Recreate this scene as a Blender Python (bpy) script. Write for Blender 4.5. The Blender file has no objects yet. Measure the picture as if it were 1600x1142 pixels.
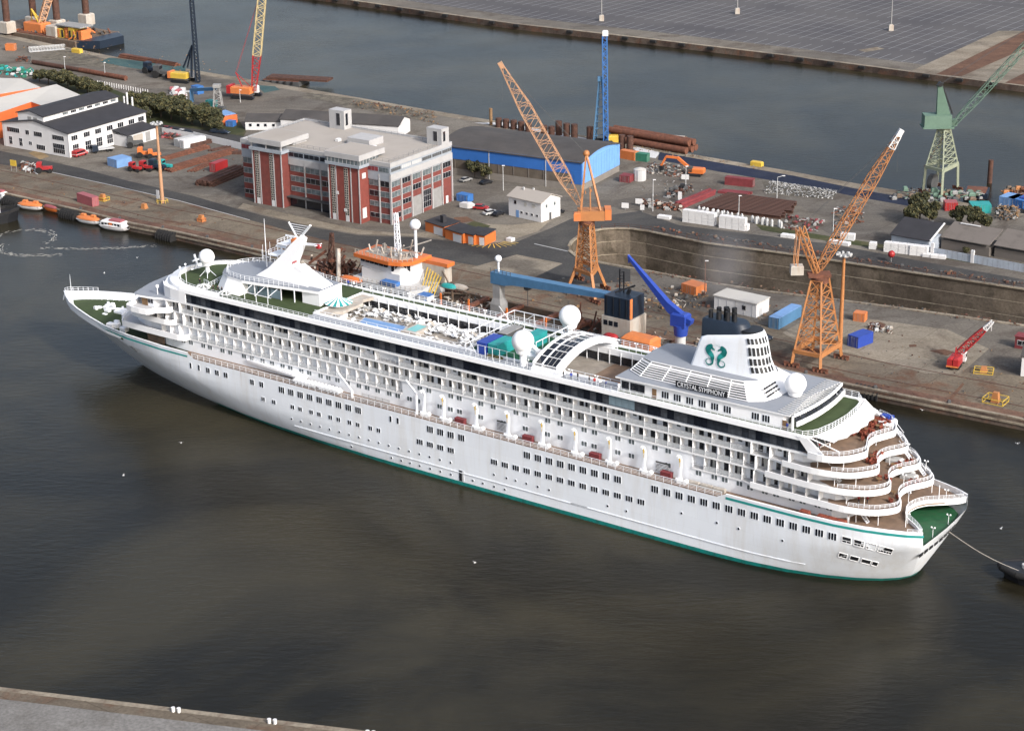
import bpy, bmesh, math, random
from math import sin, cos, pi, radians, sqrt, atan2, hypot
from mathutils import Vector, Matrix
from mathutils.geometry import tessellate_polygon
random.seed(7)
R = random.Random(11)
sc = bpy.context.scene
COL = sc.collection

# ---------------------------------------------------------------- camera, sky, sun, exposure
CAM_H = 169.456
cam_d = bpy.data.cameras.new('camera')
cam = bpy.data.objects.new('camera', cam_d); COL.objects.link(cam)
cam_d.sensor_fit = 'HORIZONTAL'; cam_d.sensor_width = 36.0
cam_d.lens = 36.0 * 3095.45 / 1600.0
cam_d.clip_start = 1.0; cam_d.clip_end = 6000.0
PITCH, ROLL = 0.358848, -0.013640
fwd = Vector((0, cos(PITCH), -sin(PITCH)))
r0 = Vector((1, 0, 0)); u0 = r0.cross(fwd)
rgt = cos(ROLL) * r0 + sin(ROLL) * u0
upv = rgt.cross(fwd)
M = Matrix((rgt, upv, -fwd)).transposed().to_4x4()
M.translation = Vector((0, 0, CAM_H))
cam.matrix_world = M
sc.camera = cam

world = bpy.data.worlds.new('World'); sc.world = world; world.use_nodes = True
wn = world.node_tree.nodes; wl = world.node_tree.links
bg = wn['Background']; sky = wn.new('ShaderNodeTexSky')
SUN_EL, SUN_AZ = radians(33), radians(141)      # azimuth clockwise from +Y
sky.sky_type = 'NISHITA'; sky.sun_disc = False
sky.sun_elevation = SUN_EL; sky.sun_rotation = SUN_AZ
sky.dust_density = 5.0; sky.air_density = 1.0; sky.ozone_density = 1.0
hs = wn.new('ShaderNodeHueSaturation'); hs.inputs['Saturation'].default_value = .78      # thin cloud greys the blue
wl.new(sky.outputs[0], hs.inputs['Color']); wl.new(hs.outputs[0], bg.inputs[0]); bg.inputs[1].default_value = 0.15
sun_d = bpy.data.lights.new('sun', 'SUN'); sun_d.energy = 2.2; sun_d.angle = radians(4); sun_d.color = (1, .98, .95)
sun = bpy.data.objects.new('sun', sun_d); COL.objects.link(sun)
sdir = Vector((sin(SUN_AZ) * cos(SUN_EL), cos(SUN_AZ) * cos(SUN_EL), sin(SUN_EL)))
sun.rotation_euler = sdir.to_track_quat('Z', 'Y').to_euler()
sc.view_settings.view_transform = 'Standard'; sc.view_settings.look = 'None'
sc.view_settings.exposure = 0.7; sc.view_settings.gamma = 1.0
sc.view_settings.use_curve_mapping = False
sc.cycles.max_bounces = 6; sc.cycles.diffuse_bounces = 3; sc.cycles.glossy_bounces = 3
sc.cycles.volume_bounces = 0; sc.cycles.volume_max_steps = 64

# ---------------------------------------------------------------- materials
def nodes(name):
    m = bpy.data.materials.new(name); m.use_nodes = True
    nt = m.node_tree; return m, nt, nt.nodes['Principled BSDF']
MATS = {}
def mat(name, col, rough=.6, metal=0.0, var=.15, scale=.5, dirt=None, dscale=.25, damt=.5, streak=0, bump=0, bscale=3, spec=.4, coord='Object'):
    if name in MATS: return MATS[name]
    m, nt, b = nodes(name); N = nt.nodes; L = nt.links
    tc = N.new('ShaderNodeTexCoord'); src = tc.outputs[coord]
    n = N.new('ShaderNodeTexNoise'); n.inputs['Scale'].default_value = scale; n.inputs['Detail'].default_value = 6; n.inputs['Roughness'].default_value = .65
    L.new(src, n.inputs['Vector'])
    r = N.new('ShaderNodeValToRGB'); r.color_ramp.elements[0].position = .3; r.color_ramp.elements[1].position = .72
    r.color_ramp.elements[0].color = tuple(c * (1 - var) for c in col) + (1,)
    r.color_ramp.elements[1].color = tuple(min(.95, c * (1 + var)) for c in col) + (1,)
    L.new(n.outputs[0], r.inputs[0]); out = r.outputs[0]
    if dirt:
        mp = N.new('ShaderNodeMapping'); mp.inputs['Scale'].default_value = (1, 1, .12 if streak else 1); L.new(src, mp.inputs[0])
        d = N.new('ShaderNodeTexNoise'); d.inputs['Scale'].default_value = dscale; d.inputs['Detail'].default_value = 8; d.inputs['Roughness'].default_value = .7
        L.new(mp.outputs[0], d.inputs['Vector'])
        dr = N.new('ShaderNodeValToRGB'); dr.color_ramp.elements[0].position = .46; dr.color_ramp.elements[1].position = .68
        dr.color_ramp.elements[1].color = (damt, damt, damt, 1); L.new(d.outputs[0], dr.inputs[0])
        mx = N.new('ShaderNodeMix'); mx.data_type = 'RGBA'
        L.new(dr.outputs[0], mx.inputs[0]); L.new(out, mx.inputs[6]); mx.inputs[7].default_value = tuple(dirt) + (1,); out = mx.outputs[2]
    L.new(out, b.inputs['Base Color'])
    b.inputs['Roughness'].default_value = rough; b.inputs['Metallic'].default_value = metal
    b.inputs['Specular IOR Level'].default_value = spec
    if bump:
        bn = N.new('ShaderNodeTexNoise'); bn.inputs['Scale'].default_value = bscale; bn.inputs['Detail'].default_value = 5; L.new(src, bn.inputs['Vector'])
        bp = N.new('ShaderNodeBump'); bp.inputs['Strength'].default_value = bump; bp.inputs['Distance'].default_value = .1; L.new(bn.outputs[0], bp.inputs['Height']); L.new(bp.outputs[0], b.inputs['Normal'])
    MATS[name] = m; return m
W_ = (.75, .78, .83)
mat('white', W_, .45, var=.03, scale=.3, dirt=(.62, .62, .60), dscale=.5, damt=.35, streak=1)
mat('hullwhite', (.74, .78, .835), .32, var=.025, scale=.08, dirt=(.55, .52, .47), dscale=.35, damt=.35, streak=1)
def glassmat():
    m, nt, b = nodes('balcony_glass'); b.inputs['Base Color'].default_value = (.66,.69,.72,1); b.inputs['Roughness'].default_value = .12; b.inputs['Alpha'].default_value = .5; MATS['balconyglass'] = m
glassmat()
def plating(name):      # welded plate seams, faint hollows and a few rust runs on the hull
    m = MATS[name]; nt = m.node_tree; N = nt.nodes; L = nt.links; b = N['Principled BSDF']; src = b.inputs['Base Color'].links[0].from_socket
    tc = N.new('ShaderNodeTexCoord'); sx = N.new('ShaderNodeSeparateXYZ'); cb = N.new('ShaderNodeCombineXYZ'); L.new(tc.outputs['Object'], sx.inputs[0]); L.new(sx.outputs[0], cb.inputs[0]); L.new(sx.outputs[2], cb.inputs[1])
    br = N.new('ShaderNodeTexBrick'); br.inputs['Scale'].default_value = 1; br.inputs['Brick Width'].default_value = 8.2; br.inputs['Row Height'].default_value = 2.35; br.inputs['Mortar Size'].default_value = .05; br.inputs['Mortar Smooth'].default_value = .6
    br.inputs['Color1'].default_value = (1,1,1,1); br.inputs['Color2'].default_value = (.965,.965,.97,1); br.inputs['Mortar'].default_value = (.93,.93,.935,1); L.new(cb.outputs[0], br.inputs['Vector'])
    mx = N.new('ShaderNodeMix'); mx.data_type = 'RGBA'; mx.blend_type = 'MULTIPLY'; mx.inputs[0].default_value = 1; L.new(src, mx.inputs[6]); L.new(br.outputs[0], mx.inputs[7])
    mp = N.new('ShaderNodeMapping'); mp.inputs['Scale'].default_value = (1.4,.02,.09); L.new(tc.outputs['Object'], mp.inputs[0]); n = N.new('ShaderNodeTexNoise'); n.inputs['Scale'].default_value = 1.0; n.inputs['Detail'].default_value = 5; L.new(mp.outputs[0], n.inputs['Vector'])
    r = N.new('ShaderNodeValToRGB'); r.color_ramp.elements[0].position = .69; r.color_ramp.elements[1].position = .8; r.color_ramp.elements[1].color = (.35,.35,.35,1); L.new(n.outputs[0], r.inputs[0])
    m2 = N.new('ShaderNodeMix'); m2.data_type = 'RGBA'; L.new(r.outputs[0], m2.inputs[0]); L.new(mx.outputs[2], m2.inputs[6]); m2.inputs[7].default_value = (.34,.24,.16,1); L.new(m2.outputs[2], b.inputs['Base Color'])
    bn = N.new('ShaderNodeTexNoise'); bn.inputs['Scale'].default_value = .35; bn.inputs['Detail'].default_value = 2; L.new(tc.outputs['Object'], bn.inputs['Vector']); bp = N.new('ShaderNodeBump'); bp.inputs['Strength'].default_value = .25; bp.inputs['Distance'].default_value = .12; L.new(bn.outputs[0], bp.inputs['Height']); L.new(bp.outputs[0], b.inputs['Normal'])
plating('hullwhite')
mat('purewhite', (.80, .81, .83), .4, var=.02)
mat('teal', (.02, .26, .25), .35, var=.08, scale=.3)
mat('boot', (.01, .21, .19), .4, var=.2, scale=.4, dirt=(.03, .07, .06), damt=.7, dscale=1)
mat('glassdark', (.012, .014, .02), .06, var=.5, scale=.25, spec=.6)
mat('glasspane', (.02, .024, .032), .05, var=.6, scale=.6, spec=.6)
mat('glasspane2', (.045,.05,.06), .08, var=.5, scale=.8)
mat('glasspane3', (.008,.01,.016), .05, var=.3, scale=.6)
mat('glassblue', (.16, .22, .26), .08, var=.2, scale=.6)
mat('glassgrey', (.10, .12, .13), .1, var=.5, scale=.5)
mat('cream', (.42, .34, .18), .6, var=.12)
mat('curtain', (.42, .41, .38), .7, var=.3, scale=1.5)
mat('turf', (.035, .055, .018), .9, var=.2, scale=.5, bump=.2)
mat('greendeck', (.012, .075, .03), .6, var=.25, scale=.4, dirt=(.05, .08, .05), dscale=.6)
mat('teak', (.20, .135, .095), .8, var=.2, scale=.7, dirt=(.1, .08, .07), dscale=.5)
mat('balconydeck', (.42, .42, .43), .7, var=.1)
mat('greydeck', (.22, .24, .275), .7, var=.08, scale=.3, dirt=(.18, .19, .21), dscale=.3)
mat('reddeck', (.30, .12, .10), .7, var=.2)
mat('rust', (.13, .05, .03), .85, var=.45, scale=.8, dirt=(.05, .03, .025), dscale=1.2)
mat('darkrust', (.075, .035, .025), .85, var=.5, scale=.9, dirt=(.02, .016, .014), dscale=1.3)
mat('brownsteel', (.11, .085, .065), .8, var=.3, scale=.5, dirt=(.2, .1, .05), dscale=.8)
mat('pale', (.38, .355, .32), .7, var=.15, scale=.4, dirt=(.25, .16, .1), dscale=.6, streak=1)
mat('orange', (.50, .16, .05), .5, var=.12, scale=.5, dirt=(.35, .13, .06), dscale=.6)
mat('craneorange', (.35, .15, .055), .55, var=.15, scale=.4, dirt=(.28, .12, .05), dscale=.5)
mat('palecrane', (.38, .225, .135), .55, var=.15, scale=.4, dirt=(.45, .2, .1), dscale=.5)
mat('brightorange', (.52, .14, .035), .45, var=.06)
mat('yellow', (.5, .34, .05), .5, var=.15)
mat('red', (.29, .02, .022), .45, var=.15, scale=.6)
mat('darkred', (.16, .03, .035), .7, var=.25, scale=.6)
mat('pinkred', (.27, .08, .09), .6, var=.12, scale=.4)
mat('blue', (.02, .05, .28), .45, var=.12, scale=.5)
mat('midblue', (.035, .13, .36), .5, var=.15, scale=.5)
mat('paleblue', (.14, .26, .48), .5, var=.12, scale=.5)
mat('steelblue', (.06, .15, .27), .5, var=.15, scale=.5)
mat('cteal', (.02, .25, .25), .5, var=.15)
mat('green', (.03, .15, .10), .6, var=.2)
mat('craneg', (.105, .175, .135), .6, var=.15, scale=.4, dirt=(.08, .13, .1))
mat('cranegpale', (.24, .265, .195), .6, var=.15)
mat('black', (.012, .013, .016), .5, var=.3)
mat('navy', (.012, .02, .035), .4, var=.15, scale=.3)
mat('tyre', (.012, .012, .013), .9, var=.4, scale=2)
mat('grey', (.23, .23, .23), .7, var=.15)
mat('lightgrey', (.42, .43, .44), .65, var=.1, dirt=(.3, .29, .28))
mat('darkgrey', (.06, .062, .065), .7, var=.25)
mat('skin', (.42, .25, .17), .6, var=.05)
mat('wicker', (.20, .05, .03), .8, var=.5, scale=3)
mat('wood', (.2, .12, .06), .8, var=.3, scale=2)

# ---------------------------------------------------------------- mesh building
class MB:
    def __init__(s): s.v = []; s.f = []; s.m = []; s.sm = []
    def add(s, vs, fs, mi=0, smooth=False):
        o = len(s.v); s.v += [tuple(v) for v in vs]
        for f in fs: s.f.append(tuple(o + i for i in f)); s.m.append(mi); s.sm.append(smooth)
        return s
    def box(s, x0, y0, z0, x1, y1, z1, mi=0):
        if x0 > x1: x0, x1 = x1, x0
        if y0 > y1: y0, y1 = y1, y0
        if z0 > z1: z0, z1 = z1, z0
        s.add([(x0,y0,z0),(x1,y0,z0),(x1,y1,z0),(x0,y1,z0),(x0,y0,z1),(x1,y0,z1),(x1,y1,z1),(x0,y1,z1)],
              [(0,3,2,1),(4,5,6,7),(0,1,5,4),(1,2,6,5),(2,3,7,6),(3,0,4,7)], mi); return s
    def bev(s, x0, y0, z0, x1, y1, z1, b, mi=0):      # box with chamfered top edges
        s.add([(x0,y0,z0),(x1,y0,z0),(x1,y1,z0),(x0,y1,z0),(x0,y0,z1-b),(x1,y0,z1-b),(x1,y1,z1-b),(x0,y1,z1-b),(x0+b,y0+b,z1),(x1-b,y0+b,z1),(x1-b,y1-b,z1),(x0+b,y1-b,z1)],
              [(0,3,2,1),(0,1,5,4),(1,2,6,5),(2,3,7,6),(3,0,4,7),(4,5,9,8),(5,6,10,9),(6,7,11,10),(7,4,8,11),(8,9,10,11)], mi); return s
    def prism(s, poly, z0, z1, mi=0, mt=None, bottom=True):
        n = len(poly); mt = mi if mt is None else mt
        a = sum(poly[i][0]*poly[(i+1)%n][1]-poly[(i+1)%n][0]*poly[i][1] for i in range(n))
        if a < 0: poly = poly[::-1]
        vs = [(p[0],p[1],z0) for p in poly] + [(p[0],p[1],z1) for p in poly]
        s.add(vs, [(i,(i+1)%n,n+(i+1)%n,n+i) for i in range(n)], mi)
        tr = tessellate_polygon([[Vector((p[0],p[1],0)) for p in poly]])
        top = []; bot = []
        for t in tr:
            p, q, r_ = [poly[i] for i in t]
            if (q[0]-p[0])*(r_[1]-p[1])-(q[1]-p[1])*(r_[0]-p[0]) < 0: t = (t[0],t[2],t[1])
            top.append(tuple(n+i for i in t)); bot.append((t[0],t[2],t[1]))
        s.add(vs, top, mt)
        if bottom: s.add(vs, bot, mi)
        return s
    def bar(s, a, b, w, h=None, mi=0):
        a = Vector(a); b = Vector(b); d = b - a
        if d.length < 1e-6: return s
        h = w if h is None else h
        d.normalize(); up = Vector((0,0,1)) if abs(d.z) < .95 else Vector((1,0,0))
        x = d.cross(up).normalized() * w/2; y = x.normalized().cross(d).normalized() * h/2
        s.add([a-x-y,a+x-y,a+x+y,a-x+y,b-x-y,b+x-y,b+x+y,b-x+y],
              [(0,1,2,3),(7,6,5,4),(0,4,5,1),(1,5,6,2),(2,6,7,3),(3,7,4,0)], mi); return s
    def tube(s, a, b, ra, rb=None, n=8, mi=0, smooth=True, caps=True):
        a = Vector(a); b = Vector(b); d = (b-a).normalized(); rb = ra if rb is None else rb
        up = Vector((0,0,1)) if abs(d.z) < .95 else Vector((1,0,0))
        x = d.cross(up).normalized(); y = x.cross(d).normalized()
        ring = [x*cos(2*pi*i/n)+y*sin(2*pi*i/n) for i in range(n)]
        s.add([a+q*ra for q in ring]+[b+q*rb for q in ring], [(i,(i+1)%n,n+(i+1)%n,n+i)[::-1] for i in range(n)], mi, smooth)
        if caps:
            s.add([a+q*ra for q in ring], [tuple(range(n))], mi); s.add([b+q*rb for q in ring], [tuple(range(n))[::-1]], mi)
        return s
    def sphere(s, c, r, nu=12, nv=8, mi=0, sz=1.0, smooth=True):
        vs = []; fs = []
        for j in range(nv+1):
            t = pi*j/nv
            for i in range(nu): vs.append((c[0]+r*sin(t)*cos(2*pi*i/nu), c[1]+r*sin(t)*sin(2*pi*i/nu), c[2]+r*sz*cos(t)))
        for j in range(nv):
            for i in range(nu): fs.append((j*nu+i,(j+1)*nu+i,(j+1)*nu+(i+1)%nu,j*nu+(i+1)%nu))
        s.add(vs, fs, mi, smooth); return s
    def loft(s, rings, mi=0, smooth=False, closed=True, caps=True):
        n = len(rings[0]); vs = [p for r_ in rings for p in r_]; fs = []
        for k in range(len(rings)-1):
            for i in range(n if closed else n-1):
                j = (i+1)%n; fs.append((k*n+i,k*n+j,(k+1)*n+j,(k+1)*n+i))
        s.add(vs, fs, mi, smooth)
        if caps: s.add(rings[0], [tuple(range(n))[::-1]], mi); s.add(rings[-1], [tuple(range(n))], mi)
        return s
    def quad(s, a, b, c, d, mi=0): return s.add([a,b,c,d], [(0,1,2,3)], mi)
    def mesh(s, name, mats):
        me = bpy.data.meshes.new(name); me.from_pydata(s.v, [], s.f)
        for m in mats: me.materials.append(MATS[m] if isinstance(m, str) else m)
        me.polygons.foreach_set('material_index', s.m); me.polygons.foreach_set('use_smooth', s.sm); me.update(); return me
    def build(s, name, mats, parent=None, loc=None, rz=0, kind=None):
        if isinstance(mats, str) or not isinstance(mats, (list, tuple)): mats = [mats]
        o = bpy.data.objects.new(name, s.mesh(name, mats)); COL.objects.link(o)
        if parent is not None: o.parent = parent
        if loc is not None: o.location = loc
        if rz: o.rotation_euler = (0,0,rz)
        if kind: o['kind'] = kind
        return o
def put(name, me, parent=None, loc=(0,0,0), rot=None, scale=None):
    o = bpy.data.objects.new(name, me); COL.objects.link(o)
    if parent is not None: o.parent = parent
    o.location = loc
    if rot is not None: o.rotation_euler = rot if isinstance(rot, tuple) else (0,0,rot)
    if scale: o.scale = scale
    return o
def tag(o, label, cat, group=None):
    o['label'] = label; o['category'] = cat
    if group: o['group'] = group
    return o
def thing(name, label, cat, loc=(0,0,0), rz=0, group=None):
    o = bpy.data.objects.new(name, None); COL.objects.link(o); o.location = loc; o.rotation_euler = (0,0,rz)
    o.empty_display_size = .5
    return tag(o, label, cat, group)
ORD = 'first second third fourth fifth sixth seventh eighth ninth tenth eleventh twelfth thirteenth fourteenth fifteenth sixteenth seventeenth eighteenth nineteenth twentieth twenty-first twenty-second twenty-third twenty-fourth twenty-fifth twenty-sixth'.split()
def sym(half):      # half outline with y>=0, mirrored
    return list(half) + [(x,-y) for x,y in reversed(half) if abs(y) > 1e-6]
def smoothpts(pts, n=3):
    out = []
    for i in range(len(pts)-1):
        p0 = pts[max(0,i-1)]; p1 = pts[i]; p2 = pts[i+1]; p3 = pts[min(len(pts)-1,i+2)]
        for k in range(n):
            t = k/n; out.append(tuple(.5*((2*p1[j])+(-p0[j]+p2[j])*t+(2*p0[j]-5*p1[j]+4*p2[j]-p3[j])*t*t+(-p0[j]+3*p1[j]-3*p2[j]+p3[j])*t**3) for j in range(len(p1))))
    out.append(tuple(pts[-1])); return out
def resample(pts, step):
    out = [Vector(pts[0])]; acc = 0; seg = []
    tot = sum((Vector(pts[i+1])-Vector(pts[i])).length for i in range(len(pts)-1)); n = max(1, round(tot/step)); st = tot/n; want = st
    for i in range(len(pts)-1):
        a = Vector(pts[i]); b = Vector(pts[i+1]); l = (b-a).length
        while acc + l >= want - 1e-6 and len(out) < n+1:
            out.append(a + (b-a)*((want-acc)/max(l,1e-9))); want += st
        acc += l
    return out
def rail(mb, pts, h=1.1, step=1.4, r=.045, nr=3, mi=0, top=.06):
    ps = resample(pts, step)
    for p in ps: mb.bar(p, p+Vector((0,0,h)), r*1.5, mi=mi)
    for i in range(len(ps)-1):
        for k in range(1, nr+1):
            z = Vector((0,0,h*k/nr)); mb.bar(ps[i]+z, ps[i+1]+z, top if k == nr else r, mi=mi)
def wall_strip(mb, pts, z0, z1, t=.15, mi=0):      # thin vertical wall along a polyline
    for a, b in zip(pts, pts[1:]):
        a2 = Vector((a[0],a[1],0)); b2 = Vector((b[0],b[1],0)); d = (b2-a2)
        if d.length < 1e-4: continue
        n = Vector((-d.y,d.x,0)).normalized()*t
        p = [a2,b2,b2+n,a2+n]
        mb.prism([(q.x,q.y) for q in p], z0, z1, mi)
def lattice(mb, a, b, w0, w1, n, r, mi=0, h0=None, h1=None, up=None, mid=None, rb=None):
    a = Vector(a); b = Vector(b); d = (b-a).normalized(); rb = rb or r*.6
    u_ = Vector(up) if up else (Vector((0,0,1)) if abs(d.z) < .97 else Vector((0,1,0)))
    x = d.cross(u_).normalized(); y = x.cross(d).normalized()
    h0 = w0 if h0 is None else h0; h1 = w1 if h1 is None else h1
    st = []
    for i in range(n+1):
        t = i/n
        if mid: w = w0+(mid-w0)*min(1,t/.2) if t < .5 else mid+(w1-mid)*max(0,(t-.7)/.3); hh = w*(h0/max(w0,.01)) if t < .5 else w
        else: w = w0+(w1-w0)*t; hh = h0+(h1-h0)*t
        c = a+(b-a)*t; st.append([c+x*w/2+y*hh/2, c-x*w/2+y*hh/2, c-x*w/2-y*hh/2, c+x*w/2-y*hh/2])
    for i in range(n):
        for k in range(4):
            mb.bar(st[i][k], st[i+1][k], r, mi=mi)
            j = (k+1)%4
            p, q = (k,j) if (i+k)%2 else (j,k)
            mb.bar(st[i][p], st[i+1][q], rb, mi=mi)
            if i%2 == 0: mb.bar(st[i][k], st[i][j], rb, mi=mi)
    return st

def spawn(kit, name, label, cat, loc, rz=0, group=None, scale=None):   # a thing with its parts (and theirs), meshes shared between copies
    t = thing(name, label, cat, loc, rz, group)
    if scale: t.scale = scale
    for pn, me, pl, subs in kit:
        p = put(pn, me, t, pl)
        for sn, sm, sl in subs: put(sn, sm, p, sl)
    return t

# ---------------------------------------------------------------- water
def water_mat():
    m, nt, b = nodes('harbour_water'); N = nt.nodes; L = nt.links
    g = N.new('ShaderNodeNewGeometry')
    n = N.new('ShaderNodeTexNoise'); n.inputs['Scale'].default_value = .012; n.inputs['Detail'].default_value = 7; n.inputs['Roughness'].default_value = .6; n.inputs['Distortion'].default_value = .6
    L.new(g.outputs['Position'], n.inputs['Vector'])
    r = N.new('ShaderNodeValToRGB'); e = r.color_ramp.elements
    e[0].position = .42; e[0].color = (.0105, .0095, .0063, 1); e[1].position = .6; e[1].color = (.031, .027, .0165, 1)
    L.new(n.outputs[0], r.inputs[0]); L.new(r.outputs[0], b.inputs['Base Color'])
    b.inputs['Roughness'].default_value = .2; b.inputs['IOR'].default_value = 1.33; b.inputs['Specular IOR Level'].default_value = .22
    mp = N.new('ShaderNodeMapping'); mp.inputs['Rotation'].default_value = (0,0,radians(25)); mp.inputs['Scale'].default_value = (.5, 1.4, 1)
    L.new(g.outputs['Position'], mp.inputs[0])
    n1 = N.new('ShaderNodeTexNoise'); n1.inputs['Scale'].default_value = .55; n1.inputs['Detail'].default_value = 6; n1.inputs['Roughness'].default_value = .62; L.new(mp.outputs[0], n1.inputs['Vector'])
    n2 = N.new('ShaderNodeTexNoise'); n2.inputs['Scale'].default_value = .05; n2.inputs['Detail'].default_value = 3; L.new(g.outputs['Position'], n2.inputs['Vector'])
    bp = N.new('ShaderNodeBump'); bp.inputs['Distance'].default_value = .5; bp.inputs['Strength'].default_value = .42
    mu = N.new('ShaderNodeMath'); mu.operation = 'MULTIPLY'; L.new(n1.outputs[0], mu.inputs[0]); L.new(n2.outputs[0], mu.inputs[1])
    L.new(mu.outputs[0], bp.inputs['Height']); L.new(bp.outputs[0], b.inputs['Normal'])
    return m
WATER = water_mat()
# ---------------------------------------------------------------- the cruise ship (local x forward, y to port, z above the water)
SH_LOC = (-2.538, 393.209, 0); SH_RZ = 2.520408
ship = thing('cruise_ship', 'long white cruise ship with teal stripe under way in the middle of the harbour', 'cruise ship', SH_LOC, SH_RZ)
def shipworld(x, y, z):
    c, s = cos(SH_RZ), sin(SH_RZ); return (SH_LOC[0]+x*c-y*s, SH_LOC[1]+x*s+y*c, z)

ST = [(107.9,0,134.2,0),(106.5,.8,131,2.7),(104,1.8,127.5,4.9),(100,3.1,122,7.4),(93,5.0,115,10.0),(84,7.3,107,12.5),(74,9.4,98,14.0),(62,11.5,86,15.0),(55,12.4,77.5,15.1),
      (53,12.6,75.5,15.1),(46,13.2,64,15.1),(36,14.1,50,15.1),(20,14.9,30,15.1),(5,15.1,8,15.1),(-20,15.1,-20,15.1),(-50,15.1,-50,15.1),(-60,14.95,-61.5,15.1),(-61.5,14.9,-63.5,15.1),
      (-68,14.5,-70,15.1),(-76,13.2,-79,15.05),(-83,11.2,-86,14.7),(-88.5,8.9,-91.5,13.9),(-92.5,6.5,-96,12.7),(-95,4.2,-99.2,11.6),(-96.2,2.2,-101.6,10.3),(-96.25,2.0,-101.75,9.9),(-96.6,.8,-102,4),(-96.7,0,-102.1,0)]
def zfull(x): return 13.8 if x > 96 else max(2.6, min(13.8, 3.0+(x-34)*.165)) if x > 0 else (2.0 if x > -55 else min(11, 2.0+(-55-x)*.22))
def hpt(k, z):
    a, b_, c, d = ST[k]; zf = zfull((a+c)/2)
    w_ = max(0.0, min(1.0, z/zf)); w_ = w_**.85
    if k == 0: w_ = max(0, z/13.9)**.9
    if z < 0: return (a + z*.5*(1 if k < 6 else (-1 if k > 20 else 0)), max(0, b_+z*.35))
    return (a+(c-a)*w_, b_+(d-b_)*w_)
def htop(k):
    c = ST[k][2]
    if c > 76.5: return 13.9 + max(0, (c-110)*.012)
    if k >= 25: return 10.9
    if c < -62.5: return 13.75
    return 12.75
ZL = [-1.6, -.6, 0, .85, 1.8, 3, 4.5, 6, 7.5, 9, 10.4, 11.6]
def hull_y(x, z):
    pts = [hpt(k, z) for k in range(len(ST))]
    for p, q in zip(pts, pts[1:]):
        if q[0] <= x <= p[0]:
            t = (p[0]-x)/max(1e-6, p[0]-q[0]); return p[1]+(q[1]-p[1])*t
    return 0
hb = MB()
for sgn in (1, -1):
    cols = []
    for k in range(len(ST)):
        zt = htop(k); zs = [z for z in ZL if z < zt-.5]+[zt]
        while len(zs) < len(ZL)+1: zs.append(zt)
        cols.append([(hpt(k, z)[0], hpt(k, z)[1]*sgn, z) for z in zs])
    nz = len(cols[0])
    vs = [p for c in cols for p in c]
    for k in range(len(cols)-1):
        for j in range(nz-1):
            f = (k*nz+j, (k+1)*nz+j, (k+1)*nz+j+1, k*nz+j+1)
            if sgn < 0: f = f[::-1]
            q = [vs[i] for i in f]
            if len(set(q)) < 3: continue
            xm = sum(p[0] for p in q)/4; zm = sum(p[2] for p in q)/4
            hb.add(q, [(0,1,2,3)], 1 if (zm < .6 and xm < 72) else 0, True)
hull_me = hb.mesh('hull', ['hullwhite', 'boot'])
bmx = bmesh.new(); bmx.from_mesh(hull_me); bmesh.ops.remove_doubles(bmx, verts=bmx.verts, dist=.004); bmx.to_mesh(hull_me); bmx.free()
put('hull', hull_me, ship)
# bulwark inner faces and caps, bow and stern
TOPP = [(hpt(k, htop(k))[0], hpt(k, htop(k))[1], htop(k)) for k in range(len(ST))]
for rng in (range(0, 9), range(17, 25)):
    idx = list(rng)
    for sgn in (1, -1):
        bw = MB()
        for a, b_ in zip(idx, idx[1:]):
            p, q = TOPP[a], TOPP[b_]
            def inn(p, d=.3): return (p[0] - (.5 if p[1] < .3 and p[0] > 0 else .12 if p[0] > 90 else 0), max(0, p[1]-d)*sgn, p[2])
            pi_, qi = inn(p), inn(q); po, qo = (p[0],p[1]*sgn,p[2]), (q[0],q[1]*sgn,q[2])
            bw.quad(po, qo, (qi[0],qi[1],qi[2]+.02), (pi_[0],pi_[1],pi_[2]+.02))
            zb = 12.0 if a < 9 else 12.2
            bw.quad(pi_, qi, (qi[0]-.0,qi[1],zb), (pi_[0],pi_[1],zb))
            if a < 9:        # stanchions behind the bulwark
                for t in (.0, .25, .5, .75):
                    m_ = [pi_[i]+(qi[i]-pi_[i])*t for i in range(3)]
                    bw.bar((m_[0]-.5,m_[1]-1.15*sgn,12.3),(m_[0],m_[1],13.6),.2,.3)
        bw.build('bulwark', 'purewhite', ship)
# decks inside the hull
def inset_outline(ks, z, d): return [(hpt(k, z)[0]-(d if k == 0 else 0), max(0, hpt(k, z)[1]-d)) for k in ks]
fd = [p for p in inset_outline(range(0, 10), 12.6, .2) if True]
MB().prism(sym(smoothpts(fd, 1)+[(80,14.8),(80,0)]), 11.9, 12.35).build('foredeck', 'turf', ship)
pr = [(80.5,14.9)]+[(x,14.95) for x in (60,30,0,-30,-60)]+[(-70,14.85),(-79,14.75),(-86,14.3),(-91.5,13.5),(-96,12.3),(-99.2,11.2),(-101.4,10.0),(-100.6,8.6),(-98.6,6.6),(-96.2,4.6),(-94.9,2.4),(-94.5,0)]
MB().prism(sym(pr), 12.35, 12.62).build('promenade_deck', 'teak', ship)
MB().prism(sym([(-84,14.6),(-91,13.3),(-95.7,11.9),(-99,10.2),(-100.6,8.6),(-101.2,4),(-101.3,0)]), 9.7, 10.05).build('mooring_deck', 'greendeck', ship)
lip = MB()          # white fascia of the fantail scallop
sc_l = [(x,y) for x,y in pr if x < -94.4 and y <= 10.05]; sc_l = smoothpts(sc_l, 3)
wall_strip(lip, sc_l, 12.1, 13.3, .25); wall_strip(lip, [(x,-y) for x,y in sc_l][::-1], 12.1, 13.3, .25)
lip.build('fantail_fascia', 'purewhite', ship)
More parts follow.
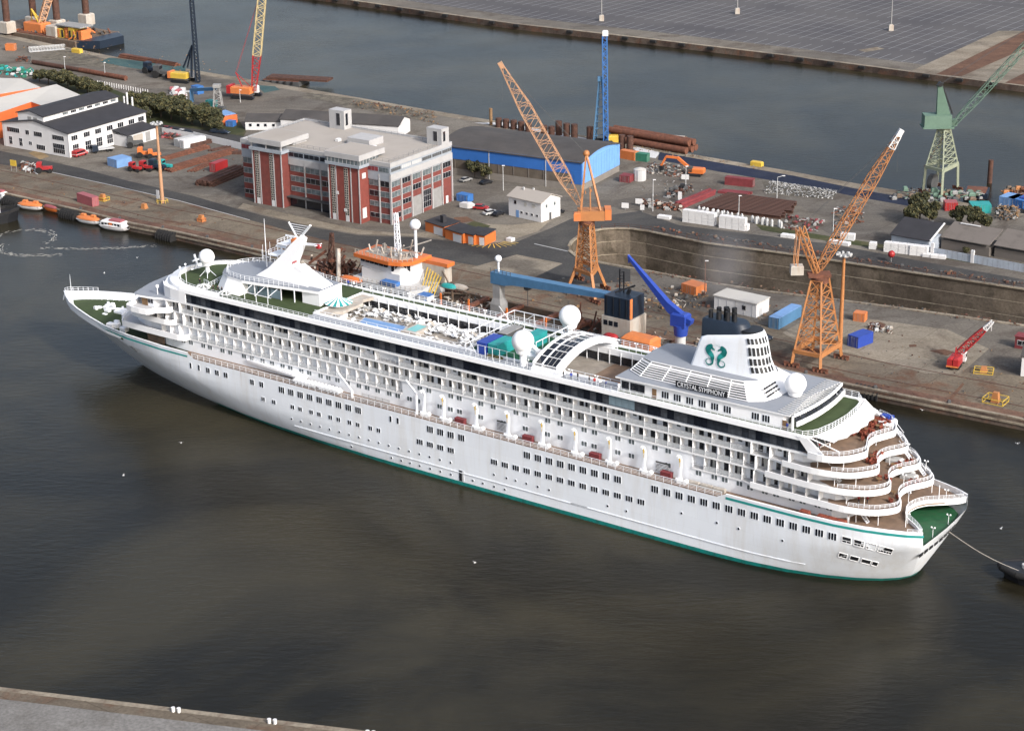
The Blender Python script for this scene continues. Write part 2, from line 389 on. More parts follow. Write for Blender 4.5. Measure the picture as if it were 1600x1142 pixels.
# teal stripe laid along the outside of the hull
def stripe(ks, z0, z1, nm):
    for sgn in (1, -1):
        s = MB()
        for a, b_ in zip(ks, ks[1:]):
            A0, A1, B0, B1 = hpt(a, z0), hpt(a, z1), hpt(b_, z0), hpt(b_, z1)
            e = .04*sgn
            s.quad((A0[0],A0[1]*sgn+e,z0),(B0[0],B0[1]*sgn+e,z0),(B1[0],B1[1]*sgn+e,z1),(A1[0],A1[1]*sgn+e,z1))
        s.build(nm, 'teal', ship)
stripe(list(range(1, 9)), 12.75, 13.15, 'bow_stripe'); stripe(list(range(17, 26)), 12.7, 13.2, 'stern_stripe')
rub = MB()
for x0, x1, z in ((-32,46,2.9),(-80,-28,2.9)):
    xs = [x0+(x1-x0)*i/14 for i in range(15)]
    if x0 < -40: xs = [x for x in xs]
    for a, b_ in zip(xs, xs[1:]): rub.bar((a,hull_y(a,z)+.04,z),(b_,hull_y(b_,z)+.04,z),.16)
rub.build('rubbing_strake', 'hullwhite', ship)

def onhull(x, z, off=.03):       # slide a point measured on the y=15.1 plane back to the curved side
    for _ in range(4):
        d = 15.1 - hull_y(x, z); X = x + 0; 
        x2, z2 = OX + 1.03*d, OZ - .5*d
        x, z = x2, z2
    return x, hull_y(x, z)+off, z
def hullspot(x0, z0, off=.03):
    global OX, OZ
    OX, OZ = x0, z0; return onhull(x0, z0, off)
def win_mesh(n, w, h, r=.09):
    m = MB(); tot = n*w+(n-1)*.14
    m.box(-tot/2-.1, -.03, -h/2-.1, tot/2+.1, .02, h/2+.1, 0)
    for i in range(n):
        x = -tot/2+i*(w+.14)
        c = .12; pts = [(x+c,-h/2),(x+w-c,-h/2),(x+w,-h/2+c),(x+w,h/2-c),(x+w-c,h/2),(x+c,h/2),(x,h/2-c),(x,-h/2+c)]
        m.add([(a,.04,b) for a,b in pts], [tuple(range(8))[::-1]], 1)
    return m
W3 = win_mesh(3, .42, 1.42).mesh('triple_window', ['hullwhite','glassdark'])
W2 = win_mesh(2, .48, 1.25).mesh('double_window', ['hullwhite','glassdark'])
W1 = win_mesh(1, .5, 1.35).mesh('single_window', ['hullwhite','glassdark'])
W3L = win_mesh(3, .42, 1.15).mesh('lower_window', ['hullwhite','glassdark'])
W2L = win_mesh(2, .42, .95).mesh('small_window', ['hullwhite','glassdark'])
def hwin(name, me, x, z):
    X, Y, Z = hullspot(x, z)
    a = atan2(hull_y(X+.5, Z)-hull_y(X-.5, Z), 1.0); tilt = -atan2(hull_y(X, Z+.5)-hull_y(X, Z-.5), 1.0)
    o = put(name, me, ship, (X,Y,Z)); o.rotation_euler = (tilt, 0, a)
for x in (76.6,74.0): hwin('hull_window', W1, x, 10.9)
for x in (71.2,68.4,65.7,57.7,54.9): hwin('hull_window', W2, x, 10.85)
for x in [48.93-2.745*i for i in range(9)]+[7.45,4.73,2.0,-.76]+[-17.42-2.725*i for i in range(9)]+[-47.8-2.75*i for i in range(15)]: hwin('hull_window', W3, x, 10.86)
for x in (18.05,16.1): hwin('hull_window', W1, x, 10.85)
for x in (54.65,51.45,45.95,43.7,40.5,38.25,35.0,32.7,29.55,27.25,23.76,21.5): hwin('hull_window', W2L, x, 7.43)
for x in [10.3,7.57,4.82,2.07]+[-9.1-2.737*i for i in range(14)]: hwin('hull_window', W3L, x, 7.36)
ph = MB(); ph.tube((0,-.02,0),(0,.03,0),.34,n=12,mi=0); ph.tube((0,.03,0),(0,.04,0),.24,n=12,mi=1,smooth=False)
PH = ph.mesh('porthole', ['hullwhite','glassdark'])
for x in [46.4-2.76*i for i in range(17)]+[-9.0,-12.2,-14.5,-17.2,-20,-22.8,-36.9,-41.3]: hwin('porthole', PH, x, 4.52)
for x in (29.3,18.2,15.5,13.1,10.5,7.7,5.0,2.2,-3.5,-6.1,-9.0,-11.7): hwin('porthole', PH, x, 1.83)
for x in (-53.9,-61.75,-66.5,-75.9): hwin('porthole', PH, x, 7.3)
dr = MB(); dr.box(-.65,-.02,-1.25,.65,.03,1.25,0); dr.box(-.15,.03,-1.2,.6,.05,1.2,1); dr.box(-.6,.03,-1.2,-.2,.05,1.2,2)
hwin('side_door', dr.mesh('side_door', ['hullwhite','black','lightgrey']), -.55, 2.2)
# stern openings that follow the shell
def patch(x0, x1, z0, z1, nm):
    m = MB(); n = max(2, int(abs(x1-x0)/.7)); P = []
    for i in range(n+1):
        x = x0+(x1-x0)*i/n; P.append((hullspot(x, z0, .03), hullspot(x, z1, .03)))
    for (a, b_), (c, d) in zip(P, P[1:]): m.quad(a, c, d, b_, 0)
    for (a, b_), (c, d) in zip(P, P[1:]): m.bar(a, c, .12, mi=1); m.bar(b_, d, .12, mi=1)
    for q in (P[0], P[-1]): m.bar(q[0], q[1], .12, mi=1)
    if z0 > 9:
        for (a, b_), (c, d) in zip(P, P[1:]):
            t = .4; m.bar([a[i]+(b_[i]-a[i])*t for i in range(3)], [c[i]+(d[i]-c[i])*t for i in range(3)], .07, mi=1)
            m.bar(a, [a[i]+(b_[i]-a[i])*t for i in range(3)], .07, mi=1)
    m.build(nm, ['black','purewhite'], ship)
for x0, x1 in ((-90.4,-88.4),(-93.2,-91.0),(-96.1,-93.8),(-100.2,-96.7)): patch(x0, x1, 10.25, 11.5, 'deck_opening')
for x0, x1 in ((-90.3,-88.3),(-93.1,-91.0),(-96.2,-93.8),(-98.1,-96.6)): patch(x0, x1, 7.1, 8.0, 'mooring_opening')
for k in range(8):      # small ports round the transom
    a = Vector(hpt(24 if k < 1 else 25, 8.6)+(8.4,)); 
    t0 = k/8; t1 = t0+.075
    A_, B_ = Vector((hpt(24,8.4)[0],hpt(24,8.4)[1],8.4)), Vector((hpt(26,8.4)[0],-hpt(24,8.4)[1],8.4))
    m = MB(); y0 = 8.2-2.05*k; X = hpt(25,8.4)[0]-.10-(.3*(1-abs(y0)/8.2))
    m.box(X-.06, y0-.75, 7.95, X+.02, y0+.75, 8.65, 0); m.build('mooring_opening', ['black'], ship)

# ---- superstructure levels
def level(nm, half, z0, z1, m='white', mt=None): return MB().prism(sym(half), z0, z1, 0, 1 if mt else 0).build(nm, [m]+([mt] if mt else []), ship)
AFT = -78
level('lower_house', [(95,0),(95,5),(93,9),(88,11.2),(82,11.6),(-84,11.6),(-86.5,9.5),(-87.5,6),(-86,2),(-85.5,0)], 12.62, 15.55)
level('cabin_house_forward', [(102,0),(101.5,5),(99.5,8.6),(95,10.6),(90,11),(17.4,10.3),(17.4,0)], 15.55, 18.55)
level('recess_house', [(17.4,0),(17.4,11.6),(-54,11.6),(-54,0)], 15.55, 18.55)
level('cabin_house_aft', [(-54,0),(-54,10.3),(-84,10.4),(-86.5,8),(-87.5,5),(-86,2),(-85.5,0)], 15.55, 18.55)
level('cabin_house', [(99,0),(98.5,5),(96.5,8.5),(93,10.3),(-80,10.3),(-83,8.5),(-84,5),(-82.5,2),(-82,0)], 18.55, 21.5)
level('bridge_house', [(97.2,0),(96.4,6),(94.2,9.8),(93.5,12.6),(89.6,12.6),(88.6,10.3),(-77,10.3),(-80,8.5),(-81,5),(-79.5,2),(-79,0)], 21.5, 24.1)
mat('pooldeck', (.27,.245,.215), .8, var=.2, scale=.6, dirt=(.16,.13,.11), dscale=.4)
level('lounge_house', [(93.2,0),(92.5,4.5),(90,8.2),(87,10.4),(82,11.5),(60,11.6),(44.5,11.6),(44.5,0)], 24.1, 26.9)
level('lounge_house', [(-36.2,0),(-36.2,11.6),(-76,11.6),(-77,11),(-77.4,0)], 24.1, 26.9)
level('buffet_house', [(2.4,0),(2.4,8.2),(-14.5,8.2),(-14.5,0)], 24.1, 26.9)
for s_ in (1,-1): MB().box(-36.2,8.4*s_,24.55,44.5,11.6*s_,26.9).build('side_gallery', 'purewhite', ship)
MB().box(-36.1,-8.3,24.55,44.4,8.3,24.62).build('pool_deck', 'pooldeck', ship)
# slabs
S1 = [(105,0),(104.5,4),(103,8.6),(100.8,12.2),(98,13.2),(82,13.3),(80.2,12.2),(80,11.8),(17.6,11.8),(17.6,0)]
level('deck_slab', S1, 15.55, 15.85, 'purewhite', 'balconydeck')
S1a = [(-54,0),(-54,11.8),(-65,11.8),(-67.5,12.8),(-84,13.2),(-88,12.9),(-91.5,11.9),(-93.6,10.4),(-95.3,8.0),(-95.0,5.8),(-93.6,3.4),(-92.9,1.6),(-92.7,0)]
level('deck_slab', S1a, 15.55, 15.85, 'purewhite', 'balconydeck')
S2 = [(101,0),(100.5,6),(98.6,10.8),(96,12.6),(86,13.2),(84,12.2),(83.6,11.8),(-68,11.8),(-70.5,12.7),(-80,13.0),(-85.5,12.5),(-89.5,11.0),(-91.6,9.2),(-92.8,7.0),(-92.4,5.0),(-91.2,3.0),(-90.6,1.4),(-90.4,0)]
level('deck_slab', S2, 18.55, 18.95, 'purewhite', 'balconydeck')
S3 = [(98.5,0),(97.5,8),(95.2,12.6),(94.6,16.3),(88.3,16.5),(87.4,14.6),(85,13),(84.6,11.8),(-71,11.8),(-74,12.6),(-80,12.8),(-84,12.2),(-87,11.0),(-89,8.9),(-90.3,6.6),(-89.8,4.8),(-88.6,2.8),(-88.1,1.2),(-88,0)]
level('deck_slab', S3, 21.5, 21.9, 'purewhite', 'balconydeck')
S4 = [(98,0),(97.4,6),(95.4,13),(94,13.9),(90,13.4),(87,12.4),(82,11.95),(-77,11.95),(-79,12.3),(-82,12.4),(-84.6,11.3),(-86.4,9.3),(-87.7,6.3),(-87.2,4.6),(-86.4,2.6),(-85.9,1.2),(-85.8,0)]
level('deck_slab', S4, 24.1, 24.55, 'purewhite', 'greydeck')
MB().prism(sym([(-77.3,0),(-77.3,11.6),(-79,12.0),(-82,12.1),(-84.5,11.0),(-86.2,9.1),(-87.4,6.3),(-86.9,4.6),(-86.1,2.6),(-85.6,1.2),(-85.5,0)]), 24.55, 24.62).build('terrace_deck', 'teak', ship)
MB().prism(sym([(97.6,0),(97,6),(95.1,12.7),(94,13.5),(90,13),(89,8.9),(91,8),(93.6,4.5),(94.2,0)]), 24.55, 24.6).build('bridge_roof_walkway', 'greydeck', ship)
for S_, z, lim in ((S1a,15.85,-82.5),(S2,18.95,-80.5),(S3,21.9,-78.5)):
    h_ = [(lim,0),(lim,10.2)]+[(x+.1,max(0,y-.25)) for x, y in S_ if x < lim]
    MB().prism(sym(h_), z-.02, z+.04).build('terrace_deck', 'teak', ship)
# solid bulwarks on the slabs, forward and aft
def bulwark(half, x_lim, z0, z1, fore=True, nm='balcony_bulwark', step=3, t=-.2):
    pts = [p for p in half if (p[0] > x_lim if fore else p[0] < x_lim)]
    pts = smoothpts(pts, step)
    m = MB(); wall_strip(m, pts, z0, z1, t if fore else t); wall_strip(m, [(x,-y) for x,y in pts][::-1], z0, z1, t)
    return m.build(nm, 'purewhite', ship)
bulwark(S1, 79, 15.5, 16.9); bulwark(S2, 83, 18.5, 19.75); bulwark(S3, 84, 21.45, 22.75)
for S_, lim, z0, z1 in ((S1a,-66,15.3,16.5),(S2,-69,18.3,19.5),(S3,-72,21.25,22.4),(S4,-77,23.9,25.2)):
    bulwark(S_, lim, z0, z1, False, t=-.22)
# rails along the terrace edges
def arail(half, lim, z, h=.75, inset=.35, nm='terrace_railing'):
    pts = smoothpts([p for p in half if p[0] < lim], 3); pts = [(x, max(0,y-inset*.5), z) for x, y in pts if True]
    pts = [(x+inset*.7, y, z) for x, y, z in pts]
    m = MB(); rail(m, pts, h, 1.0, .045, 3); rail(m, [(x,-y,z) for x,y,z in pts], h, 1.0, .045, 3); m.build(nm, 'white', ship)
arail(S1a, -86, 16.5); arail(S2, -84, 19.5); arail(S3, -82, 22.4); arail(S4, -79, 25.2); arail([p for p in pr if p[1] <= 11.3 and p[0] < -94], -93, 13.3, .8)
# balconies: dividers, doors, rails
BG = MB().box(-.5,-.015,0,.5,.015,.9).mesh('balcony_glass', ['balconyglass'])
DIV = MB().box(-.05,0,0,.05,1.5,2.6).mesh('balcony_divider', ['purewhite'])
DOOR = MB(); DOOR.box(-.95,0,.05,.95,.05,2.2,0); DOOR.box(-.88,.05,.1,-.3,.06,2.1,1); DOOR.box(-.25,.05,.1,.3,.07,2.1,2); DOOR.box(.35,.05,.1,.88,.06,2.1,1)
DOOR = DOOR.mesh('balcony_door', ['lightgrey','glassdark','curtain'])
DOOR2 = MB(); DOOR2.box(-.55,0,.05,.55,.05,2.2,0); DOOR2.box(-.48,.05,.1,.48,.06,2.1,1); DOOR2 = DOOR2.mesh('single_door', ['lightgrey','glassdark'])
CWIN = MB(); CWIN.box(-.45,0,1.0,.45,.05,1.8,0); CWIN.box(-.4,.05,1.05,.4,.06,1.75,1); CWIN = CWIN.mesh('small_cabin_window', ['lightgrey','glassgrey'])
CHAIR = MB(); CHAIR.box(-.25,-.25,.3,.25,.25,.4); CHAIR.box(-.25,-.25,.4,-.18,.25,.85); CHAIR = CHAIR.mesh('deck_chair', ['black'])
rows = [(15.85, 18.5, 'n'), (18.95, 21.5, 'n'), (21.9, 24.1, 't')]
def divs(r):
    if r == 0: return [88-2.76*i for i in range(26)]+[-56.7-2.76*i for i in range(10)]
    if r == 1: return [92-2.76*i for i in range(13)]+[56.7-2.76*i for i in range(16)]+[12.3,6.7,3.9,1.17,-1.6,-4.3,-7.1,-9.7,-12.5,-15.4,-18.2,-21.0,-23.6]+[-26.3-2.78*i for i in range(20)]
    return [86-4.1*i for i in range(16)]+[18,13.8,9.7,5.4,1.3,-2.8,-6.9,-12.6,-18.3,-22.4,-26.4,-30.5,-34.5,-38.9,-43.1,-48.6,-54,-58.3,-62.4,-67,-71,-75]
rb = random.Random(5); ndiv = 0
for r, (z0, z1, k) in enumerate(rows):
    ds = sorted([d for d in divs(r)], reverse=True)
    for i, d in enumerate(ds):
        yy = 11.78 if -66 < d < 80 else 12.3
        o = put('balcony_divider', DIV, ship, (d, 10.28, z0)); o.scale = (1, (yy-10.28)/1.5, (z1-z0)/2.6); ndiv += 1
        if i+1 < len(ds):
            wdt = d-ds[i+1]
            if wdt < 6 and ((r == 0 and (d < -54 or d > 20)) or r) and -64 < d < 82: o = put('balcony_glass', BG, ship, (d-wdt/2, 11.7, z0+.1)); o.scale = (wdt-.16,1,1)
            if wdt > 6: continue
            ww = d-wdt/2
            if wdt < 3.2:
                c = rb.random()
                put('balcony_door', DOOR if c < .65 else DOOR2, ship, (ww+rb.uniform(-.25,.25), 10.3, z0))
            else:
                put('balcony_door', DOOR if rb.random() < .6 else DOOR2, ship, (ww-wdt*.22, 10.3, z0))
                put('balcony_door', CWIN if rb.random() < .35 else DOOR2 if rb.random() < .4 else DOOR, ship, (ww+wdt*.22, 10.3, z0))
    def runs():
        if r == 0: return [(79.5,17.8),(-54.2,-66)]
        if r == 1: return [(83,-68)]
        return [(84,-71)]
    for a, b_ in runs():
        m = MB(); rail(m, [(a,11.72,z0-.05),(b_,11.72,z0-.05)], 1.05, 1.38, .03, 2, 0, .06); m.build('balcony_railing', 'lightgrey', ship)
bl = MB()      # starboard balconies, seen by nothing but the far quay: one piece
for r, (z0, z1, k) in enumerate(rows):
    for d in divs(r): bl.box(d-.05,-11.78,z0,d+.05,-10.28,z1)
bl.build('starboard_balconies', 'purewhite', ship)
for r in range(3):
    z0 = rows[r][0]
    g = MB(); 
    for d in divs(r)[::2]: g.box(d-1.8,-10.36,z0+.1,d-.3,-10.3,z0+2.1)
    g.build('starboard_glazing', 'glassdark', ship)
# windows of the lower house
LW = win_mesh(2, .55, .95).mesh('cabin_window', ['white','glassgrey'])
for x in (84.6,81.9,79.5,75.6,73.5,69.6,67.2,63,60.6,57.4,54.55,51.4,49.14,45.9,43.6,40.3,38.1,35.5,32.6,29.4,27.1,24.2,21,18.7,15.5,13.2,7.4,4.6,2.2,-3.3,-9.1,-14.6,-20.1,-23.2,-29,-31.4,-37,-40.2,-48.6,-55.5,-59,-61.3,-64.5,-66.8,-70,-72.4,-75.7,-78,-81.1,-83.5):
    put('cabin_window', LW, ship, (x, 11.62, 14.88 if x > -65 else 14.6))
for x in (12.6,10.2,4.4,2.2,-3.4,-6.55,-12.3,-14.6,-20.2,-23.2,-29,-31.5,-37,-40.2,-45.6,-48.6):
    put('cabin_window', LW, ship, (x, 11.62, 17.9))
for x in (-8.6,-47): MB().box(x-1.7,11.45,13.0,x+1.2,11.66,15.2,0).build('stair_opening', 'darkgrey', ship)
lou = MB()
for x in (-8.6,-47):
    for k in range(7): lou.bar((x-1.7,11.7,13.1+.28*k),(x+1.2,11.7,13.1+.28*k),.09)
lou.build('stair_treads', 'white', ship)
# promenade railing
m = MB(); rail(m, [(76.3,14.85,12.7),(-62.5,14.85,12.7)], 1.15, 1.85, .05, 4, 0, .09); m.build('promenade_railing', 'white', ship)
m = MB(); rail(m, [(76.3,-14.85,12.7),(-62.5,-14.85,12.7)], 1.15, 3.7, .05, 2, 0, .09); m.build('promenade_railing', 'white', ship)
# dark window band: one pane after another
PANE = MB().box(-.72,0,-1.0,.72,.05,1.0).mesh('window_pane', ['glasspane'])
PANEV = [MB().box(-.72,0,-1.0,.72,.05,1.0).mesh('window_pane', [q]) for q in ('glasspane','glasspane2','glasspane3')]
PANEB = MB().box(-.72,0,-1.0,.72,.05,1.0).mesh('window_pane_blue', ['glassblue'])
MB().box(-78.9,11.6,24.6,81.5,11.66,26.75).build('window_band_frame', 'navy', ship)
MB().box(-78.9,-11.66,24.6,81.5,-11.6,26.75).build('window_band_frame', 'navy', ship)
x = 80.6
while x > -79.0:
    o = put('window_pane', PANEB if -40.3 < x < -34.2 else rb.choice(PANEV), ship, (x, 11.66, 25.72)); o.rotation_euler = (rb.uniform(-.012,.012),0,rb.uniform(-.012,.012)); x -= 1.49
cm = MB()      # coaming above the band, sloped
for sgn in (1,-1):
    cm.loft([[(82,11.7*sgn,26.75),(82,11.95*sgn,26.8),(82,11.85*sgn,27.62),(82,10.9*sgn,27.62),(82,10.9*sgn,26.75)],[(-77.5,11.7*sgn,26.75),(-77.5,11.95*sgn,26.8),(-77.5,11.85*sgn,27.62),(-77.5,10.9*sgn,27.62),(-77.5,10.9*sgn,26.75)]])
cm.build('top_coaming', 'purewhite', ship)
bs = MB()
bs.prism([(83,11.4),(90.2,8.6),(87.5,11.0),(85,11.7),(82,11.95),(80,11.95),(80,11.4)], 24.55, 27.2)
bs.build('bow_shoulder', 'purewhite', ship)
# aft end slanted fin of the band
for y0, y1 in ((11.7,12.0),(-12.0,-11.7)):
    fin = MB(); fin.add([(-76.4,y0,27.6),(-78.6,y0,27.6),(-82.0,y0,25.0),(-79.0,y0,24.6),(-76.4,y1,27.6),(-78.6,y1,27.6),(-82.0,y1,25.0),(-79.0,y1,24.6)],[(0,1,2,3),(7,6,5,4),(0,4,5,1),(1,5,6,2),(2,6,7,3),(3,7,4,0)]); fin.build('lounge_end_fin', 'purewhite', ship)
# observation lounge glass front and the ring deck above it
out_hi = [(80,11.6),(82.5,11.3),(84.5,10.7),(86.5,9.8),(88.3,8.4),(89.6,6.9),(90.8,4.6),(91.6,2.2),(91.9,0)]
glo = [(82,11.5),(85,11.0),(87.6,9.8),(89.8,8.2),(91.4,6.6),(92.8,4.6),(93.7,2.2),(94,0)]
gm = MB(); ghi = [(81.5,11.3),(84,10.5),(86.2,9.2),(88,7.7),(89.4,6.1),(90.5,4.2),(91.2,2.0),(91.4,0)]
for sgn in (1,-1):
    for i in range(3, len(glo)-1):
        a, b_, c, d = glo[i], glo[i+1], ghi[i+1], ghi[i]
        q = [(a[0],a[1]*sgn,24.65),(b_[0],b_[1]*sgn,24.65),(c[0],c[1]*sgn,27.2),(d[0],d[1]*sgn,27.2)]
        MB().add(q, [(0,1,2,3)], 0).build('lounge_front_window', 'glasspane', ship)
        gm.bar(q[0], q[3], .16); gm.bar(q[3], q[2], .2)
gm.build('lounge_window_frame', 'white', ship)
ring_o = smoothpts([(70,11.9)]+out_hi, 2); ring_o = [(x+.9*(1-abs(y)/12), y) for x, y in ring_o]
rg = MB()
ring_i = [(70,11.0),(78,10.6),(81,10.2),(83.5,9.2),(85.8,7.9),(87.6,6.2),(88.9,4.0),(89.6,2.0),(89.8,0)]
no = resample([(x,y,0) for x,y in ring_o], 1.7); ni = resample([(x,y,0) for x,y in ring_i], 1.6); n_ = min(len(no), len(ni))
no = resample([(x,y,0) for x,y in ring_o], sum((Vector(a)-Vector(b)).length for a,b in zip(ring_o,ring_o[1:]))/16)[:17]; ni = resample([(x,y,0) for x,y in ring_i], sum((Vector(a)-Vector(b)).length for a,b in zip(ring_i,ring_i[1:]))/16)[:17]
for sgn in (1,-1):
    for i in range(16):
        a, b_, c, d = no[i], no[i+1], ni[i+1], ni[i]
        rg.quad((a.x,a.y*sgn,27.0),(b_.x,b_.y*sgn,27.0),(b_.x-.3,b_.y*sgn*.985,27.7),(a.x-.3,a.y*sgn*.985,27.7))
        rg.quad((a.x-.3,a.y*sgn*.985,27.7),(b_.x-.3,b_.y*sgn*.985,27.7),(c.x,c.y*sgn,28.4),(d.x,d.y*sgn,28.4))
        rg.quad((d.x,d.y*sgn,28.4),(c.x,c.y*sgn,28.4),(c.x-.05,c.y*sgn*.99,27.4),(d.x-.05,d.y*sgn*.99,27.4))
        rg.quad((a.x,a.y*sgn,27.0),(b_.x,b_.y*sgn,27.0),(b_.x-2.5,b_.y*sgn*.85,27.0),(a.x-2.5,a.y*sgn*.85,27.0))
rg.build('forward_rim', 'purewhite', ship)

# ---- sun deck
GPOST = MB().box(-.08,-.08,0,.08,.08,3).mesh('gallery_post', ['purewhite'])
MB().prism(sym([(89.5,0),(88.8,4),(87.4,6.2),(85.6,8),(83,9.3),(80,10.3),(74,11.2),(44.4,11.2),(44.4,0)]), 26.95, 27.6).build('forward_sun_deck', 'turf', ship)
for s_ in (1,-1):
    MB().box(-36.1,8.3*s_,26.95,44.4,11.2*s_,27.55).build('side_walkway', 'greydeck' if s_ > 0 else 'turf', ship)
    m = MB(); m.box(-36.1,8.0*s_,26.6,44.5,8.45*s_,27.95); m.build('opening_coaming', 'purewhite', ship)
    for i in range(28): put('gallery_post', GPOST, ship, (42-i*2.8,7.95*s_,24.6))
    m = MB(); m.box(-36,8.28*s_,24.7,44.4,8.34*s_,26.6); m.build('gallery_glazing', 'glassdark', ship)
for x0 in (44.4, 2.5, -14.6, -36.2): MB().box(x0-.15,-8.2,26.9,x0+.2,8.2,27.9).build('opening_coaming', 'purewhite', ship)
MB().box(-14.6,-8.3,26.95,2.5,8.3,27.5).build('container_deck', 'greendeck', ship)
MB().prism(sym([(-36.2,0),(-36.2,11.2),(-77.3,11.2),(-79,9.5),(-80,5),(-80.4,0)]), 26.95, 27.5, 0, 1).build('aft_sun_deck', ['purewhite','turf'], ship)
def railing(pts, h=1.1, step=1.45, r=.05, nr=3, nm='deck_railing', top=.07):
    m = MB(); rail(m, pts, h, step, r, nr, 0, top); return m.build(nm, 'white', ship)
for s_ in (1,-1):
    railing([(80.5,11.6*s_,27.65),(60,11.85*s_,27.65),(20,11.85*s_,27.65)], step=1.5); railing([(20,11.85*s_,27.65),(-30,11.85*s_,27.65),(-77.4,11.8*s_,27.65)], step=1.5)
    railing([(44,8.3*s_,27.9),(3,8.3*s_,27.9)], h=.7, step=2.9, nr=1); railing([(-15,8.3*s_,27.9),(-36,8.3*s_,27.9)], h=.7, step=2.9, nr=1)
railing([(a.x-.2,a.y*.97,28.1) for a in ni]+[], h=.5, nr=1); railing([(a.x-.2,-a.y*.97,28.1) for a in ni], h=.5, nr=1)
railing([(-77.4,11.7,27.55),(-79.2,9.6,27.55),(-80.1,5,27.55),(-80.5,0,27.55),(-80.1,-5,27.55),(-79.2,-9.6,27.55),(-77.4,-11.7,27.55)], step=1.1)
railing([(78,9.6,27.6),(76,8.2,27.6),(77.5,6.5,27.6),(79.5,6,27.6)], step=1.2); railing([(76.5,7.6,27.6),(77.5,3,27.6),(78,-2,27.6)], step=1.2)
# raised forward house with grey roof
H1 = [(76.5,0),(76,2.6),(74.4,5),(71.5,6.6),(66.5,7.2),(60,6.2),(52,4.6),(46.5,3.9),(46.5,0)]
H1b = [(77.6,0),(77,3.4),(75.2,6.2),(72,8.1),(66.5,8.4),(66.5,0)]
m = MB()
ra = sym(H1b[:-1]+[(66.5,8.4)]); rbm = sym([(76.5,0),(76,2.6),(74.4,5),(71.5,6.6),(66.5,7.2)])
m.loft([[(x,y,27.55) for x,y in ra],[(x,y,30.5) for x,y in rbm]], 0, False)
m.build('forward_house', 'purewhite', ship)
level('forward_house_roof', H1, 30.4, 31.0, 'purewhite', 'greydeck')
m = MB(); m.box(46.4,-3.8,27.55,51.5,3.8,30.4); m.build('aft_block', 'purewhite', ship)
m = MB(); m.box(52,-5.2,27.6,66.4,-1.5,30.4); m.build('inner_lounge', 'glassgrey', ship)
m = MB()
for x in (53,56.5,60,63.5): m.bar((x,4.6+(x-52)*.15,27.55),(x,4.6+(x-52)*.15,30.4),.18)
for x in (57,60.5,64): m.bar((x,9.2,27.6),(x,9.2,29.3),.12); m.bar((x,9.2,29.3),(x,5.4+(x-52)*.1,30.3),.1)
m.bar((56,9.2,29.3),(65,9.2,29.3),.12)
m.build('canopy_posts', 'white', ship)
for x in (56.5,60,63.5): MB().box(x,5.2,27.7,x+3.2,5.28,29.8).build('glass_screen', 'glassblue', ship)
for s_ in (1,-1): railing([(75.6,0,31),(75.2,2.2*s_,31),(73.6,4.5*s_,31),(71,6*s_,31),(66.5,6.7*s_,31),(60,5.8*s_,31),(52,4.3*s_,31)], step=1.3)
# mast
def profile(pts, hw0, zlo, zhi, hw1, nm):
    m = MB(); w = lambda z: hw0+(hw1-hw0)*max(0,min(1,(z-zlo)/(zhi-zlo)))
    tr = tessellate_polygon([[Vector((x,z,0)) for x,z in pts]]); n = len(pts)
    vs = [(x,w(z),z) for x,z in pts]+[(x,-w(z),z) for x,z in pts]
    for t in tr: m.add(vs, [t, tuple(n+i for i in t[::-1])])
    m.add(vs, [(i,(i+1)%n,n+(i+1)%n,n+i) for i in range(n)])
    o = m.build(nm, 'purewhite', ship)
    b = bmesh.new(); b.from_mesh(o.data); bmesh.ops.recalc_face_normals(b, faces=b.faces); b.to_mesh(o.data); b.free(); return o
profile([(66.4,31),(63,33.2),(60.2,35.8),(58.2,38),(56.8,39.6),(54.2,41.9),(53,41.3),(54.4,38.6),(56,36),(56.9,34.6),(56.4,33.6),(54,32.4),(51,31),(52,31)], 2.5, 31, 42, .45, 'mast')
profile([(56.6,34.2),(56.2,33.2),(54,32.2),(50.5,30.6),(47,29.2),(46.2,27.6),(44.8,27.6),(45.2,29.6),(47.5,31.2),(52,33.2),(55,34.8)], 2.3, 28, 34, 1.5, 'mast_leg')
m = MB()
m.bar((54.5,0,41.3),(51.4,0,44.6),.5,.4); m.bar((55,.3,40.8),(57.3,.6,44.6),.28); 
for k in range(5): m.bar((53.8-.5*k,0,42+.55*k),(55.6+.4*k,.4,42.2+.5*k),.1)
m.bar((55,0,39.8),(49,-.3,40.3),.35,.5); m.bar((49.4,-1.2,40.4),(49.4,1.2,40.4),.15)
m.build('mast_head', 'white', ship)
for x, z, s_ in ((60.5,38.6,-1),(63.6,35.6,-1)):
    m = MB(); m.box(x-1.2,-4.5,z-.25,x+1.4,-.3,z); rail(m, [(x-1.2,-4.5,z),(x+1.4,-4.5,z),(x+1.4,-.5,z)], .9, 1.1, .05, 2)
    m.bar((x-.2,-3.2,z),(x-.2,-3.2,z+1.1),.3); m.bar((x-1.6,-3.2,z+1.2),(x+1.4,-3.2,z+1.2),.25,.3); m.build('radar_platform', 'white', ship)
MB().box(58.2,-2.8,38.5,58.4,-1.0,40.0).build('signal_board', 'orange', ship)
MB().box(49.0,-.6,39.6,49.8,.4,40.5).build('mast_lamp', 'red', ship)
MB().box(56.2,-.2,35.1,57.2,1.2,35.7).build('mast_lamp', 'pinkred', ship)
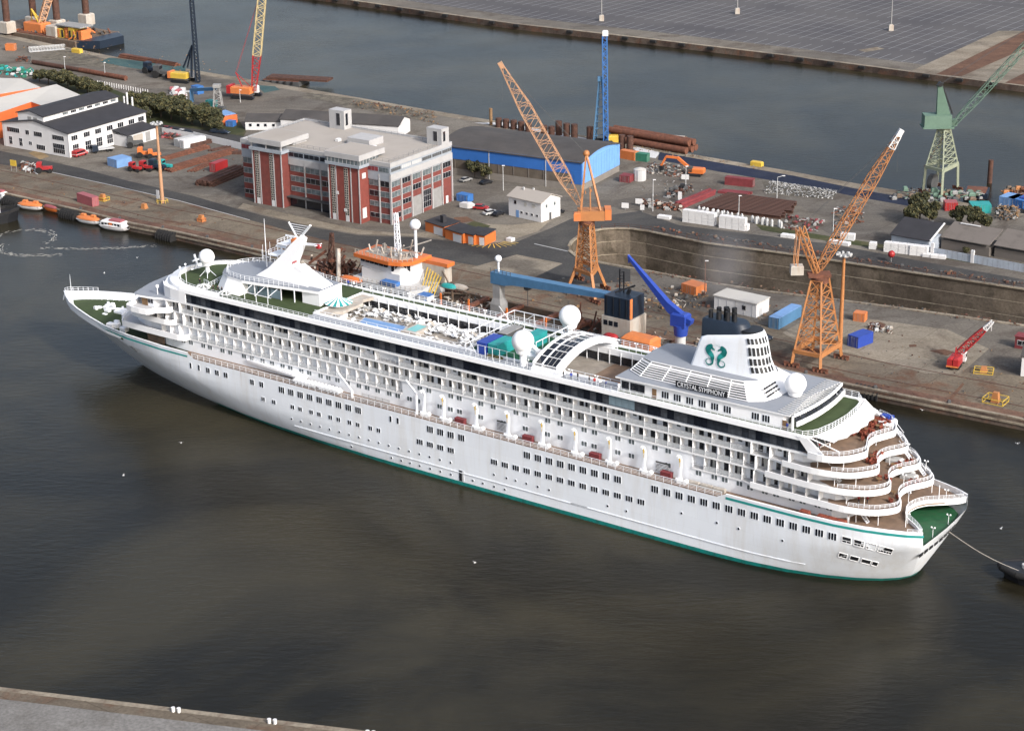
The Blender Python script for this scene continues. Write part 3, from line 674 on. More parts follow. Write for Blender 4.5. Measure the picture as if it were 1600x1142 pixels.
# radomes
def radome(x, y, zc, r, z0, rp, flare=True):
    m = MB(); m.sphere((x,y,zc), r, 24, 14); m.build('radome', 'purewhite', ship)
    m = MB(); m.tube((x,y,z0),(x,y,zc-r*.85), rp, rp*.92, 14); m.tube((x,y,zc-r*1.05),(x,y,zc-r*.72), r*.62, r*.72, 18); m.build('radome_pedestal', 'purewhite', ship)
radome(-12.55,9.25,32.75,2.32,27.55,.72); radome(-12.45,-8.05,33.1,2.32,27.55,.72); radome(-70.03,.8,33.0,2.1,30.7,1.2)
radome(82.7,1.4,32.3,1.85,28.6,.5)
m = MB()
for a in range(4): m.bar((82.7+1.9*cos(a*pi/2+.7),1.4+1.9*sin(a*pi/2+.7),27.6),(82.7,1.4,29.6),.12)
m.build('radome_legs', 'white', ship)
radome(89.6,11.2,26.6,.42,24.6,.1)
for x, y, h in ((84,7.2,4.2),(86.2,6.8,3.0),(71,-7.6,8),(68.5,-7.4,9),(73,-7,6),(72,-6.2,7.5),(66,-6,4)):
    m = MB(); m.tube((x,y,27.6),(x,y,27.6+h),.09,.04,6); 
    if h < 4.5: m.sphere((x,y,27.6+h),.28,8,6)
    m.build('whip_antenna', 'white', ship)
m = MB(); m.tube((68.6,-3.6,31),(68.6,-3.6,42.5),.16,.05,6); m.bar((67.6,-3.6,33.5),(69.6,-3.6,33.5),.15); m.build('signal_mast', 'white', ship)
m = MB()
for y in (-3.5,-1.5): m.bar((88.5,y,27.7),(89.6,y,31),.35,.35); m.bar((89.3,y-1,29.6),(89.3,y+1,29.6),.3)
m.bar((86.5,-3,28.6),(87,2.5,28.8),.3); m.build('foremast', 'white', ship)
# whirlpool canopy frames on the forward turf
for (x, y) in ((76.5,9.3),(69.3,9.6)):
    m = MB()
    for k in range(8):
        a = k*pi/4; m.bar((x+1.7*cos(a),y+1.5*sin(a),28.3),(x,y,29.1),.12); m.bar((x+1.7*cos(a),y+1.5*sin(a),28.3),(x+1.7*cos(a+pi/4),y+1.5*sin(a+pi/4),28.3),.14)
    m.tube((x,y,27.6),(x,y,29.1),.12,n=6); m.build('round_canopy', 'purewhite', ship)
# striped umbrella bar
m = MB(); n_ = 24
for i in range(n_):
    a0, a1 = 2*pi*i/n_, 2*pi*(i+1)/n_; c = (43.5,.8); r_ = 3.2
    m.add([(c[0],c[1],29.6),(c[0]+r_*cos(a0),c[1]+r_*sin(a0),28.3),(c[0]+r_*cos(a1),c[1]+r_*sin(a1),28.3)], [(0,1,2)], i%2)
m.build('striped_umbrella', ['purewhite','cteal'], ship)
m = MB(); m.tube((43.5,.8,24.6),(43.5,.8,28.3),1.9,1.9,16); m.build('umbrella_bar', 'purewhite', ship)
m = MB(); m.prism(sym([(44.3,0),(44.3,7.8),(40.5,7.8),(41.5,5),(40,3.5)]), 26.9, 27.6, 0); m.build('bar_platform', ['pale'], ship)
# pools
m = MB(); m.prism([(38.6,-1.9),(37.4,1.9),(26.6,2.3),(25.4,.2),(26.6,-2.4)], 24.62, 24.95, 0); m.build('pool_rim', 'lightgrey', ship)
m = MB(); m.prism([(38.1,-1.6),(37.1,1.5),(26.8,1.9),(25.9,.2),(26.9,-2.0)], 24.95, 24.99, 0); m.build('covered_pool', 'paleblue', ship)
m = MB(); m.bev(20.9,-3.7,24.62,25.0,2.1,25.7,.2); m.build('whirlpool_surround', 'pale', ship)
mat('poolwater', (.16,.42,.42), .1, var=.1)
MB().box(21.7,-2.9,25.7,24.2,1.2,25.73).build('whirlpool_water', 'poolwater', ship)
mat('ochre', (.26,.17,.05), .8, var=.3, scale=1.5)
for x, y in ((9.5,3.4),(6.0,4.6)):
    m = MB(); m.tube((x,y,24.62),(x,y,25.1),1.8,1.8,16); m.build('planter_ring', 'ochre', ship, (0,0,0))
# container yard frame
m = MB(); fr = [(2.2,9.0),(2.2,-8.6),(-13.2,-8.6),(-13.2,5.5)]
for a, b_ in zip(fr, fr[1:]):
    for z in (29.2,31.5): m.bar((a[0],a[1],z),(b_[0],b_[1],z),.14)
    p = resample([(a[0],a[1],0),(b_[0],b_[1],0)], 2.4)
    for q in p: m.bar((q.x,q.y,27.5),(q.x,q.y,31.5),.12)
m.bar((2.2,-8.6,27.5),(2.2,-3,34),.1); m.bar((2.2,-8.6,27.5),(-3,-8.6,31.5),.12); m.bar((-13.2,-8.6,31.5),(-7,-8.6,27.5),.12)
m.bar((2.2,9,31.5),(-.5,9,27.5),.12); m.build('yard_frame', 'white', ship)
m = MB(); rail(m, [(0,10.2,27.55),(-11,10.2,27.55)], 2.6, 2.0, .06, 1); m.build('yard_fence', 'white', ship)
m = MB(); m.box(-14.2,2.2,27.5,-9.5,5.8,28.3); m.bar((-14.4,4.8,28.4),(-9.8,3.0,29.8),.9,.6); m.sphere((-13.2,4.4,28.8),.9,10,6); m.build('covered_equipment', 'purewhite', ship)
# sliding roof arch
ny, nx = 9, 4; X0, X1 = -15.6, -22.6
def az(y): return 28.9+2.7*(1-(y/10.6)**2)
ys = [10.3-20.6*i/ny for i in range(ny+1)]; m = MB()
for x0, x1, dz in ((X0,X0-.55,.25),(X1+1.2,X1,.35),(X0-2.2,X0-2.5,.18)):
    for a, b_ in zip(ys, ys[1:]):
        m.add([(x0,a,az(a)+dz),(x1,a,az(a)+dz),(x1,b_,az(b_)+dz),(x0,b_,az(b_)+dz),(x0,a,az(a)-.5),(x1,a,az(a)-.9),(x1,b_,az(b_)-.9),(x0,b_,az(b_)-.5)],[(0,1,2,3),(4,7,6,5),(0,4,5,1),(1,5,6,2),(2,6,7,3),(3,7,4,0)])
for y in ys:
    m.bar((X0,y,az(y)+.1),(X1+1.2,y,az(y)+.1),.14)
for s_ in (1,-1): m.bev(X1,8.6*s_ if s_ > 0 else -11,27.5,X0,11*s_ if s_ > 0 else -8.6,28.6,.3)
m.build('sliding_roof_frame', 'purewhite', ship)
xs = [X0-.6,X0-2.2,X0-3.5,X0-4.65,X1+1.25]
for i in range(4):
    for a, b_ in list(zip(ys, ys[1:])):
        p = MB(); p.add([(xs[i]-.08,a-.06,az(a)+.05),(xs[i+1]+.08,a-.06,az(a)+.05),(xs[i+1]+.08,b_+.06,az(b_)+.05),(xs[i]-.08,b_+.06,az(b_)+.05)],[(0,1,2,3)])
        p.build('roof_pane', 'glassdark', ship)
# lower aft court seen through the opening
MB().box(-36,-8.2,24.62,-23.5,8.2,24.68).build('court_deck', 'teak', ship)
# ---- aft house, louvred funnel base, funnel
lev = [(-36.4,0),(-36.4,10.2),(-73.8,10.2),(-75.2,7),(-75.8,3),(-76,0)]
level('aft_house', [(-36.6,0),(-36.6,10.2),(-72.6,10.2),(-73.4,8.6),(-71.6,8.4),(-72.4,4),(-72.6,0)], 27.5, 30.3, 'purewhite')
level('aft_house_roof', [(-35.9,0),(-35.9,11.0),(-74.0,10.4),(-73.6,7),(-72.9,3),(-72.6,0)], 30.3, 30.6, 'purewhite', 'greydeck')
lb = sym([(-36.6,5.5),(-38,7.2),(-41,8.4),(-62,8.9),(-65,8.6),(-67.2,6.8),(-68,3.5),(-68.2,0)]); 
lo_ = [(-36.2,0),(-36.6,6.6),(-40,8.4),(-60,8.8),(-64,8.6),(-66.6,6.9),(-67.6,3.4),(-67.8,0)]
hi_ = [(-38.2,0),(-38.4,4.6),(-41,5.8),(-59,5.9),(-61.6,5.6),(-63.4,4.4),(-64.2,2.2),(-64.4,0)]
cl = MB(); cl.loft([[(x,y,30.6) for x,y in sym([(a+.6 if a > -40 else a+.3 if a < -63 else a, max(0,b-.6)) for a,b in lo_])],[(x,y,33.0) for x,y in sym(hi_)]], 0); cl.build('funnel_house', 'darkgrey', ship)
lv = MB()
for k in range(7):
    t = k/7; a = [(p[0]+(q[0]-p[0])*t, p[1]+(q[1]-p[1])*t) for p, q in zip(lo_, hi_)]
    z = 30.75+2.2*t
    for s_ in (1,-1):
        for p, q in zip(a, a[1:]): lv.bar((p[0],p[1]*s_,z),(q[0],q[1]*s_,z),.18,.13 if k < 6 else .5)
for s_ in (1,-1):
    for i in range(len(lo_)-1):
        for t in ((0,.25,.5,.75) if i in (2,) else (0,)):
            p = [lo_[i][j]+(lo_[i+1][j]-lo_[i][j])*t for j in (0,1)]; q = [hi_[i][j]+(hi_[i+1][j]-hi_[i][j])*t for j in (0,1)]
            lv.bar((p[0],p[1]*s_,30.7),(q[0],q[1]*s_,33.0),.16)
lv.build('louvres', 'purewhite', ship)
# solid white aft slope of the louvred house
sl = MB(); sl.loft([[(-64.2,8.7,30.65),(-66.8,6.9,30.65),(-67.9,3.4,30.65),(-68,-3.4,30.65),(-66.8,-6.9,30.65),(-64.2,-8.7,30.65)],[(-61.8,5.7,33.1),(-63.6,4.4,33.1),(-64.5,2.2,33.1),(-64.5,-2.2,33.1),(-63.6,-4.4,33.1),(-61.8,-5.7,33.1)]], 0, closed=False, caps=False); sl.build('funnel_house_slope', 'purewhite', ship)
level('funnel_house_roof', hi_, 32.95, 33.3, 'purewhite', 'greydeck')
GR = MB()
for k in range(3):
    for j in range(5):
        y = 5.6-j*1.0-k*.2; GR.box(-67.0+.55*k,y-.32,31.2+.55*k,-66.8+.55*k,y+.32,31.55+.55*k)
GR.build('slope_vents', 'black', ship)
def fring(z, x0, x1, hw, rr):      # rounded-rectangle ring; pointed front left, round back
    pts = []
    for i in range(8):
        a = pi/2*i/7; pts.append((x0-rr*.5+rr*.5*cos(a)*1.0, hw-rr*.5+rr*.5*sin(a)))
    n = 12
    for i in range(n+1):
        a = pi/2-(pi/2)*0-i*(pi/2)/n; pts.append((x1+hw*.95-hw*.95*cos(pi/2-i*(pi/2)/n)*1.0 if False else x1+hw*.95*(1-sin(i*(pi/2)/n)), hw*cos(i*(pi/2)/n)))
    return [(x,y,z) for x,y in pts]+[(x,-y,z) for x,y in reversed(pts)]
fn = MB(); lvls = [(33.0,-48.1,-65.2,3.5,1.6),(34,-48.4,-64.9,3.35,1.6),(36,-49.0,-63.9,3.1,1.5),(38,-49.6,-63.0,2.9,1.5),(39.2,-50.1,-62.4,2.75,1.6),(39.6,-51.0,-62.2,2.5,1.8)]
def rings(ls, top): 
    out = []
    for z, a, b_, h_, r_ in ls:
        rg_ = fring(0, a, b_, h_, r_); out.append([(x, y, z+(top*(a-x)/(a-b_) if z > 36 else top*.0*(z-33)/6)) for x, y, _ in rg_])
    return out
fn.loft(rings(lvls, 2.2), 0, True); fn.build('funnel', 'hullwhite', ship)
fn = MB(); fn.loft([[(x,y,z) for x,y,z in fring(38.6,-49.8,-61.0,2.5,1.6)],[(x,y,z) for x,y,z in fring(42.6,-49.8,-59.0,2.1,1.4)],[(x,y,z) for x,y,z in fring(42.9,-50.2,-58.6,1.8,1.4)]], 0, True); fn.build('funnel_top', 'navy', ship)
fn = MB(); fn.loft([[(x,y,z+2.0) for x,y,z in fring(39.2,-58.8,-62.0,2.1,1.0)],[(x,y,z+2.1) for x,y,z in fring(39.8,-58.8,-62.1,2.2,1.0)]]); fn.build('funnel_inner', 'black', ship)
for x, y, h, r_ in ((-51.3,.9,1.9,.45),(-52.2,-.7,2.1,.5),(-53.2,1.1,2.0,.5),(-53.9,-.6,2.5,.55),(-55.0,.9,2.2,.5),(-55.6,-.7,2.6,.5),(-56.4,.6,2.0,.45),(-54.6,0,2.4,.4)):
    m = MB(); m.tube((x,y,42.2),(x,y,42.5+h),r_,r_,12,0,True,False); m.tube((x,y,42.2),(x,y,42.4+h),r_*.85,r_*.85,12,0,True); m.build('exhaust_pipe', 'black', ship)
# the grid of dark openings on the rounded back of the funnel
for r_ in range(4):
    for c in range(6):
        z0 = (34.3,35.7,36.75,37.85)[r_]; t0 = .10+c*.17; hz = (1.1,.8,.8,.95)[r_]
        def fp(t, z, o=.16):
            k = (z-33)/6.2; x1 = -65.2+(2.8)*k; hw = 3.5-.75*k; a = t*pi/2
            zz = z+2.2*min(1,max(0,(z-36))/2)*.95
            return (x1+hw*.95*(1-sin(a))-o*sin(a), hw*cos(a)+o*cos(a), zz)
        q = [fp(t0,z0),fp(t0+.115,z0),fp(t0+.115,z0+hz),fp(t0,z0+hz)]
        z0 -= 0
        m = MB(); m.add(q, [(0,1,2,3)]); m.build('funnel_vent', 'black', ship)
# emblem: two facing seahorses under a crown, flat shapes on the funnel side
def emblem():
    m = MB()
    def P(u, v):      # u to the right in the picture (aft), v up
        x = -51.5-u*4.9; z = 33.9+v*4.3; return (x, (3.5 if z < 33 else 3.5+(3.1-3.5)*(z-33)/3 if z < 36 else 3.1-.1*(z-36)/1)+.16, z)
    def horse(f):
        g = lambda u, v: P(u if f else 1-u, v)
        body = [(.30,1.0,.05),(.24,.93,.10),(.17,.86,.12),(.13,.77,.12),(.15,.68,.12),(.22,.60,.12),(.30,.52,.11),(.35,.44,.09),(.36,.35,.08),(.355,.30,.06)]+[(.225+.155*cos(q_), .20+.145*sin(q_), .045-.004*i_) for i_, q_ in enumerate([.2-.62*j_ for j_ in range(10)])]
        pts = []
        L1, L2 = [], []
        for i, (u, v, w) in enumerate(body):
            a = body[max(0,i-1)]; b_ = body[min(len(body)-1,i+1)]; du, dv = b_[0]-a[0], b_[1]-a[1]; l = hypot(du, dv)
            L1.append((u-dv/l*w, v+du/l*w)); L2.append((u+dv/l*w, v-du/l*w))
        for i in range(len(body)-1):
            m.add([g(*L1[i]),g(*L1[i+1]),g(*L2[i+1]),g(*L2[i])], [(0,1,2,3),(3,2,1,0)])
        m.add([g(.28,.93),g(.44,.80),g(.42,.74),g(.24,.82)], [(0,1,2,3),(3,2,1,0)])
        for k in range(4): m.add([g(.04+.01*k,.82-.07*k),g(.10,.84-.07*k),g(.10,.77-.07*k)], [(0,1,2),(2,1,0)])
    horse(True); horse(False)
    for k in range(7):
        a = radians(50+80*k/6); m.add([P(.5+.16*cos(a),.86+.12*sin(a)),P(.5+.17*cos(a)+.012,.86+.12*sin(a)),P(.5+.3*cos(a),.86+.25*sin(a))], [(0,1,2),(2,1,0)])
    return m
emblem().build('funnel_emblem', 'teal', ship)
# name board and lettering
MB().box(-60.3,9.7,30.9,-49.0,9.95,32.2).build('name_board', 'black', ship)
lv = MB()
for x in (-50,-53,-56,-59): lv.bar((x,9.8,31.4),(x,7.9,31.4),.12)
lv.build('board_bracket', 'white', ship)
def lettering(txt, width, h, loc, rot, m, nm, parent, bold=.0, scx=None):
    c = bpy.data.curves.new(nm, 'FONT'); c.body = txt; c.size = 1; c.align_x = 'CENTER'; c.align_y = 'CENTER'; c.offset = bold; c.extrude = .01
    o = bpy.data.objects.new(nm, c); COL.objects.link(o); bpy.context.view_layer.update()
    dg = bpy.context.evaluated_depsgraph_get(); me = bpy.data.meshes.new_from_object(o.evaluated_get(dg))
    COL.objects.unlink(o); bpy.data.objects.remove(o)
    xs = [v.co.x for v in me.vertices]; ysv = [v.co.y for v in me.vertices]
    w = max(xs)-min(xs); hh = max(ysv)-min(ysv)
    for v in me.vertices: v.co.x = (v.co.x-(max(xs)+min(xs))/2)*width/w; v.co.y = (v.co.y-(max(ysv)+min(ysv))/2)*h/hh
    me.materials.append(MATS[m]); q = put(nm, me, parent, loc, rot); return q
lettering('CRYSTAL SYMPHONY', 10.5, 1.0, (-54.65,9.97,31.55), (pi/2,0,pi), 'white', 'name_lettering', ship, .0)
lettering('CRYSTAL SYMPHONY', 9.5, .75, (97.6,13.55,10.9), (pi/2+.3,0,pi-.42), 'darkgrey', 'bow_lettering', ship, .0)
lettering('CRYSTAL SYMPHONY', 8, .5, (-102.1,0,9.9), (pi/2,0,-pi/2), 'darkgrey', 'stern_lettering', ship, .0)
for x in (-46.9,-49.6,-52.4,-55.15,-57.9,-60.65,-66.7,-68.95): put('house_window', W3, ship, (x, 10.22, 28.75))
for x0, x1 in ((-36.9,-38.6),(-38.9,-42.2)): MB().box(x1,10.2,27.9,x0,10.26,29.7).build('house_glazing', 'glassdark', ship)
MB().box(-44.9,10.2,27.55,-43.9,10.26,29.5).build('house_door', 'wood', ship)
MB().box(-73.3,10.2,27.55,-72.4,10.26,29.3).build('house_door', 'wood', ship)
for i in range(4): MB().box(-73.66,8.9-i*1.0,28.7,-73.5,9.7-i*1.0,29.8).build('aft_house_window', 'glassdark', ship)
# slatted aft roof and its glazed bow
m = MB()
for i in range(22):
    y = 9.8-i*.93; xx = -72.9-1.1*(1-(y/10)**2)*-1; m.bar((-71.2,y,30.72),(-74.6-.9*(1-(y/10)**2),y,30.55),.35,.08)
m.build('slatted_canopy', 'lightgrey', ship)
m = MB(); pts = [(-74.2+0*y,y) for y in (9.9,)]
arc = [(-74.6-1.0*(1-(y/10)**2), y) for y in [9.9-1.8*i for i in range(12)]]
for a, b_ in zip(arc, arc[1:]): m.bar((a[0],a[1],30.5),(b_[0],b_[1],30.5),.3,.5); m.bar((a[0]-.6,a[1],28.9),(b_[0]-.6,b_[1],28.9),.3,.9)
for s_ in (1,-1): m.bar((-74.4,9.9*s_,27.5),(-74.4,9.9*s_,30.4),.6,.3)
m.build('canopy_fascia', 'purewhite', ship)
for a, b_ in zip(arc, arc[1:]):
    if abs(a[1]) > 2: MB().add([(a[0]-.2,a[1]-.1,29.2),(b_[0]-.2,b_[1]+.1,29.2),(b_[0],b_[1]+.1,30.2),(a[0],a[1]-.1,30.2)], [(0,1,2,3),(3,2,1,0)]); 
for a, b_ in zip(arc, arc[1:]):
    g = MB(); g.add([(a[0]-.3,a[1]-.1,29.3),(b_[0]-.3,b_[1]+.1,29.3),(b_[0]-.02,b_[1]+.1,30.25),(a[0]-.02,a[1]-.1,30.25)], [(0,1,2,3)]); g.build('canopy_window', 'glasspane', ship)
# aft lounge awning over the terrace, glazing below
m = MB(); A1 = [(-79.0-1.4*(1-(y/11)**2), y) for y in [10.6-2.1*i for i in range(11)]]
A2 = [(-82.6-1.6*(1-(y/11)**2)+(.5 if i%2 else 0), y*.9) for i, (_, y) in enumerate(A1)]
for (a, b_), (c, d) in zip(zip(A1, A1[1:]), zip(A2, A2[1:])):
    m.add([(a[0],a[1],27.6),(b_[0],b_[1],27.6),(d[0],d[1],26.9),(c[0],c[1],26.9)], [(0,1,2,3),(3,2,1,0)])
    m.add([(c[0],c[1],26.9),(d[0],d[1],26.9),(d[0],d[1],26.7),(c[0],c[1],26.7)], [(0,1,2,3),(3,2,1,0)])
m.build('awning', 'purewhite', ship)
for i in range(len(A1)-1):
    a, b_ = A1[i], A1[i+1]; g = MB(); x = 1.2
    g.add([(a[0]+x-.9,a[1]-.08,24.7),(b_[0]+x-.9,b_[1]+.08,24.7),(b_[0]+x,b_[1]+.08,26.9),(a[0]+x,a[1]-.08,26.9)], [(0,1,2,3)]); g.build('terrace_window', 'glassdark', ship)
m = MB()
for a in A1: m.bar((a[0]+.25,a[1],24.6),(a[0]+1.15,a[1],26.9),.14)
for a, b_ in zip(A1, A1[1:]): m.bar((a[0]+.25,a[1],24.7),(b_[0]+.25,b_[1],24.7),.18,.3)
for s_ in (1,-1): m.bar((-78.5,11.4*s_,27.6),(-84.2,9.8*s_,25.4),.16); m.bar((-84.2,9.8*s_,24.6),(-84.2,9.8*s_,25.4),.12)
m.build('terrace_window_frame', 'purewhite', ship)
# stairs and lamp posts on the terraces
for x, y, z in ((-87.5,-10.6,21.9),(-90.3,-8.6,18.95),(-93,-9.5,15.85),(-90.5,9.5,12.65),(-86,9,15.9),(-84,8.5,18.95)):
    m = MB()
    for k in range(9): m.box(x-.1+.28*k,y-.5,z+.3*k,x+.25+.28*k,y+.5,z+.3*k+.06)
    for s_ in (-.5,.5): m.bar((x,y+s_,z+.9),(x+2.4,y+s_,z+3.4),.07); m.bar((x,y+s_,z),(x+2.4,y+s_,z+2.6),.12)
    m.build('stair', 'white', ship)
def lamp(x, y, z, h=1.9):
    m = MB(); m.tube((x,y,z),(x,y,z+h),.06,.05,6); m.bar((x-.3,y,z+h),(x+.3,y,z+h),.06); m.sphere((x-.32,y,z+h+.12),.17,8,6); m.sphere((x+.32,y,z+h+.12),.17,8,6); return m
LMP = lamp(0,0,0).mesh('deck_lamp', ['purewhite'])
for p in ((-87.9,2.2,24.9),(-87.0,-3.4,24.9),(-91,2.6,21.9),(-91.5,-4,21.9),(-94.3,3.2,18.9),(-95,-5,18.9),(-95.7,3.8,15.9),(-97,6.6,13.0),(-98.5,-7.2,13.0),(-100.9,3.8,10.1),(-101,-3,10.1)): put('deck_lamp', LMP, ship, p)
for x in (38,31,24,17,10,-24,-28.5,-33): put('deck_lamp', LMP, ship, (x,-8.6,27.9)); 
for x in (-14.5,-25,-31.2): put('deck_lamp', LMP, ship, (x,10.6,27.55))
PST = MB().tube((0,0,0),(0,0,2.9),.09,n=6).mesh('deck_pillar', ['purewhite'])
for p in ((-88.5,10.6,12.65),(-92.5,9.6,12.65),(-97,7.4,12.6),(-86.5,10.8,15.85),(-89.5,9.5,15.85),(-84,11,18.95),(-87.5,9.3,18.95),(-80.5,11.2,21.9),(-85,9.6,21.9),(-94.6,-9.5,12.6),(-97,-7.4,12.6),(-90,-9.5,15.85),(-87.5,-9.3,18.95)): put('deck_pillar', PST, ship, p)
# davits
def davit():
    m = MB(); 
    m.loft([[(-.55,-.35,0),(.55,-.35,0),(.55,.35,0),(-.55,.35,0)],[(-.3,-.3,1.4),(.3,-.3,1.4),(.3,.2,1.4),(-.3,.2,1.4)],[(-.25,-.55,4.2),(.25,-.55,4.2),(.25,-.1,4.2),(-.25,-.1,4.2)],[(-.22,-.2,5.3),(.22,-.2,5.3),(.22,.25,5.3),(-.22,.25,5.3)],[(-.2,.6,5.7),(.2,.6,5.7),(.2,.9,5.4),(-.2,.9,5.4)]], 0)
    m.bar((.7,-.3,0),(.35,-.5,4),.12); m.bar((.35,.3,.3),(.7,-.2,3.4),.1); m.tube((.5,.1,.4),(1.1,.1,.4),.35,n=10)
    return m
DV = davit().mesh('davit', ['white'])
DC = MB().box(-.3,.3,5.3,.4,1.1,5.75).mesh('davit_cap', ['purewhite'])
DH = MB().bar((-.45,.7,4.4),(-.4,.8,5.2),.22,.22).bar((-.45,.7,3.4),(-.45,.75,4.4),.07,.07,0).mesh('davit_hook', ['yellow'])
for i, x in enumerate((10.8,5.6,-2.9,-11.0,-19.6,-27.6,-35.8,-43.8,-52.0)):
    d = put('davit', DV, ship, (x,12.75,12.65)); d.scale = (.72,1,1); put('davit_cap', DC, d); 
    if i: put('davit_hook', DH, d)
# forward store crane, launching arm, rescue boat frame
m = MB(); m.tube((30,13.4,12.6),(30,13.4,14.2),.3,n=8); m.bar((30,13.4,14.1),(34.6,12.4,17.0),.35,.4); m.build('boat_crane', 'white', ship)
m = MB(); m.tube((12.4,13.2,12.6),(12.4,13.2,17.4),.32,.25,8); m.bar((12.4,13.2,17.2),(15.6,12.6,19.4),.3,.4); m.build('boat_crane', 'white', ship)
m = MB(); rail(m, [(26.5,14.2,12.7),(19,14.2,12.7)], 1.9, 1.8, .05, 8); m.build('bicycle_cage', 'grey', ship)
# bow gear
m = MB(); m.bev(112.2,-1.2,12.35,115.6,1.4,13.0,.2); m.bar((111,-2.6,12.8),(118,1.4,13.1),.5,.4); m.bar((111.5,2.4,12.8),(115.5,-1.6,13.0),.5,.4); m.tube((113,-2.6,12.9),(113,-1.4,12.9),.7,n=10); m.build('windlass', 'purewhite', ship)
for x, y in ((106.5,8.4),(109,7.2),(100.5,-8),(121,2),(121,-2),(98,2)): MB().tube((x,y,12.3),(x,y,13.2),.35,.35,10).build('bollard', 'purewhite', ship)
rr = random.Random(2); k = MB()
for i in range(34):
    x = rr.uniform(103,122); w_ = max(1, (126-x)*.38); y = rr.uniform(-w_,w_); k.bev(x-rr.uniform(.2,.8),y-rr.uniform(.2,.6),12.3,x+rr.uniform(.2,.8),y+rr.uniform(.2,.6),12.3+rr.uniform(.3,1.0),.1)
k.build('foredeck_fittings', 'purewhite', ship, kind='stuff')
for x, y in ((107.2,8.6),(108.2,9.4),(103.5,9.6)): MB().bev(x-.9,y-.7,12.35,x+.9,y+.7,13.6,.25).build('mooring_winch', 'purewhite', ship)
m = MB(); m.tube((98,-4.5,12.35),(98,-4.5,12.9),2.6,2.6,20); m.build('helideck_table', 'pale', ship)
m = MB(); m.tube((131.8,0,13.6),(131.8,0,19.0),.09,.05,6); m.build('jackstaff', 'white', ship)
m = MB(); m.add([(131.8,0,19),(131.0,.5,18.6),(131.8,0,18.4)], [(0,1,2),(2,1,0)]); m.build('bow_flag', 'purewhite', ship)
m = MB(); rail(m, [(127.3,4.8,14.0),(130.8,2.8,14.1),(133.9,.2,14.2),(133.9,-.2,14.2),(130.8,-2.8,14.1),(127.3,-4.8,14.0)], 1.0, 1.3, .06, 2); m.build('bow_railing', 'white', ship)
# bridge wing glazing and details
for i in range(5): MB().box(89.9+i*.85,12.62,22.7,90.55+i*.85,12.68,23.9).build('wing_window', 'glassdark', ship)
MB().box(95.9,11.2,20.5,98.3,11.4,21.3)
for y in range(-9,10): 
    X = 97.25-(abs(y)/9)**2*2.4; o = MB().box(-.05,-.42,0,.06,.42,1.2).build('bridge_window', 'glassdark', ship, (X,y*1.0,22.7)); o.rotation_euler = (0,0,-(y/9)*.45 if y else 0)
MB().box(91.5,12.7,21.95,93.4,12.74,23.8).build('wing_door', 'wood', ship)
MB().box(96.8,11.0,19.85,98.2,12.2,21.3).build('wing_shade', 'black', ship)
for k in range(3): MB().box(97-.0-k*2.2,8.0,12.6,95.4-k*2.2,11.9,15.4) 
MB().box(88.2,11.5,12.65,93.5,11.75,15.4).build('mooring_door', 'brownsteel', ship)
# forward gallery that steps out at the end of the bow bulwark
m = MB(); m.prism([(62,11.6),(44.2,11.6),(43.4,12.6),(44.2,13.3),(47,13.5),(62,12.0)], 13.9, 14.3); rail(m, [(61,12.2,14.3),(47,13.4,14.3),(43.8,12.8,14.3)], 1.0, 1.4, .05, 3); m.build('side_gallery_step', 'purewhite', ship)


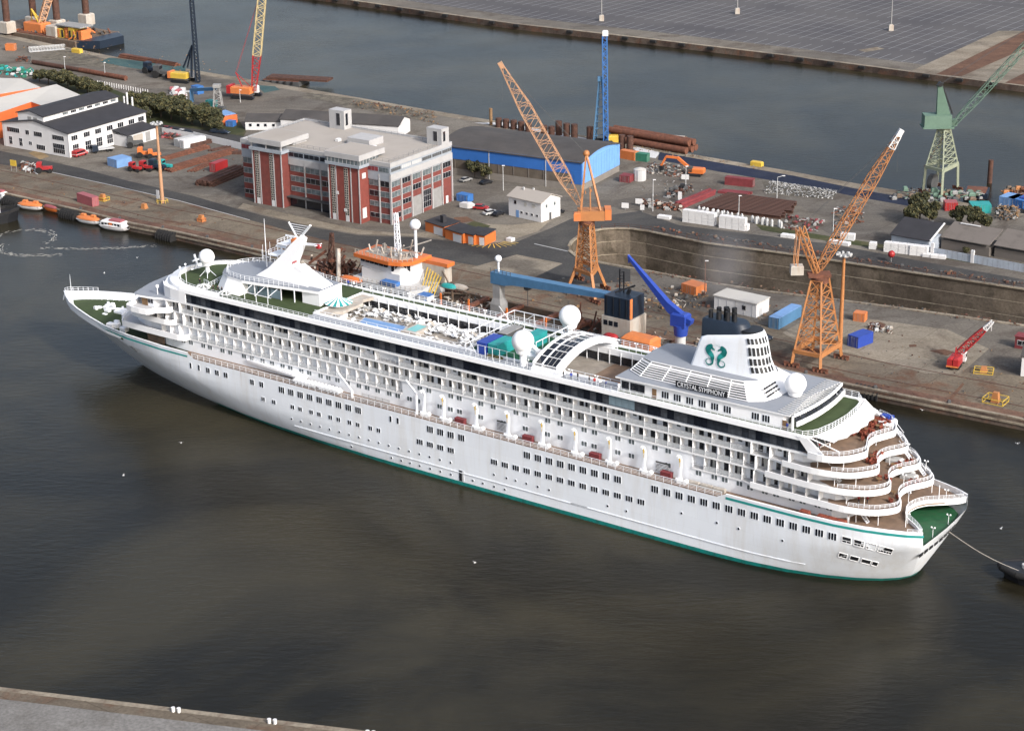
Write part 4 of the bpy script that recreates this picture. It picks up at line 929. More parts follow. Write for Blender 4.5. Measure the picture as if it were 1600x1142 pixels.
# ---------------------------------------------------------------- ground, quays, dry dock
ZG = 2.4
GK = .82
def ground_mat(name, a, b_, sc1, rust=None, rs=.05, crack=.02, ra=.7, rough=.9, joints=0):
    a = tuple(c*GK for c in a); b_ = tuple(c*GK for c in b_); rust = tuple(c*GK for c in rust) if rust else None
    m, nt, b = nodes(name); N = nt.nodes; L = nt.links
    g = N.new('ShaderNodeNewGeometry')
    def noise(s, d=6, ro=.6, di=0, mp=None):
        n = N.new('ShaderNodeTexNoise'); n.inputs['Scale'].default_value = s; n.inputs['Detail'].default_value = d; n.inputs['Roughness'].default_value = ro; n.inputs['Distortion'].default_value = di
        L.new(mp or g.outputs['Position'], n.inputs['Vector']); return n.outputs[0]
    def ramp(x, p0, p1, c0, c1):
        r = N.new('ShaderNodeValToRGB'); r.color_ramp.elements[0].position = p0; r.color_ramp.elements[1].position = p1
        r.color_ramp.elements[0].color = tuple(c0)+(1,); r.color_ramp.elements[1].color = tuple(c1)+(1,); L.new(x, r.inputs[0]); return r.outputs[0]
    def mix(f, x, y, t='MIX'):
        q = N.new('ShaderNodeMix'); q.data_type = 'RGBA'; q.blend_type = t
        if isinstance(f, float): q.inputs[0].default_value = f
        else: L.new(f, q.inputs[0])
        L.new(x, q.inputs[6]); 
        if isinstance(y, tuple): q.inputs[7].default_value = y+(1,)
        else: L.new(y, q.inputs[7])
        return q.outputs[2]
    col = ramp(noise(sc1, 8, .68, .4), .34, .66, a, b_)
    mp = N.new('ShaderNodeMapping'); mp.inputs['Rotation'].default_value = (0,0,radians(36.7)); mp.inputs['Scale'].default_value = (.14,1,1); L.new(g.outputs['Position'], mp.inputs[0])
    st = ramp(noise(.35, 7, .65, 0, mp.outputs[0]), .5, .72, (0,0,0), (ra*.5,)*3)
    col = mix(st, col, tuple(c*.5 for c in a))
    if rust: col = mix(ramp(noise(rs, 8, .7, .5), .5, .64, (0,0,0), (ra,)*3), col, rust)
    vo = N.new('ShaderNodeTexVoronoi'); vo.inputs['Scale'].default_value = .055; mv = N.new('ShaderNodeMapping'); mv.inputs['Rotation'].default_value = (0,0,radians(36.7)); mv.inputs['Scale'].default_value = (.45,1,1); L.new(g.outputs['Position'], mv.inputs[0]); L.new(mv.outputs[0], vo.inputs['Vector']); vo.distance = 'CHEBYCHEV'
    sv = N.new('ShaderNodeSeparateColor'); L.new(vo.outputs['Color'], sv.inputs[0]); col = mix(1.0, col, ramp(sv.outputs[0], 0, 1, (.82,.82,.83), (1.14,1.13,1.1)), 'MULTIPLY')
    if joints:
        bk = N.new('ShaderNodeTexBrick'); bk.inputs['Scale'].default_value = 1; bk.inputs['Brick Width'].default_value = joints*1.6; bk.inputs['Row Height'].default_value = joints; bk.inputs['Mortar Size'].default_value = .07; bk.offset = 0
        m3 = N.new('ShaderNodeMapping'); m3.inputs['Rotation'].default_value = (0,0,radians(36.7)); L.new(g.outputs['Position'], m3.inputs[0]); L.new(m3.outputs[0], bk.inputs['Vector']); bk.inputs['Color1'].default_value = (1,1,1,1); bk.inputs['Color2'].default_value = (.93,.92,.91,1); bk.inputs['Mortar'].default_value = (.6,.58,.55,1); col = mix(1.0, col, bk.outputs[0], 'MULTIPLY')
    spk = ramp(noise(.9, 3, .8, .3), .66, .74, (0,0,0), (.75,.75,.75)); col = mix(spk, col, (.02,.017,.014))
    fine = ramp(noise(1.6, 4, .7), .35, .65, (.78,.78,.78), (1.15,1.15,1.15)); col = mix(1.0, col, fine, 'MULTIPLY')
    L.new(col, b.inputs['Base Color']); b.inputs['Roughness'].default_value = rough; b.inputs['Specular IOR Level'].default_value = .2
    MATS[name] = m; return m
ground_mat('yard', (.125,.112,.098), (.20,.185,.165), .03, (.075,.06,.05), .06, joints=9)
ground_mat('apron', (.12,.10,.078), (.205,.175,.138), .05, (.13,.065,.04), .09, ra=.8, joints=7)
ground_mat('quaystrip', (.12,.06,.045), (.17,.11,.08), .2, (.06,.04,.035), .3)
ground_mat('asphalt', (.044,.044,.046), (.066,.065,.065), .025, (.11,.105,.095), .04, ra=.4)
ground_mat('paleconcrete', (.20,.175,.14), (.31,.275,.225), .05, (.12,.09,.07), .09, ra=.6, joints=5.5)
ground_mat('quaywall', (.06,.042,.036), (.15,.12,.10), .15, (.16,.08,.05), .25)
ground_mat('dockwall', (.075,.06,.048), (.165,.138,.11), .06, (.05,.042,.03), .2, ra=.7)
ground_mat('kerbstone', (.22,.19,.15), (.34,.3,.24), .2, (.12,.08,.06), .3)
ground_mat('grass', (.035,.045,.018), (.07,.075,.035), .1, (.10,.085,.05), .1)
ground_mat('rubble', (.09,.08,.065), (.2,.18,.15), .3, (.05,.05,.04), .4)
ground_mat('sand', (.20,.14,.075), (.27,.2,.12), .1)
ground_mat('rustpatch', (.10,.055,.04), (.16,.09,.06), .3)
ground_mat('darksheet', (.012,.018,.04), (.022,.03,.06), .1, (.05,.055,.07), .2, ra=.3)
ground_mat('whitesheet', (.5,.51,.54), (.62,.63,.65), .1)
ground_mat('greensheet', (.04,.09,.10), (.07,.12,.12), .1)
def carpark_mat():
    m, nt, b = nodes('carpark'); N = nt.nodes; L = nt.links
    g = N.new('ShaderNodeNewGeometry'); mp = N.new('ShaderNodeMapping'); mp.inputs['Rotation'].default_value = (0,0,radians(36.7)); L.new(g.outputs['Position'], mp.inputs[0])
    s = N.new('ShaderNodeSeparateXYZ'); L.new(mp.outputs[0], s.inputs[0])
    def m_(op, x, y=None):
        q = N.new('ShaderNodeMath'); q.operation = op
        for i, v in enumerate((x, y)):
            if v is None: continue
            if isinstance(v, (int, float)): q.inputs[i].default_value = v
            else: L.new(v, q.inputs[i])
        return q.outputs[0]
    l1 = m_('LESS_THAN', m_('FRACT', m_('DIVIDE', s.outputs[0], 5.2)), .055)
    l2 = m_('LESS_THAN', m_('FRACT', m_('DIVIDE', s.outputs[1], 11.0)), .02)
    lane = m_('LESS_THAN', m_('FRACT', m_('DIVIDE', m_('ADD', s.outputs[1], 8.0), 62.0)), .13)
    ln = m_('MULTIPLY', m_('MAXIMUM', l1, l2), m_('SUBTRACT', 1.0, lane))
    n = N.new('ShaderNodeTexNoise'); n.inputs['Scale'].default_value = .03; n.inputs['Detail'].default_value = 8; L.new(g.outputs['Position'], n.inputs['Vector'])
    r = N.new('ShaderNodeValToRGB'); r.color_ramp.elements[0].position = .35; r.color_ramp.elements[1].position = .65; r.color_ramp.elements[0].color = (.048,.046,.051,1); r.color_ramp.elements[1].color = (.07,.067,.069,1); L.new(n.outputs[0], r.inputs[0])
    mx = N.new('ShaderNodeMix'); mx.data_type = 'RGBA'; L.new(m_('MULTIPLY', ln, .95), mx.inputs[0]); L.new(r.outputs[0], mx.inputs[6]); mx.inputs[7].default_value = (.22,.22,.235,1)
    L.new(mx.outputs[2], b.inputs['Base Color']); b.inputs['Roughness'].default_value = .85; MATS['carpark'] = m
carpark_mat()
def tess(poly, holes, z, name, m, kind='structure', edge=None, depth=0, em=None, parent=None):
    loops = [[Vector((p[0],p[1],0)) for p in poly]]+[[Vector((p[0],p[1],0)) for p in h] for h in holes]
    tr = tessellate_polygon(loops); fl = [p for l in loops for p in l]; vs = [(p.x,p.y,z) for p in fl]; fs = []
    for t in tr:
        p, q, r_ = (fl[i] for i in t)
        if (q.x-p.x)*(r_.y-p.y)-(q.y-p.y)*(r_.x-p.x) < 0: t = (t[0],t[2],t[1])
        fs.append(tuple(t))
    mb = MB(); mb.add(vs, fs); return mb.build(name, m, parent, kind=kind)
def skirt(line, z0, z1, name, m, closed=False):
    mb = MB(); l = list(line)+([line[0]] if closed else [])
    for a, b_ in zip(l, l[1:]): mb.quad((a[0],a[1],z0),(b_[0],b_[1],z0),(b_[0],b_[1],z1),(a[0],a[1],z1))
    return mb.build(name, m, kind='structure')
QD = Vector((cos(radians(-36.7)), sin(radians(-36.7)), 0)); QN = Vector((-QD.y, QD.x, 0))      # along the quay to the right, and away from the water
DOCK = [(16.82, 541.71),(17.60, 545.85),(19.62, 550.83),(23.67, 555.80),(26.82, 557.93),(31.18, 558.70),(35.28, 558.18),(39.81, 555.68),(55.45, 543.15),(79.39, 530.72),(105.27, 515.49),(135.82, 497.52),(178.72, 474.03),
        (169.05, 445.38),(128.72, 468.76),(99.38, 483.89),(84.00, 491.26),(68.13, 498.30),(52.01, 507.16),(37.72, 517.35),(27.01, 524.20),(22.87, 527.09),(18.39, 531.70),(16.68, 537.22)]
NEAR = [(-330, 733), (-132.13, 585.30), (-113.76, 570.55), (-97.38, 559.89), (77.37, 429.65), (113.29, 406.24), (210, 337), (260, 300)]
FAR = [(330, 440), (250, 505), (153.26, 568.21), (125.51, 592.25), (110.58, 603.46), (87.91, 622.57), (42.46, 658.28), (15.49, 679.61), (-26.83, 711.48), (-77.32, 751.24), (-123.15, 786.09), (-156.88, 811.31), (-187.56, 838.40), (-224.11, 871.85), (-360, 985), (-520, 1110)]
tess(NEAR+[(d[0],d[1]) for d in DOCK[13:]]+[(d[0],d[1]) for d in DOCK[:13]]+FAR+[(-520, 880)], [], ZG, 'quay_ground', 'yard')
skirt(NEAR[::-1], -1.5, ZG, 'quay_wall', 'quaywall'); skirt(FAR[::-1], -1.5, ZG, 'quay_wall', 'quaywall')
WS = [(p[0]+QN.x*6, p[1]+QN.y*6) for p in NEAR[:-1]]
tess([(-1500,-200),(1500,-200),(1500,300),(400,260)]+WS[::-1]+[(-1500,1500)], [], 0, 'water', WATER)
WF = [(p[0]-QN.x*6, p[1]-QN.y*6) for p in FAR]
tess([(1500,200),(1500,2600),(-1500,2600),(-1500,1800)]+WF[::-1]+[(400,380)], [], 0, 'water', WATER)
skirt(DOCK, -12, ZG, 'dry_dock_wall', 'dockwall', True)
tess(DOCK, [], -11.5, 'dry_dock_floor', 'dockwall')
m = MB()
for k, z in enumerate((-1.5,-5.5)):
    c = [(p[0],p[1]) for p in DOCK[:13]]
    for a, b_ in zip(c, c[1:]): m.bar((a[0],a[1],z),(b_[0],b_[1],z),.14,.2)
m.build('dry_dock_ledge', 'kerbstone', kind='structure')
m = MB()
for a, b_ in zip(DOCK[:13], DOCK[1:13]): m.bar((a[0],a[1],ZG+.1),(b_[0],b_[1],ZG+.1),1.0,.35)
for a, b_ in zip(DOCK[13:], DOCK[14:]): m.bar((a[0],a[1],ZG+.1),(b_[0],b_[1],ZG+.1),1.0,.3)
m.build('dry_dock_coping', 'kerbstone', kind='structure')
m = MB(); rail(m, [(p[0],p[1],ZG+.2) for p in DOCK[4:13]], 1.2, 4.0, .1, 2); m.build('dock_edge_railing', 'darkrust', kind='structure')
# quay coping and fenders strips
def qline(pts, off): 
    out = []
    for p in pts: q = Vector((p[0],p[1],0))+QN*off; out.append((q.x,q.y))
    return out
def band(pts, o0, o1, z, name, m): 
    a = qline(pts, o0); b_ = qline(pts, o1); mb = MB()
    for i in range(len(a)-1): mb.quad((a[i][0],a[i][1],z),(a[i+1][0],a[i+1][1],z),(b_[i+1][0],b_[i+1][1],z),(b_[i][0],b_[i][1],z))
    return mb.build(name, m, kind='structure')
NL = NEAR[:-1]
band(NL, .0, 26, ZG+.004, 'quay_apron', 'apron'); band(NL, 1.6, 4.6, ZG+.012, 'rusty_quay_strip', 'quaystrip')
m = MB()
for a, b_ in zip(NL, NL[1:]):
    a2 = Vector((a[0],a[1],ZG+.1))+QN*.5; b2 = Vector((b_[0],b_[1],ZG+.1))+QN*.5; m.bar(a2, b2, .9, .35)
    m.bar(a2-QN*.62-Vector((0,0,1.1)), b2-QN*.62-Vector((0,0,1.1)), .3, .5)
m.build('quay_coping', 'kerbstone', kind='structure')
m = MB()
for off in (8.0, 18.5):
    a = qline(NL, off)
    for p, q in zip(a, a[1:]): m.bar((p[0],p[1],ZG+.03),(q[0],q[1],ZG+.03),.35,.06)
m.build('crane_rail', 'darkrust', kind='structure')
FRL = FAR[2:-1]
band(FRL, -.2, -5, ZG+.006, 'far_quay_strip', 'paleconcrete')
# sheets laid on the ground
def sheet(pts, name, m, z): return tess(pts, [], ZG+z, name, m)
sheet([(-190.63, 674.33),(-174.08, 660.94),(-154.49, 646.14),(-140.58, 635.44),(-122.95, 619.34),(-99.58, 600.65),(-83.14, 584.65),(-62.22, 566.47),(-44.33, 555.12),(-29.26, 552.49),(-17.06, 548.10),(-9.62, 543.99),(0.48, 544.77),(11.84, 559.62),(18.37, 569.32),(27.47, 571.61),(39.30, 576.54),(49.62, 561.12),(72.73, 549.61),(91.59, 539.92),(116.84, 520.74),(137.81, 505.62),(135.95, 498.05),(105.38, 516.06),(79.47, 531.31),(55.52, 543.90),(39.87, 556.52),(31.23, 559.55),(23.60, 557.10),(19.48, 552.12),(16.64, 544.64),(16.53, 535.40),(22.66, 526.33),(32.92, 519.29),(32.27, 508.58),(17.51, 506.47),(-3.17, 520.90),(-17.50, 529.15),(-28.47, 534.43),(-43.47, 542.45),(-61.34, 557.22),(-78.18, 572.63),(-102.73, 594.94),(-150.60, 631.90),(-169.77, 642.77),(-185.16, 652.88)], 'quay_road', 'asphalt', .016)
sheet([(-11.14, 522.41),(1.69, 534.26),(14.44, 525.35),(5.71, 511.98)], 'concrete_pad', 'paleconcrete', .022)
sheet([(-56.84, 570.25),(-44.72, 561.00),(-29.40, 555.71),(-16.05, 560.95),(-7.02, 565.16),(0.57, 563.47),(12.02, 567.60),(8.02, 556.54),(-1.36, 546.74),(-9.64, 545.24),(-17.09, 549.37),(-29.32, 553.77),(-44.41, 556.42),(-62.35, 567.82),(-83.32, 586.08),(-82.36, 591.03)], 'paved_forecourt', 'paleconcrete', .020)
sheet([(67.58, 465.98),(75.48, 476.34),(92.78, 474.63),(108.99, 466.68),(116.11, 452.40),(105.39, 435.28),(97.34, 436.44),(82.31, 450.58),(73.51, 454.10)], 'worn_concrete_slab', 'paleconcrete', .020)
sheet([(-137.47, 701.50),(-121.93, 690.94),(-105.19, 685.25),(-92.77, 676.18),(-92.54, 683.59),(-97.91, 703.14),(-116.22, 714.21),(-135.64, 731.95),(-164.99, 771.54),(-181.32, 789.22),(-184.44, 779.82),(-164.59, 744.46)], 'grass_verge', 'grass', .018)
sheet([(-127.81, 698.98),(-120.56, 685.18),(-103.52, 673.12),(-90.77, 663.42),(-91.86, 676.13),(-105.19, 685.25),(-122.08, 694.78)], 'service_road', 'asphalt', .024)
sheet([(92.76, 547.40),(72.29, 561.36),(73.36, 554.74),(91.98, 542.39),(103.60, 535.67),(139.59, 512.82),(141.27, 519.64),(109.32, 537.24)], 'grass_verge', 'grass', .020)
sheet([(-163.61, 657.32),(-161.04, 662.01),(-155.30, 652.12),(-157.65, 648.33)], 'sand_patch', 'sand', .020)
sheet([(-16.12, 560.03),(-10.79, 568.52),(-5.74, 563.01),(-9.13, 554.57)], 'grass_patch', 'grass', .022)
sheet([(-16.89, 572.39),(-12.87, 573.09),(-10.79, 568.52),(-16.23, 565.26)], 'rust_patch', 'rustpatch', .026)
for pts in ([(101.35, 451.63),(105.25, 452.61),(107.33, 450.49),(105.01, 447.78)],[(90.75, 472.26),(93.33, 473.14),(94.54, 470.89),(89.39, 464.50),(88.31, 466.32)],[(97.33, 456.01),(99.15, 456.28),(98.98, 454.45),(97.19, 454.29)],[(99.55, 420.10),(104.78, 429.85),(105.08, 429.01),(100.11, 419.28)]): sheet(pts, 'rust_patch', 'rustpatch', .028)
sheet([(50.34, 646.97),(68.20, 632.56),(90.94, 614.49),(109.44, 596.76),(124.50, 585.04),(120.43, 578.14),(107.10, 588.80),(89.57, 604.54),(67.05, 621.27),(49.17, 636.89)], 'dark_liner', 'darksheet', .03)
sheet([(41.68, 653.47),(43.32, 654.18),(50.72, 646.62),(48.59, 638.95),(44.47, 641.49)], 'white_liner', 'whitesheet', .03)
sheet([(-12.42, 691.93),(-2.23, 692.11),(26.76, 667.14),(26.90, 663.58),(-2.23, 687.07)], 'white_liner', 'whitesheet', .03)
sheet([(-167.56, 806.69),(-165.29, 814.94),(-156.67, 810.16),(-130.76, 795.76),(-128.19, 778.62),(-153.96, 794.80)], 'pale_green_liner', 'greensheet', .03)
sheet([(-98.02, 758.68),(-90.21, 756.11),(-87.72, 749.79),(-93.06, 745.03)], 'pale_green_liner', 'greensheet', .03)
sheet([(80.01, 608.85),(91.57, 604.43),(102.16, 594.90),(98.84, 586.32),(80.05, 593.08)], 'rubble_bed', 'rubble', .02)
sheet([(-76.71, 744.56),(-56.35, 732.49),(-26.62, 704.93),(-29.99, 695.28),(-55.28, 716.73),(-78.43, 737.04)], 'rubble_bed', 'rubble', .02)
sheet([(-195.29, 817.71),(-186.99, 835.66),(-157.94, 802.51),(-158.30, 790.18),(-185.55, 809.37)], 'rubble_bed', 'rubble', .02)
# white line along the road, hatching in front of the sheds
m = MB()
L_ = [(-150.60, 631.90, 2.40),(-125.97, 613.30, 2.40),(-102.73, 594.94, 2.40),(-78.18, 572.63, 2.40)]
for a, b_ in zip(L_, L_[1:]): m.bar((a[0],a[1],ZG+.03),(b_[0],b_[1],ZG+.03),.28,.02)
m.bar((6.90, 544.37, 2.43), (17.27, 535.88, 2.43), .35, .02)
m.build('road_line', 'lightgrey', kind='structure')
HC = (-8.21, 545.89, 2.40)
m = MB()
for k in range(11):
    a = radians(-150+13*k); m.bar((HC[0]+3+3.2*cos(a),HC[1]+2+3.2*sin(a),ZG+.035),(HC[0]+3+8*cos(a),HC[1]+2+7*sin(a),ZG+.035),.25,.02)
m.build('yellow_hatching', 'yellow', kind='structure')
# nearer quay at the lower left
SW = [(-260, 337.6), (-104.51, 298.54), (-87.13, 294.38), (-24.55, 278.72), (9.23, 270.15), (120, 243)]
tess(SW+[(120,60),(-260,60)], [], ZG, 'near_quay_ground', 'lightquay' if 'lightquay' in MATS else 'paleconcrete')
skirt(SW[::-1], -1.5, ZG, 'quay_wall', 'quaywall')
ground_mat('quayplates', (.17,.165,.16), (.24,.235,.23), .08, (.12,.11,.10), .15, ra=.4)
SN = Vector(((-24.55, 278.72)[1]-(-87.13, 294.38)[1], -((-24.55, 278.72)[0]-(-87.13, 294.38)[0]), 0)).normalized()
def swb(o0, o1, z, nm, mm):
    mb = MB(); P_ = [Vector((p[0],p[1],0)) for p in SW]
    for a, b_ in zip(P_, P_[1:]):
        q = [a+SN*o0, b_+SN*o0, b_+SN*o1, a+SN*o1]; mb.quad(*[(v.x,v.y,z) for v in q][::-1])
    mb.build(nm, mm, kind='structure')
swb(0, 1.2, ZG+.05, 'quay_coping', 'kerbstone'); swb(1.2, 3.6, ZG+.01, 'rusty_quay_strip', 'apron'); swb(3.6, 60, ZG+.02, 'pale_quay_paving', 'quayplates')
# far car park
CP = [(-200,1045), (-113.48, 973.88), (-76.71, 942.95), (2.07, 877.19), (56.56, 840.88), (113.96, 800.38), (157.13, 766.89), (195.35, 738.77), (420,570), (900,230)]
tess(CP+[(1400,700),(900,2300),(-200,2300)], [], ZG, 'far_quay_ground', 'carpark')
skirt(CP[::-1], -1.5, ZG, 'far_quay_wall', 'quaywall')
CL = CP
band(CL, 0, 2.0, ZG+.05, 'far_quay_coping', 'kerbstone'); band(CL, 2.0, 15, ZG+.02, 'far_quay_apron', 'yard')
sheet([(157.62, 766.86),(166.46, 761.02),(221.52, 844.79),(210.72, 845.55)], 'pale_concrete_strip', 'paleconcrete', .08)
sheet([(166.46, 761.02),(175.55, 756.96),(228.40, 828.95),(221.52, 844.79)], 'brown_strip', 'rustpatch', .08)
sheet([(175.55, 756.96),(189.49, 744.70),(225.10, 796.15),(228.40, 828.95)], 'pale_concrete_strip', 'paleconcrete', .08)
sheet([(189.49, 744.70),(201.96, 736.15),(230.23, 777.14),(225.10, 796.15)], 'brown_strip', 'rustpatch', .08)
sheet([(144.18, 809.31),(153.15, 815.26),(155.59, 811.15),(146.65, 805.25)], 'pale_concrete_square', 'paleconcrete', .06)
FB = random.Random(3)
fpr = MB().bev(-1.4,-.6,-1.2,1.4,.6,0,.3).mesh('dock_fender', ['tyre'])
P_ = resample([(p[0],p[1],0) for p in CP[1:9]], 14)
for p in P_[2:-14]:
    if FB.random() < .75:
        o = put('dock_fender', fpr, None, (p.x-QN.x*.7, p.y-QN.y*.7, ZG+.1), radians(-37)); tag(o, 'black fender hanging on the wall of the far car park quay', 'fender', 'fenders along the far quay')

# ---------------------------------------------------------------- buildings
mat('brick', (.15,.038,.032), .85, var=.18, scale=.6, dirt=(.12,.05,.045), damt=.4)
mat('brickbright', (.18,.045,.036), .85, var=.15, scale=.6)
mat('paleframe', (.34,.34,.35), .7, var=.08, dirt=(.38,.38,.37), damt=.5, streak=1)
mat('claddinggrey', (.27,.30,.34), .5, var=.1, dirt=(.26,.29,.33), damt=.6)
mat('roofpale', (.31,.285,.26), .9, var=.08, scale=.2, dirt=(.24,.215,.19), dscale=.1)
mat('roofblack', (.025,.025,.03), .8, var=.2, scale=.3)
mat('rooffelt', (.05,.047,.047), .9, var=.2, scale=.15, dirt=(.075,.065,.06), dscale=.1)
mat('roofwhite', (.40,.39,.37), .7, var=.06, scale=.1, dirt=(.36,.34,.31), dscale=.06)
mat('whitewall', (.55,.55,.56), .7, var=.04, dirt=(.5,.5,.49), damt=.4, streak=1)
mat('hallorange', (.50,.12,.035), .6, var=.08)
mat('hallblue', (.025,.11,.36), .55, var=.1, scale=.2)
mat('hallbluelit', (.14,.30,.60), .5, var=.08, scale=.3)  # warehouse blue lightened for the end wall; sunlight put into the colour
mat('brownclad', (.09,.075,.06), .8, var=.3, scale=.3, dirt=(.13,.10,.08), streak=1)
mat('plinth', (.18,.165,.15), .9, var=.15, dirt=(.16,.14,.12))
mat('corrug', (.30,.34,.40), .7, var=.15, scale=.4, dirt=(.2,.2,.2), streak=1)
mat('tile', (.13,.115,.105), .9, var=.25, scale=.3, dirt=(.08,.07,.065), dscale=.3)
def fr(c, r_): return atan2(r_[1]-c[1], r_[0]-c[0]), hypot(r_[0]-c[0], r_[1]-c[1])
def wgrid(n, w, h, cols, rows, fm, gm, d=.12):      # a window frame lying in x-z, facing -y
    m = MB(); m.box(0,-.04,0,w,.1,h,0); cw = (w-.1)/cols; rh = (h-.1)/rows
    for i in range(cols):
        for j in range(rows): m.box(.1+i*cw,-.06,.1+j*rh,(i+1)*cw,-.045,(j+1)*rh,1)
    return m.mesh(n, [fm, gm])
WG = {}
def window(par, x, z, w, h, cols, rows, face, off, nm='window', fm='paleframe', gm='glassgrey'):
    k = (w,h,cols,rows,fm,gm)
    if k not in WG: WG[k] = wgrid(nm, w, h, cols, rows, fm, gm)
    # face: 'e' -> plane y=off facing -y, x along; 'f' -> plane x=off facing -x, runs along y
    if face == 'e': return put(nm, WG[k], par, (x, off-.03, z))
    return put(nm, WG[k], par, (off-.03, x+w, z), -pi/2)
RW = random.Random(21)
GLS = ['glassgrey','glassdark','glassgrey','glassgrey']
# red brick office, five storeys
ang, l_ = fr((-35.03, 565.50, 2.40), (-17.68, 590.70, 2.40))
bd = thing('brick_office_building', 'five storey red brick office with two protruding stair towers and a pale flat roof', 'office building', (-35.03, 565.50, 2.40), ang)
LX, LY, HT = 30.6, 58.0, 18.4
MB().box(.15,.15,0,LX-.1,LY-.1,HT-.6).build('wall', 'brick', bd)
m = MB(); m.box(-.1,-.1,13.1,LX,LY,HT); m.build('top_storey', 'claddinggrey', bd)
m = MB(); m.box(.6,.6,HT,LX-.7,LY-.7,HT+.06); m.build('roof', 'roofpale', bd)
m = MB()
for a in ((-.25,-.25,LX+.1,.1),(-.25,LY-.1,LX+.1,LY+.2),(-.25,.1,.1,LY-.1),(LX-.3,.1,LX+.1,LY-.1)): m.box(a[0],a[1],HT-.9,a[2],a[3],HT+.35)
m.build('parapet', 'paleframe', bd)
m = MB(); rail(m, [(1.5,1.5,HT),(LX-1.5,1.5,HT),(LX-1.5,LY-1.5,HT),(1.5,LY-1.5,HT),(1.5,1.5,HT)], 1.1, 2.4, .06, 2); m.build('roof_railing', 'grey', bd)
for i in range(7):      # end face, bays of five metres
    x0 = i*5.1; MB().box(x0-.2,-.22,0,x0+.22,.15,15.3).build('pier', 'paleframe', bd)
MB().box(-.2,-.26,13.4,LX+.1,-.1,15.3).build('ledge', 'paleframe', bd)
for i in range(6):
    x0 = i*5.1+.35
    for z, h in ((1.4,1.7),(4.9,1.6),(8.0,1.8),(11.2,1.8)):
        if i == 3 and z < 6:
            if z < 3: window(bd, x0, 1.2, 4.2, 5.6, 4, 3, 'e', .1, gm='glassdark')
            continue
        if i in (2,4) and z < 6:
            if z < 3: MB().box(x0+.1,-.05,0,x0+4.3,.14,6.0).build('roller_door', 'grey', bd)
            continue
        if i == 5 and z < 6: continue
        window(bd, x0, z, 4.3, h, 3, 1, 'e', .1, gm=RW.choice(GLS))
    window(bd, x0-.2, 15.9, 4.8, 1.2, 5, 1, 'e', -.1, fm='claddinggrey', gm='darkgrey' if i not in (1,2) else 'lightgrey')
MB().box(5*5.1+1.8,-.05,0,5*5.1+2.9,.14,2.3).build('door', 'whitewall', bd)
def fbay(y0, w, lo=True):      # front face bay
    for z, h in ((1.4,1.5),(4.9,1.6),(8.0,1.8),(11.2,1.8)):
        if not lo and z < 4: continue
        window(bd, y0+.3, z, w-.6, h, max(2, int(w/1.6)), 1, 'f', .1, gm=RW.choice(GLS[:3]))
    window(bd, y0+.1, 15.7, w-.2, 1.5, 3, 1, 'f', -.1, fm='claddinggrey', gm=RW.choice(['glassdark','darkred','glassgrey']))
    MB().box(-.2,y0-.15,0,.15,y0+.18,15).build('pier', 'paleframe', bd)
for y0, w, lo in ((.2,4.0,True),(4.2,4.2,True),(20.5,6.2,False),(26.7,6.2,False),(32.9,6.0,False),(52,6,True)): fbay(y0, w, lo)
MB().box(-.2,20.3,13.2,-.05,39,15.2).build('ledge', 'paleframe', bd)
MB().box(-1.8,20.4,3.2,.1,39,3.5).build('entrance_canopy', 'darkgrey', bd); MB().box(-.05,20.4,0,.1,39,3.1).build('entrance_glazing', 'glassdark', bd)
for y0, y1, x0, lid in ((8.35,20.2,-4.2,True),(39.2,51.0,-3.2,False)):
    MB().box(x0,y0,0,.1,y1,17.4).build('stair_tower', 'brickbright' if lid else 'brick', bd)
    zt = 20.9
    if lid:
        MB().box(x0-.5,y0-.5,17.4,4.5,y1+.4,zt-1.6).build('tower_glazing', 'glassgrey', bd)
        m = MB()
        for k in range(9): m.box(x0-.55,y0-.2+k*1.45,17.4,x0-.45,y0-.05+k*1.45,zt-1.5)
        for k in range(6): m.box(x0+k*1.45,y0-.56,17.4,x0+.14+k*1.45,y0-.46,zt-1.5)
        m.build('tower_mullions', 'paleframe', bd)
    else:
        m = MB()
        for px_, py_ in ((x0,y0),(x0,y1),(4,y0),(x0,(y0+y1)/2)): m.box(px_-.2,py_-.2,17.4,px_+.2,py_+.2,zt-1.4)
        m.build('loggia_post', 'paleframe', bd); MB().box(2.6,y0,17.5,9,y1-.3,zt-1.5).build('loggia_wall', 'paleframe', bd)
    MB().box(x0-.7,y0-.7,17.0,.3,y1+.5,17.9).build('tower_ledge', 'claddinggrey', bd)
    MB().box(x0-.7,y0-.7,zt-1.6,7.5 if lid else 9.2,y1+.5,zt).build('tower_cap', 'paleframe', bd); MB().box(x0-.4,y0-.4,zt,7.2 if lid else 8.9,y1+.2,zt+.05).build('tower_roof', 'roofpale', bd)
    for yy in (y0-.05, y0+3.0, y1-3.2, y1-.35): MB().box(x0-.14,yy,0,x0+.05,yy+.35,17.0).build('tower_rib', 'paleframe', bd)
    m = MB()
    for yy in (y0+1.0+1.9*(not lid)+(.2 if lid else -1.7), y1-2.8+(.0 if lid else .0)-(2.6 if not lid else 2.9)):
        pass
    for yy in ((y1-2.6, y0+3.3) if not lid else (y1-2.6, y1-7.6)):
        mm = MB(); mm.box(x0-.08,yy,1.8,x0+.02,yy+1.5,16.4,0)
        for r_ in range(20):
            for c in range(2): mm.box(x0-.1,yy+.12+c*.72+(.08 if r_%2 else 0),2.0+r_*.72,x0-.075,yy+.6+c*.72+(.08 if r_%2 else 0),2.5+r_*.72,1)
        mm.build('brick_screen', ['pale','black'], bd); MB().box(x0-.1,yy+.1,0,x0-.02,yy+1.4,1.9).build('door', 'whitewall', bd)
MB().box(12.5,17.5,HT,19.5,26,HT+2.2).build('lift_house', 'paleframe', bd)
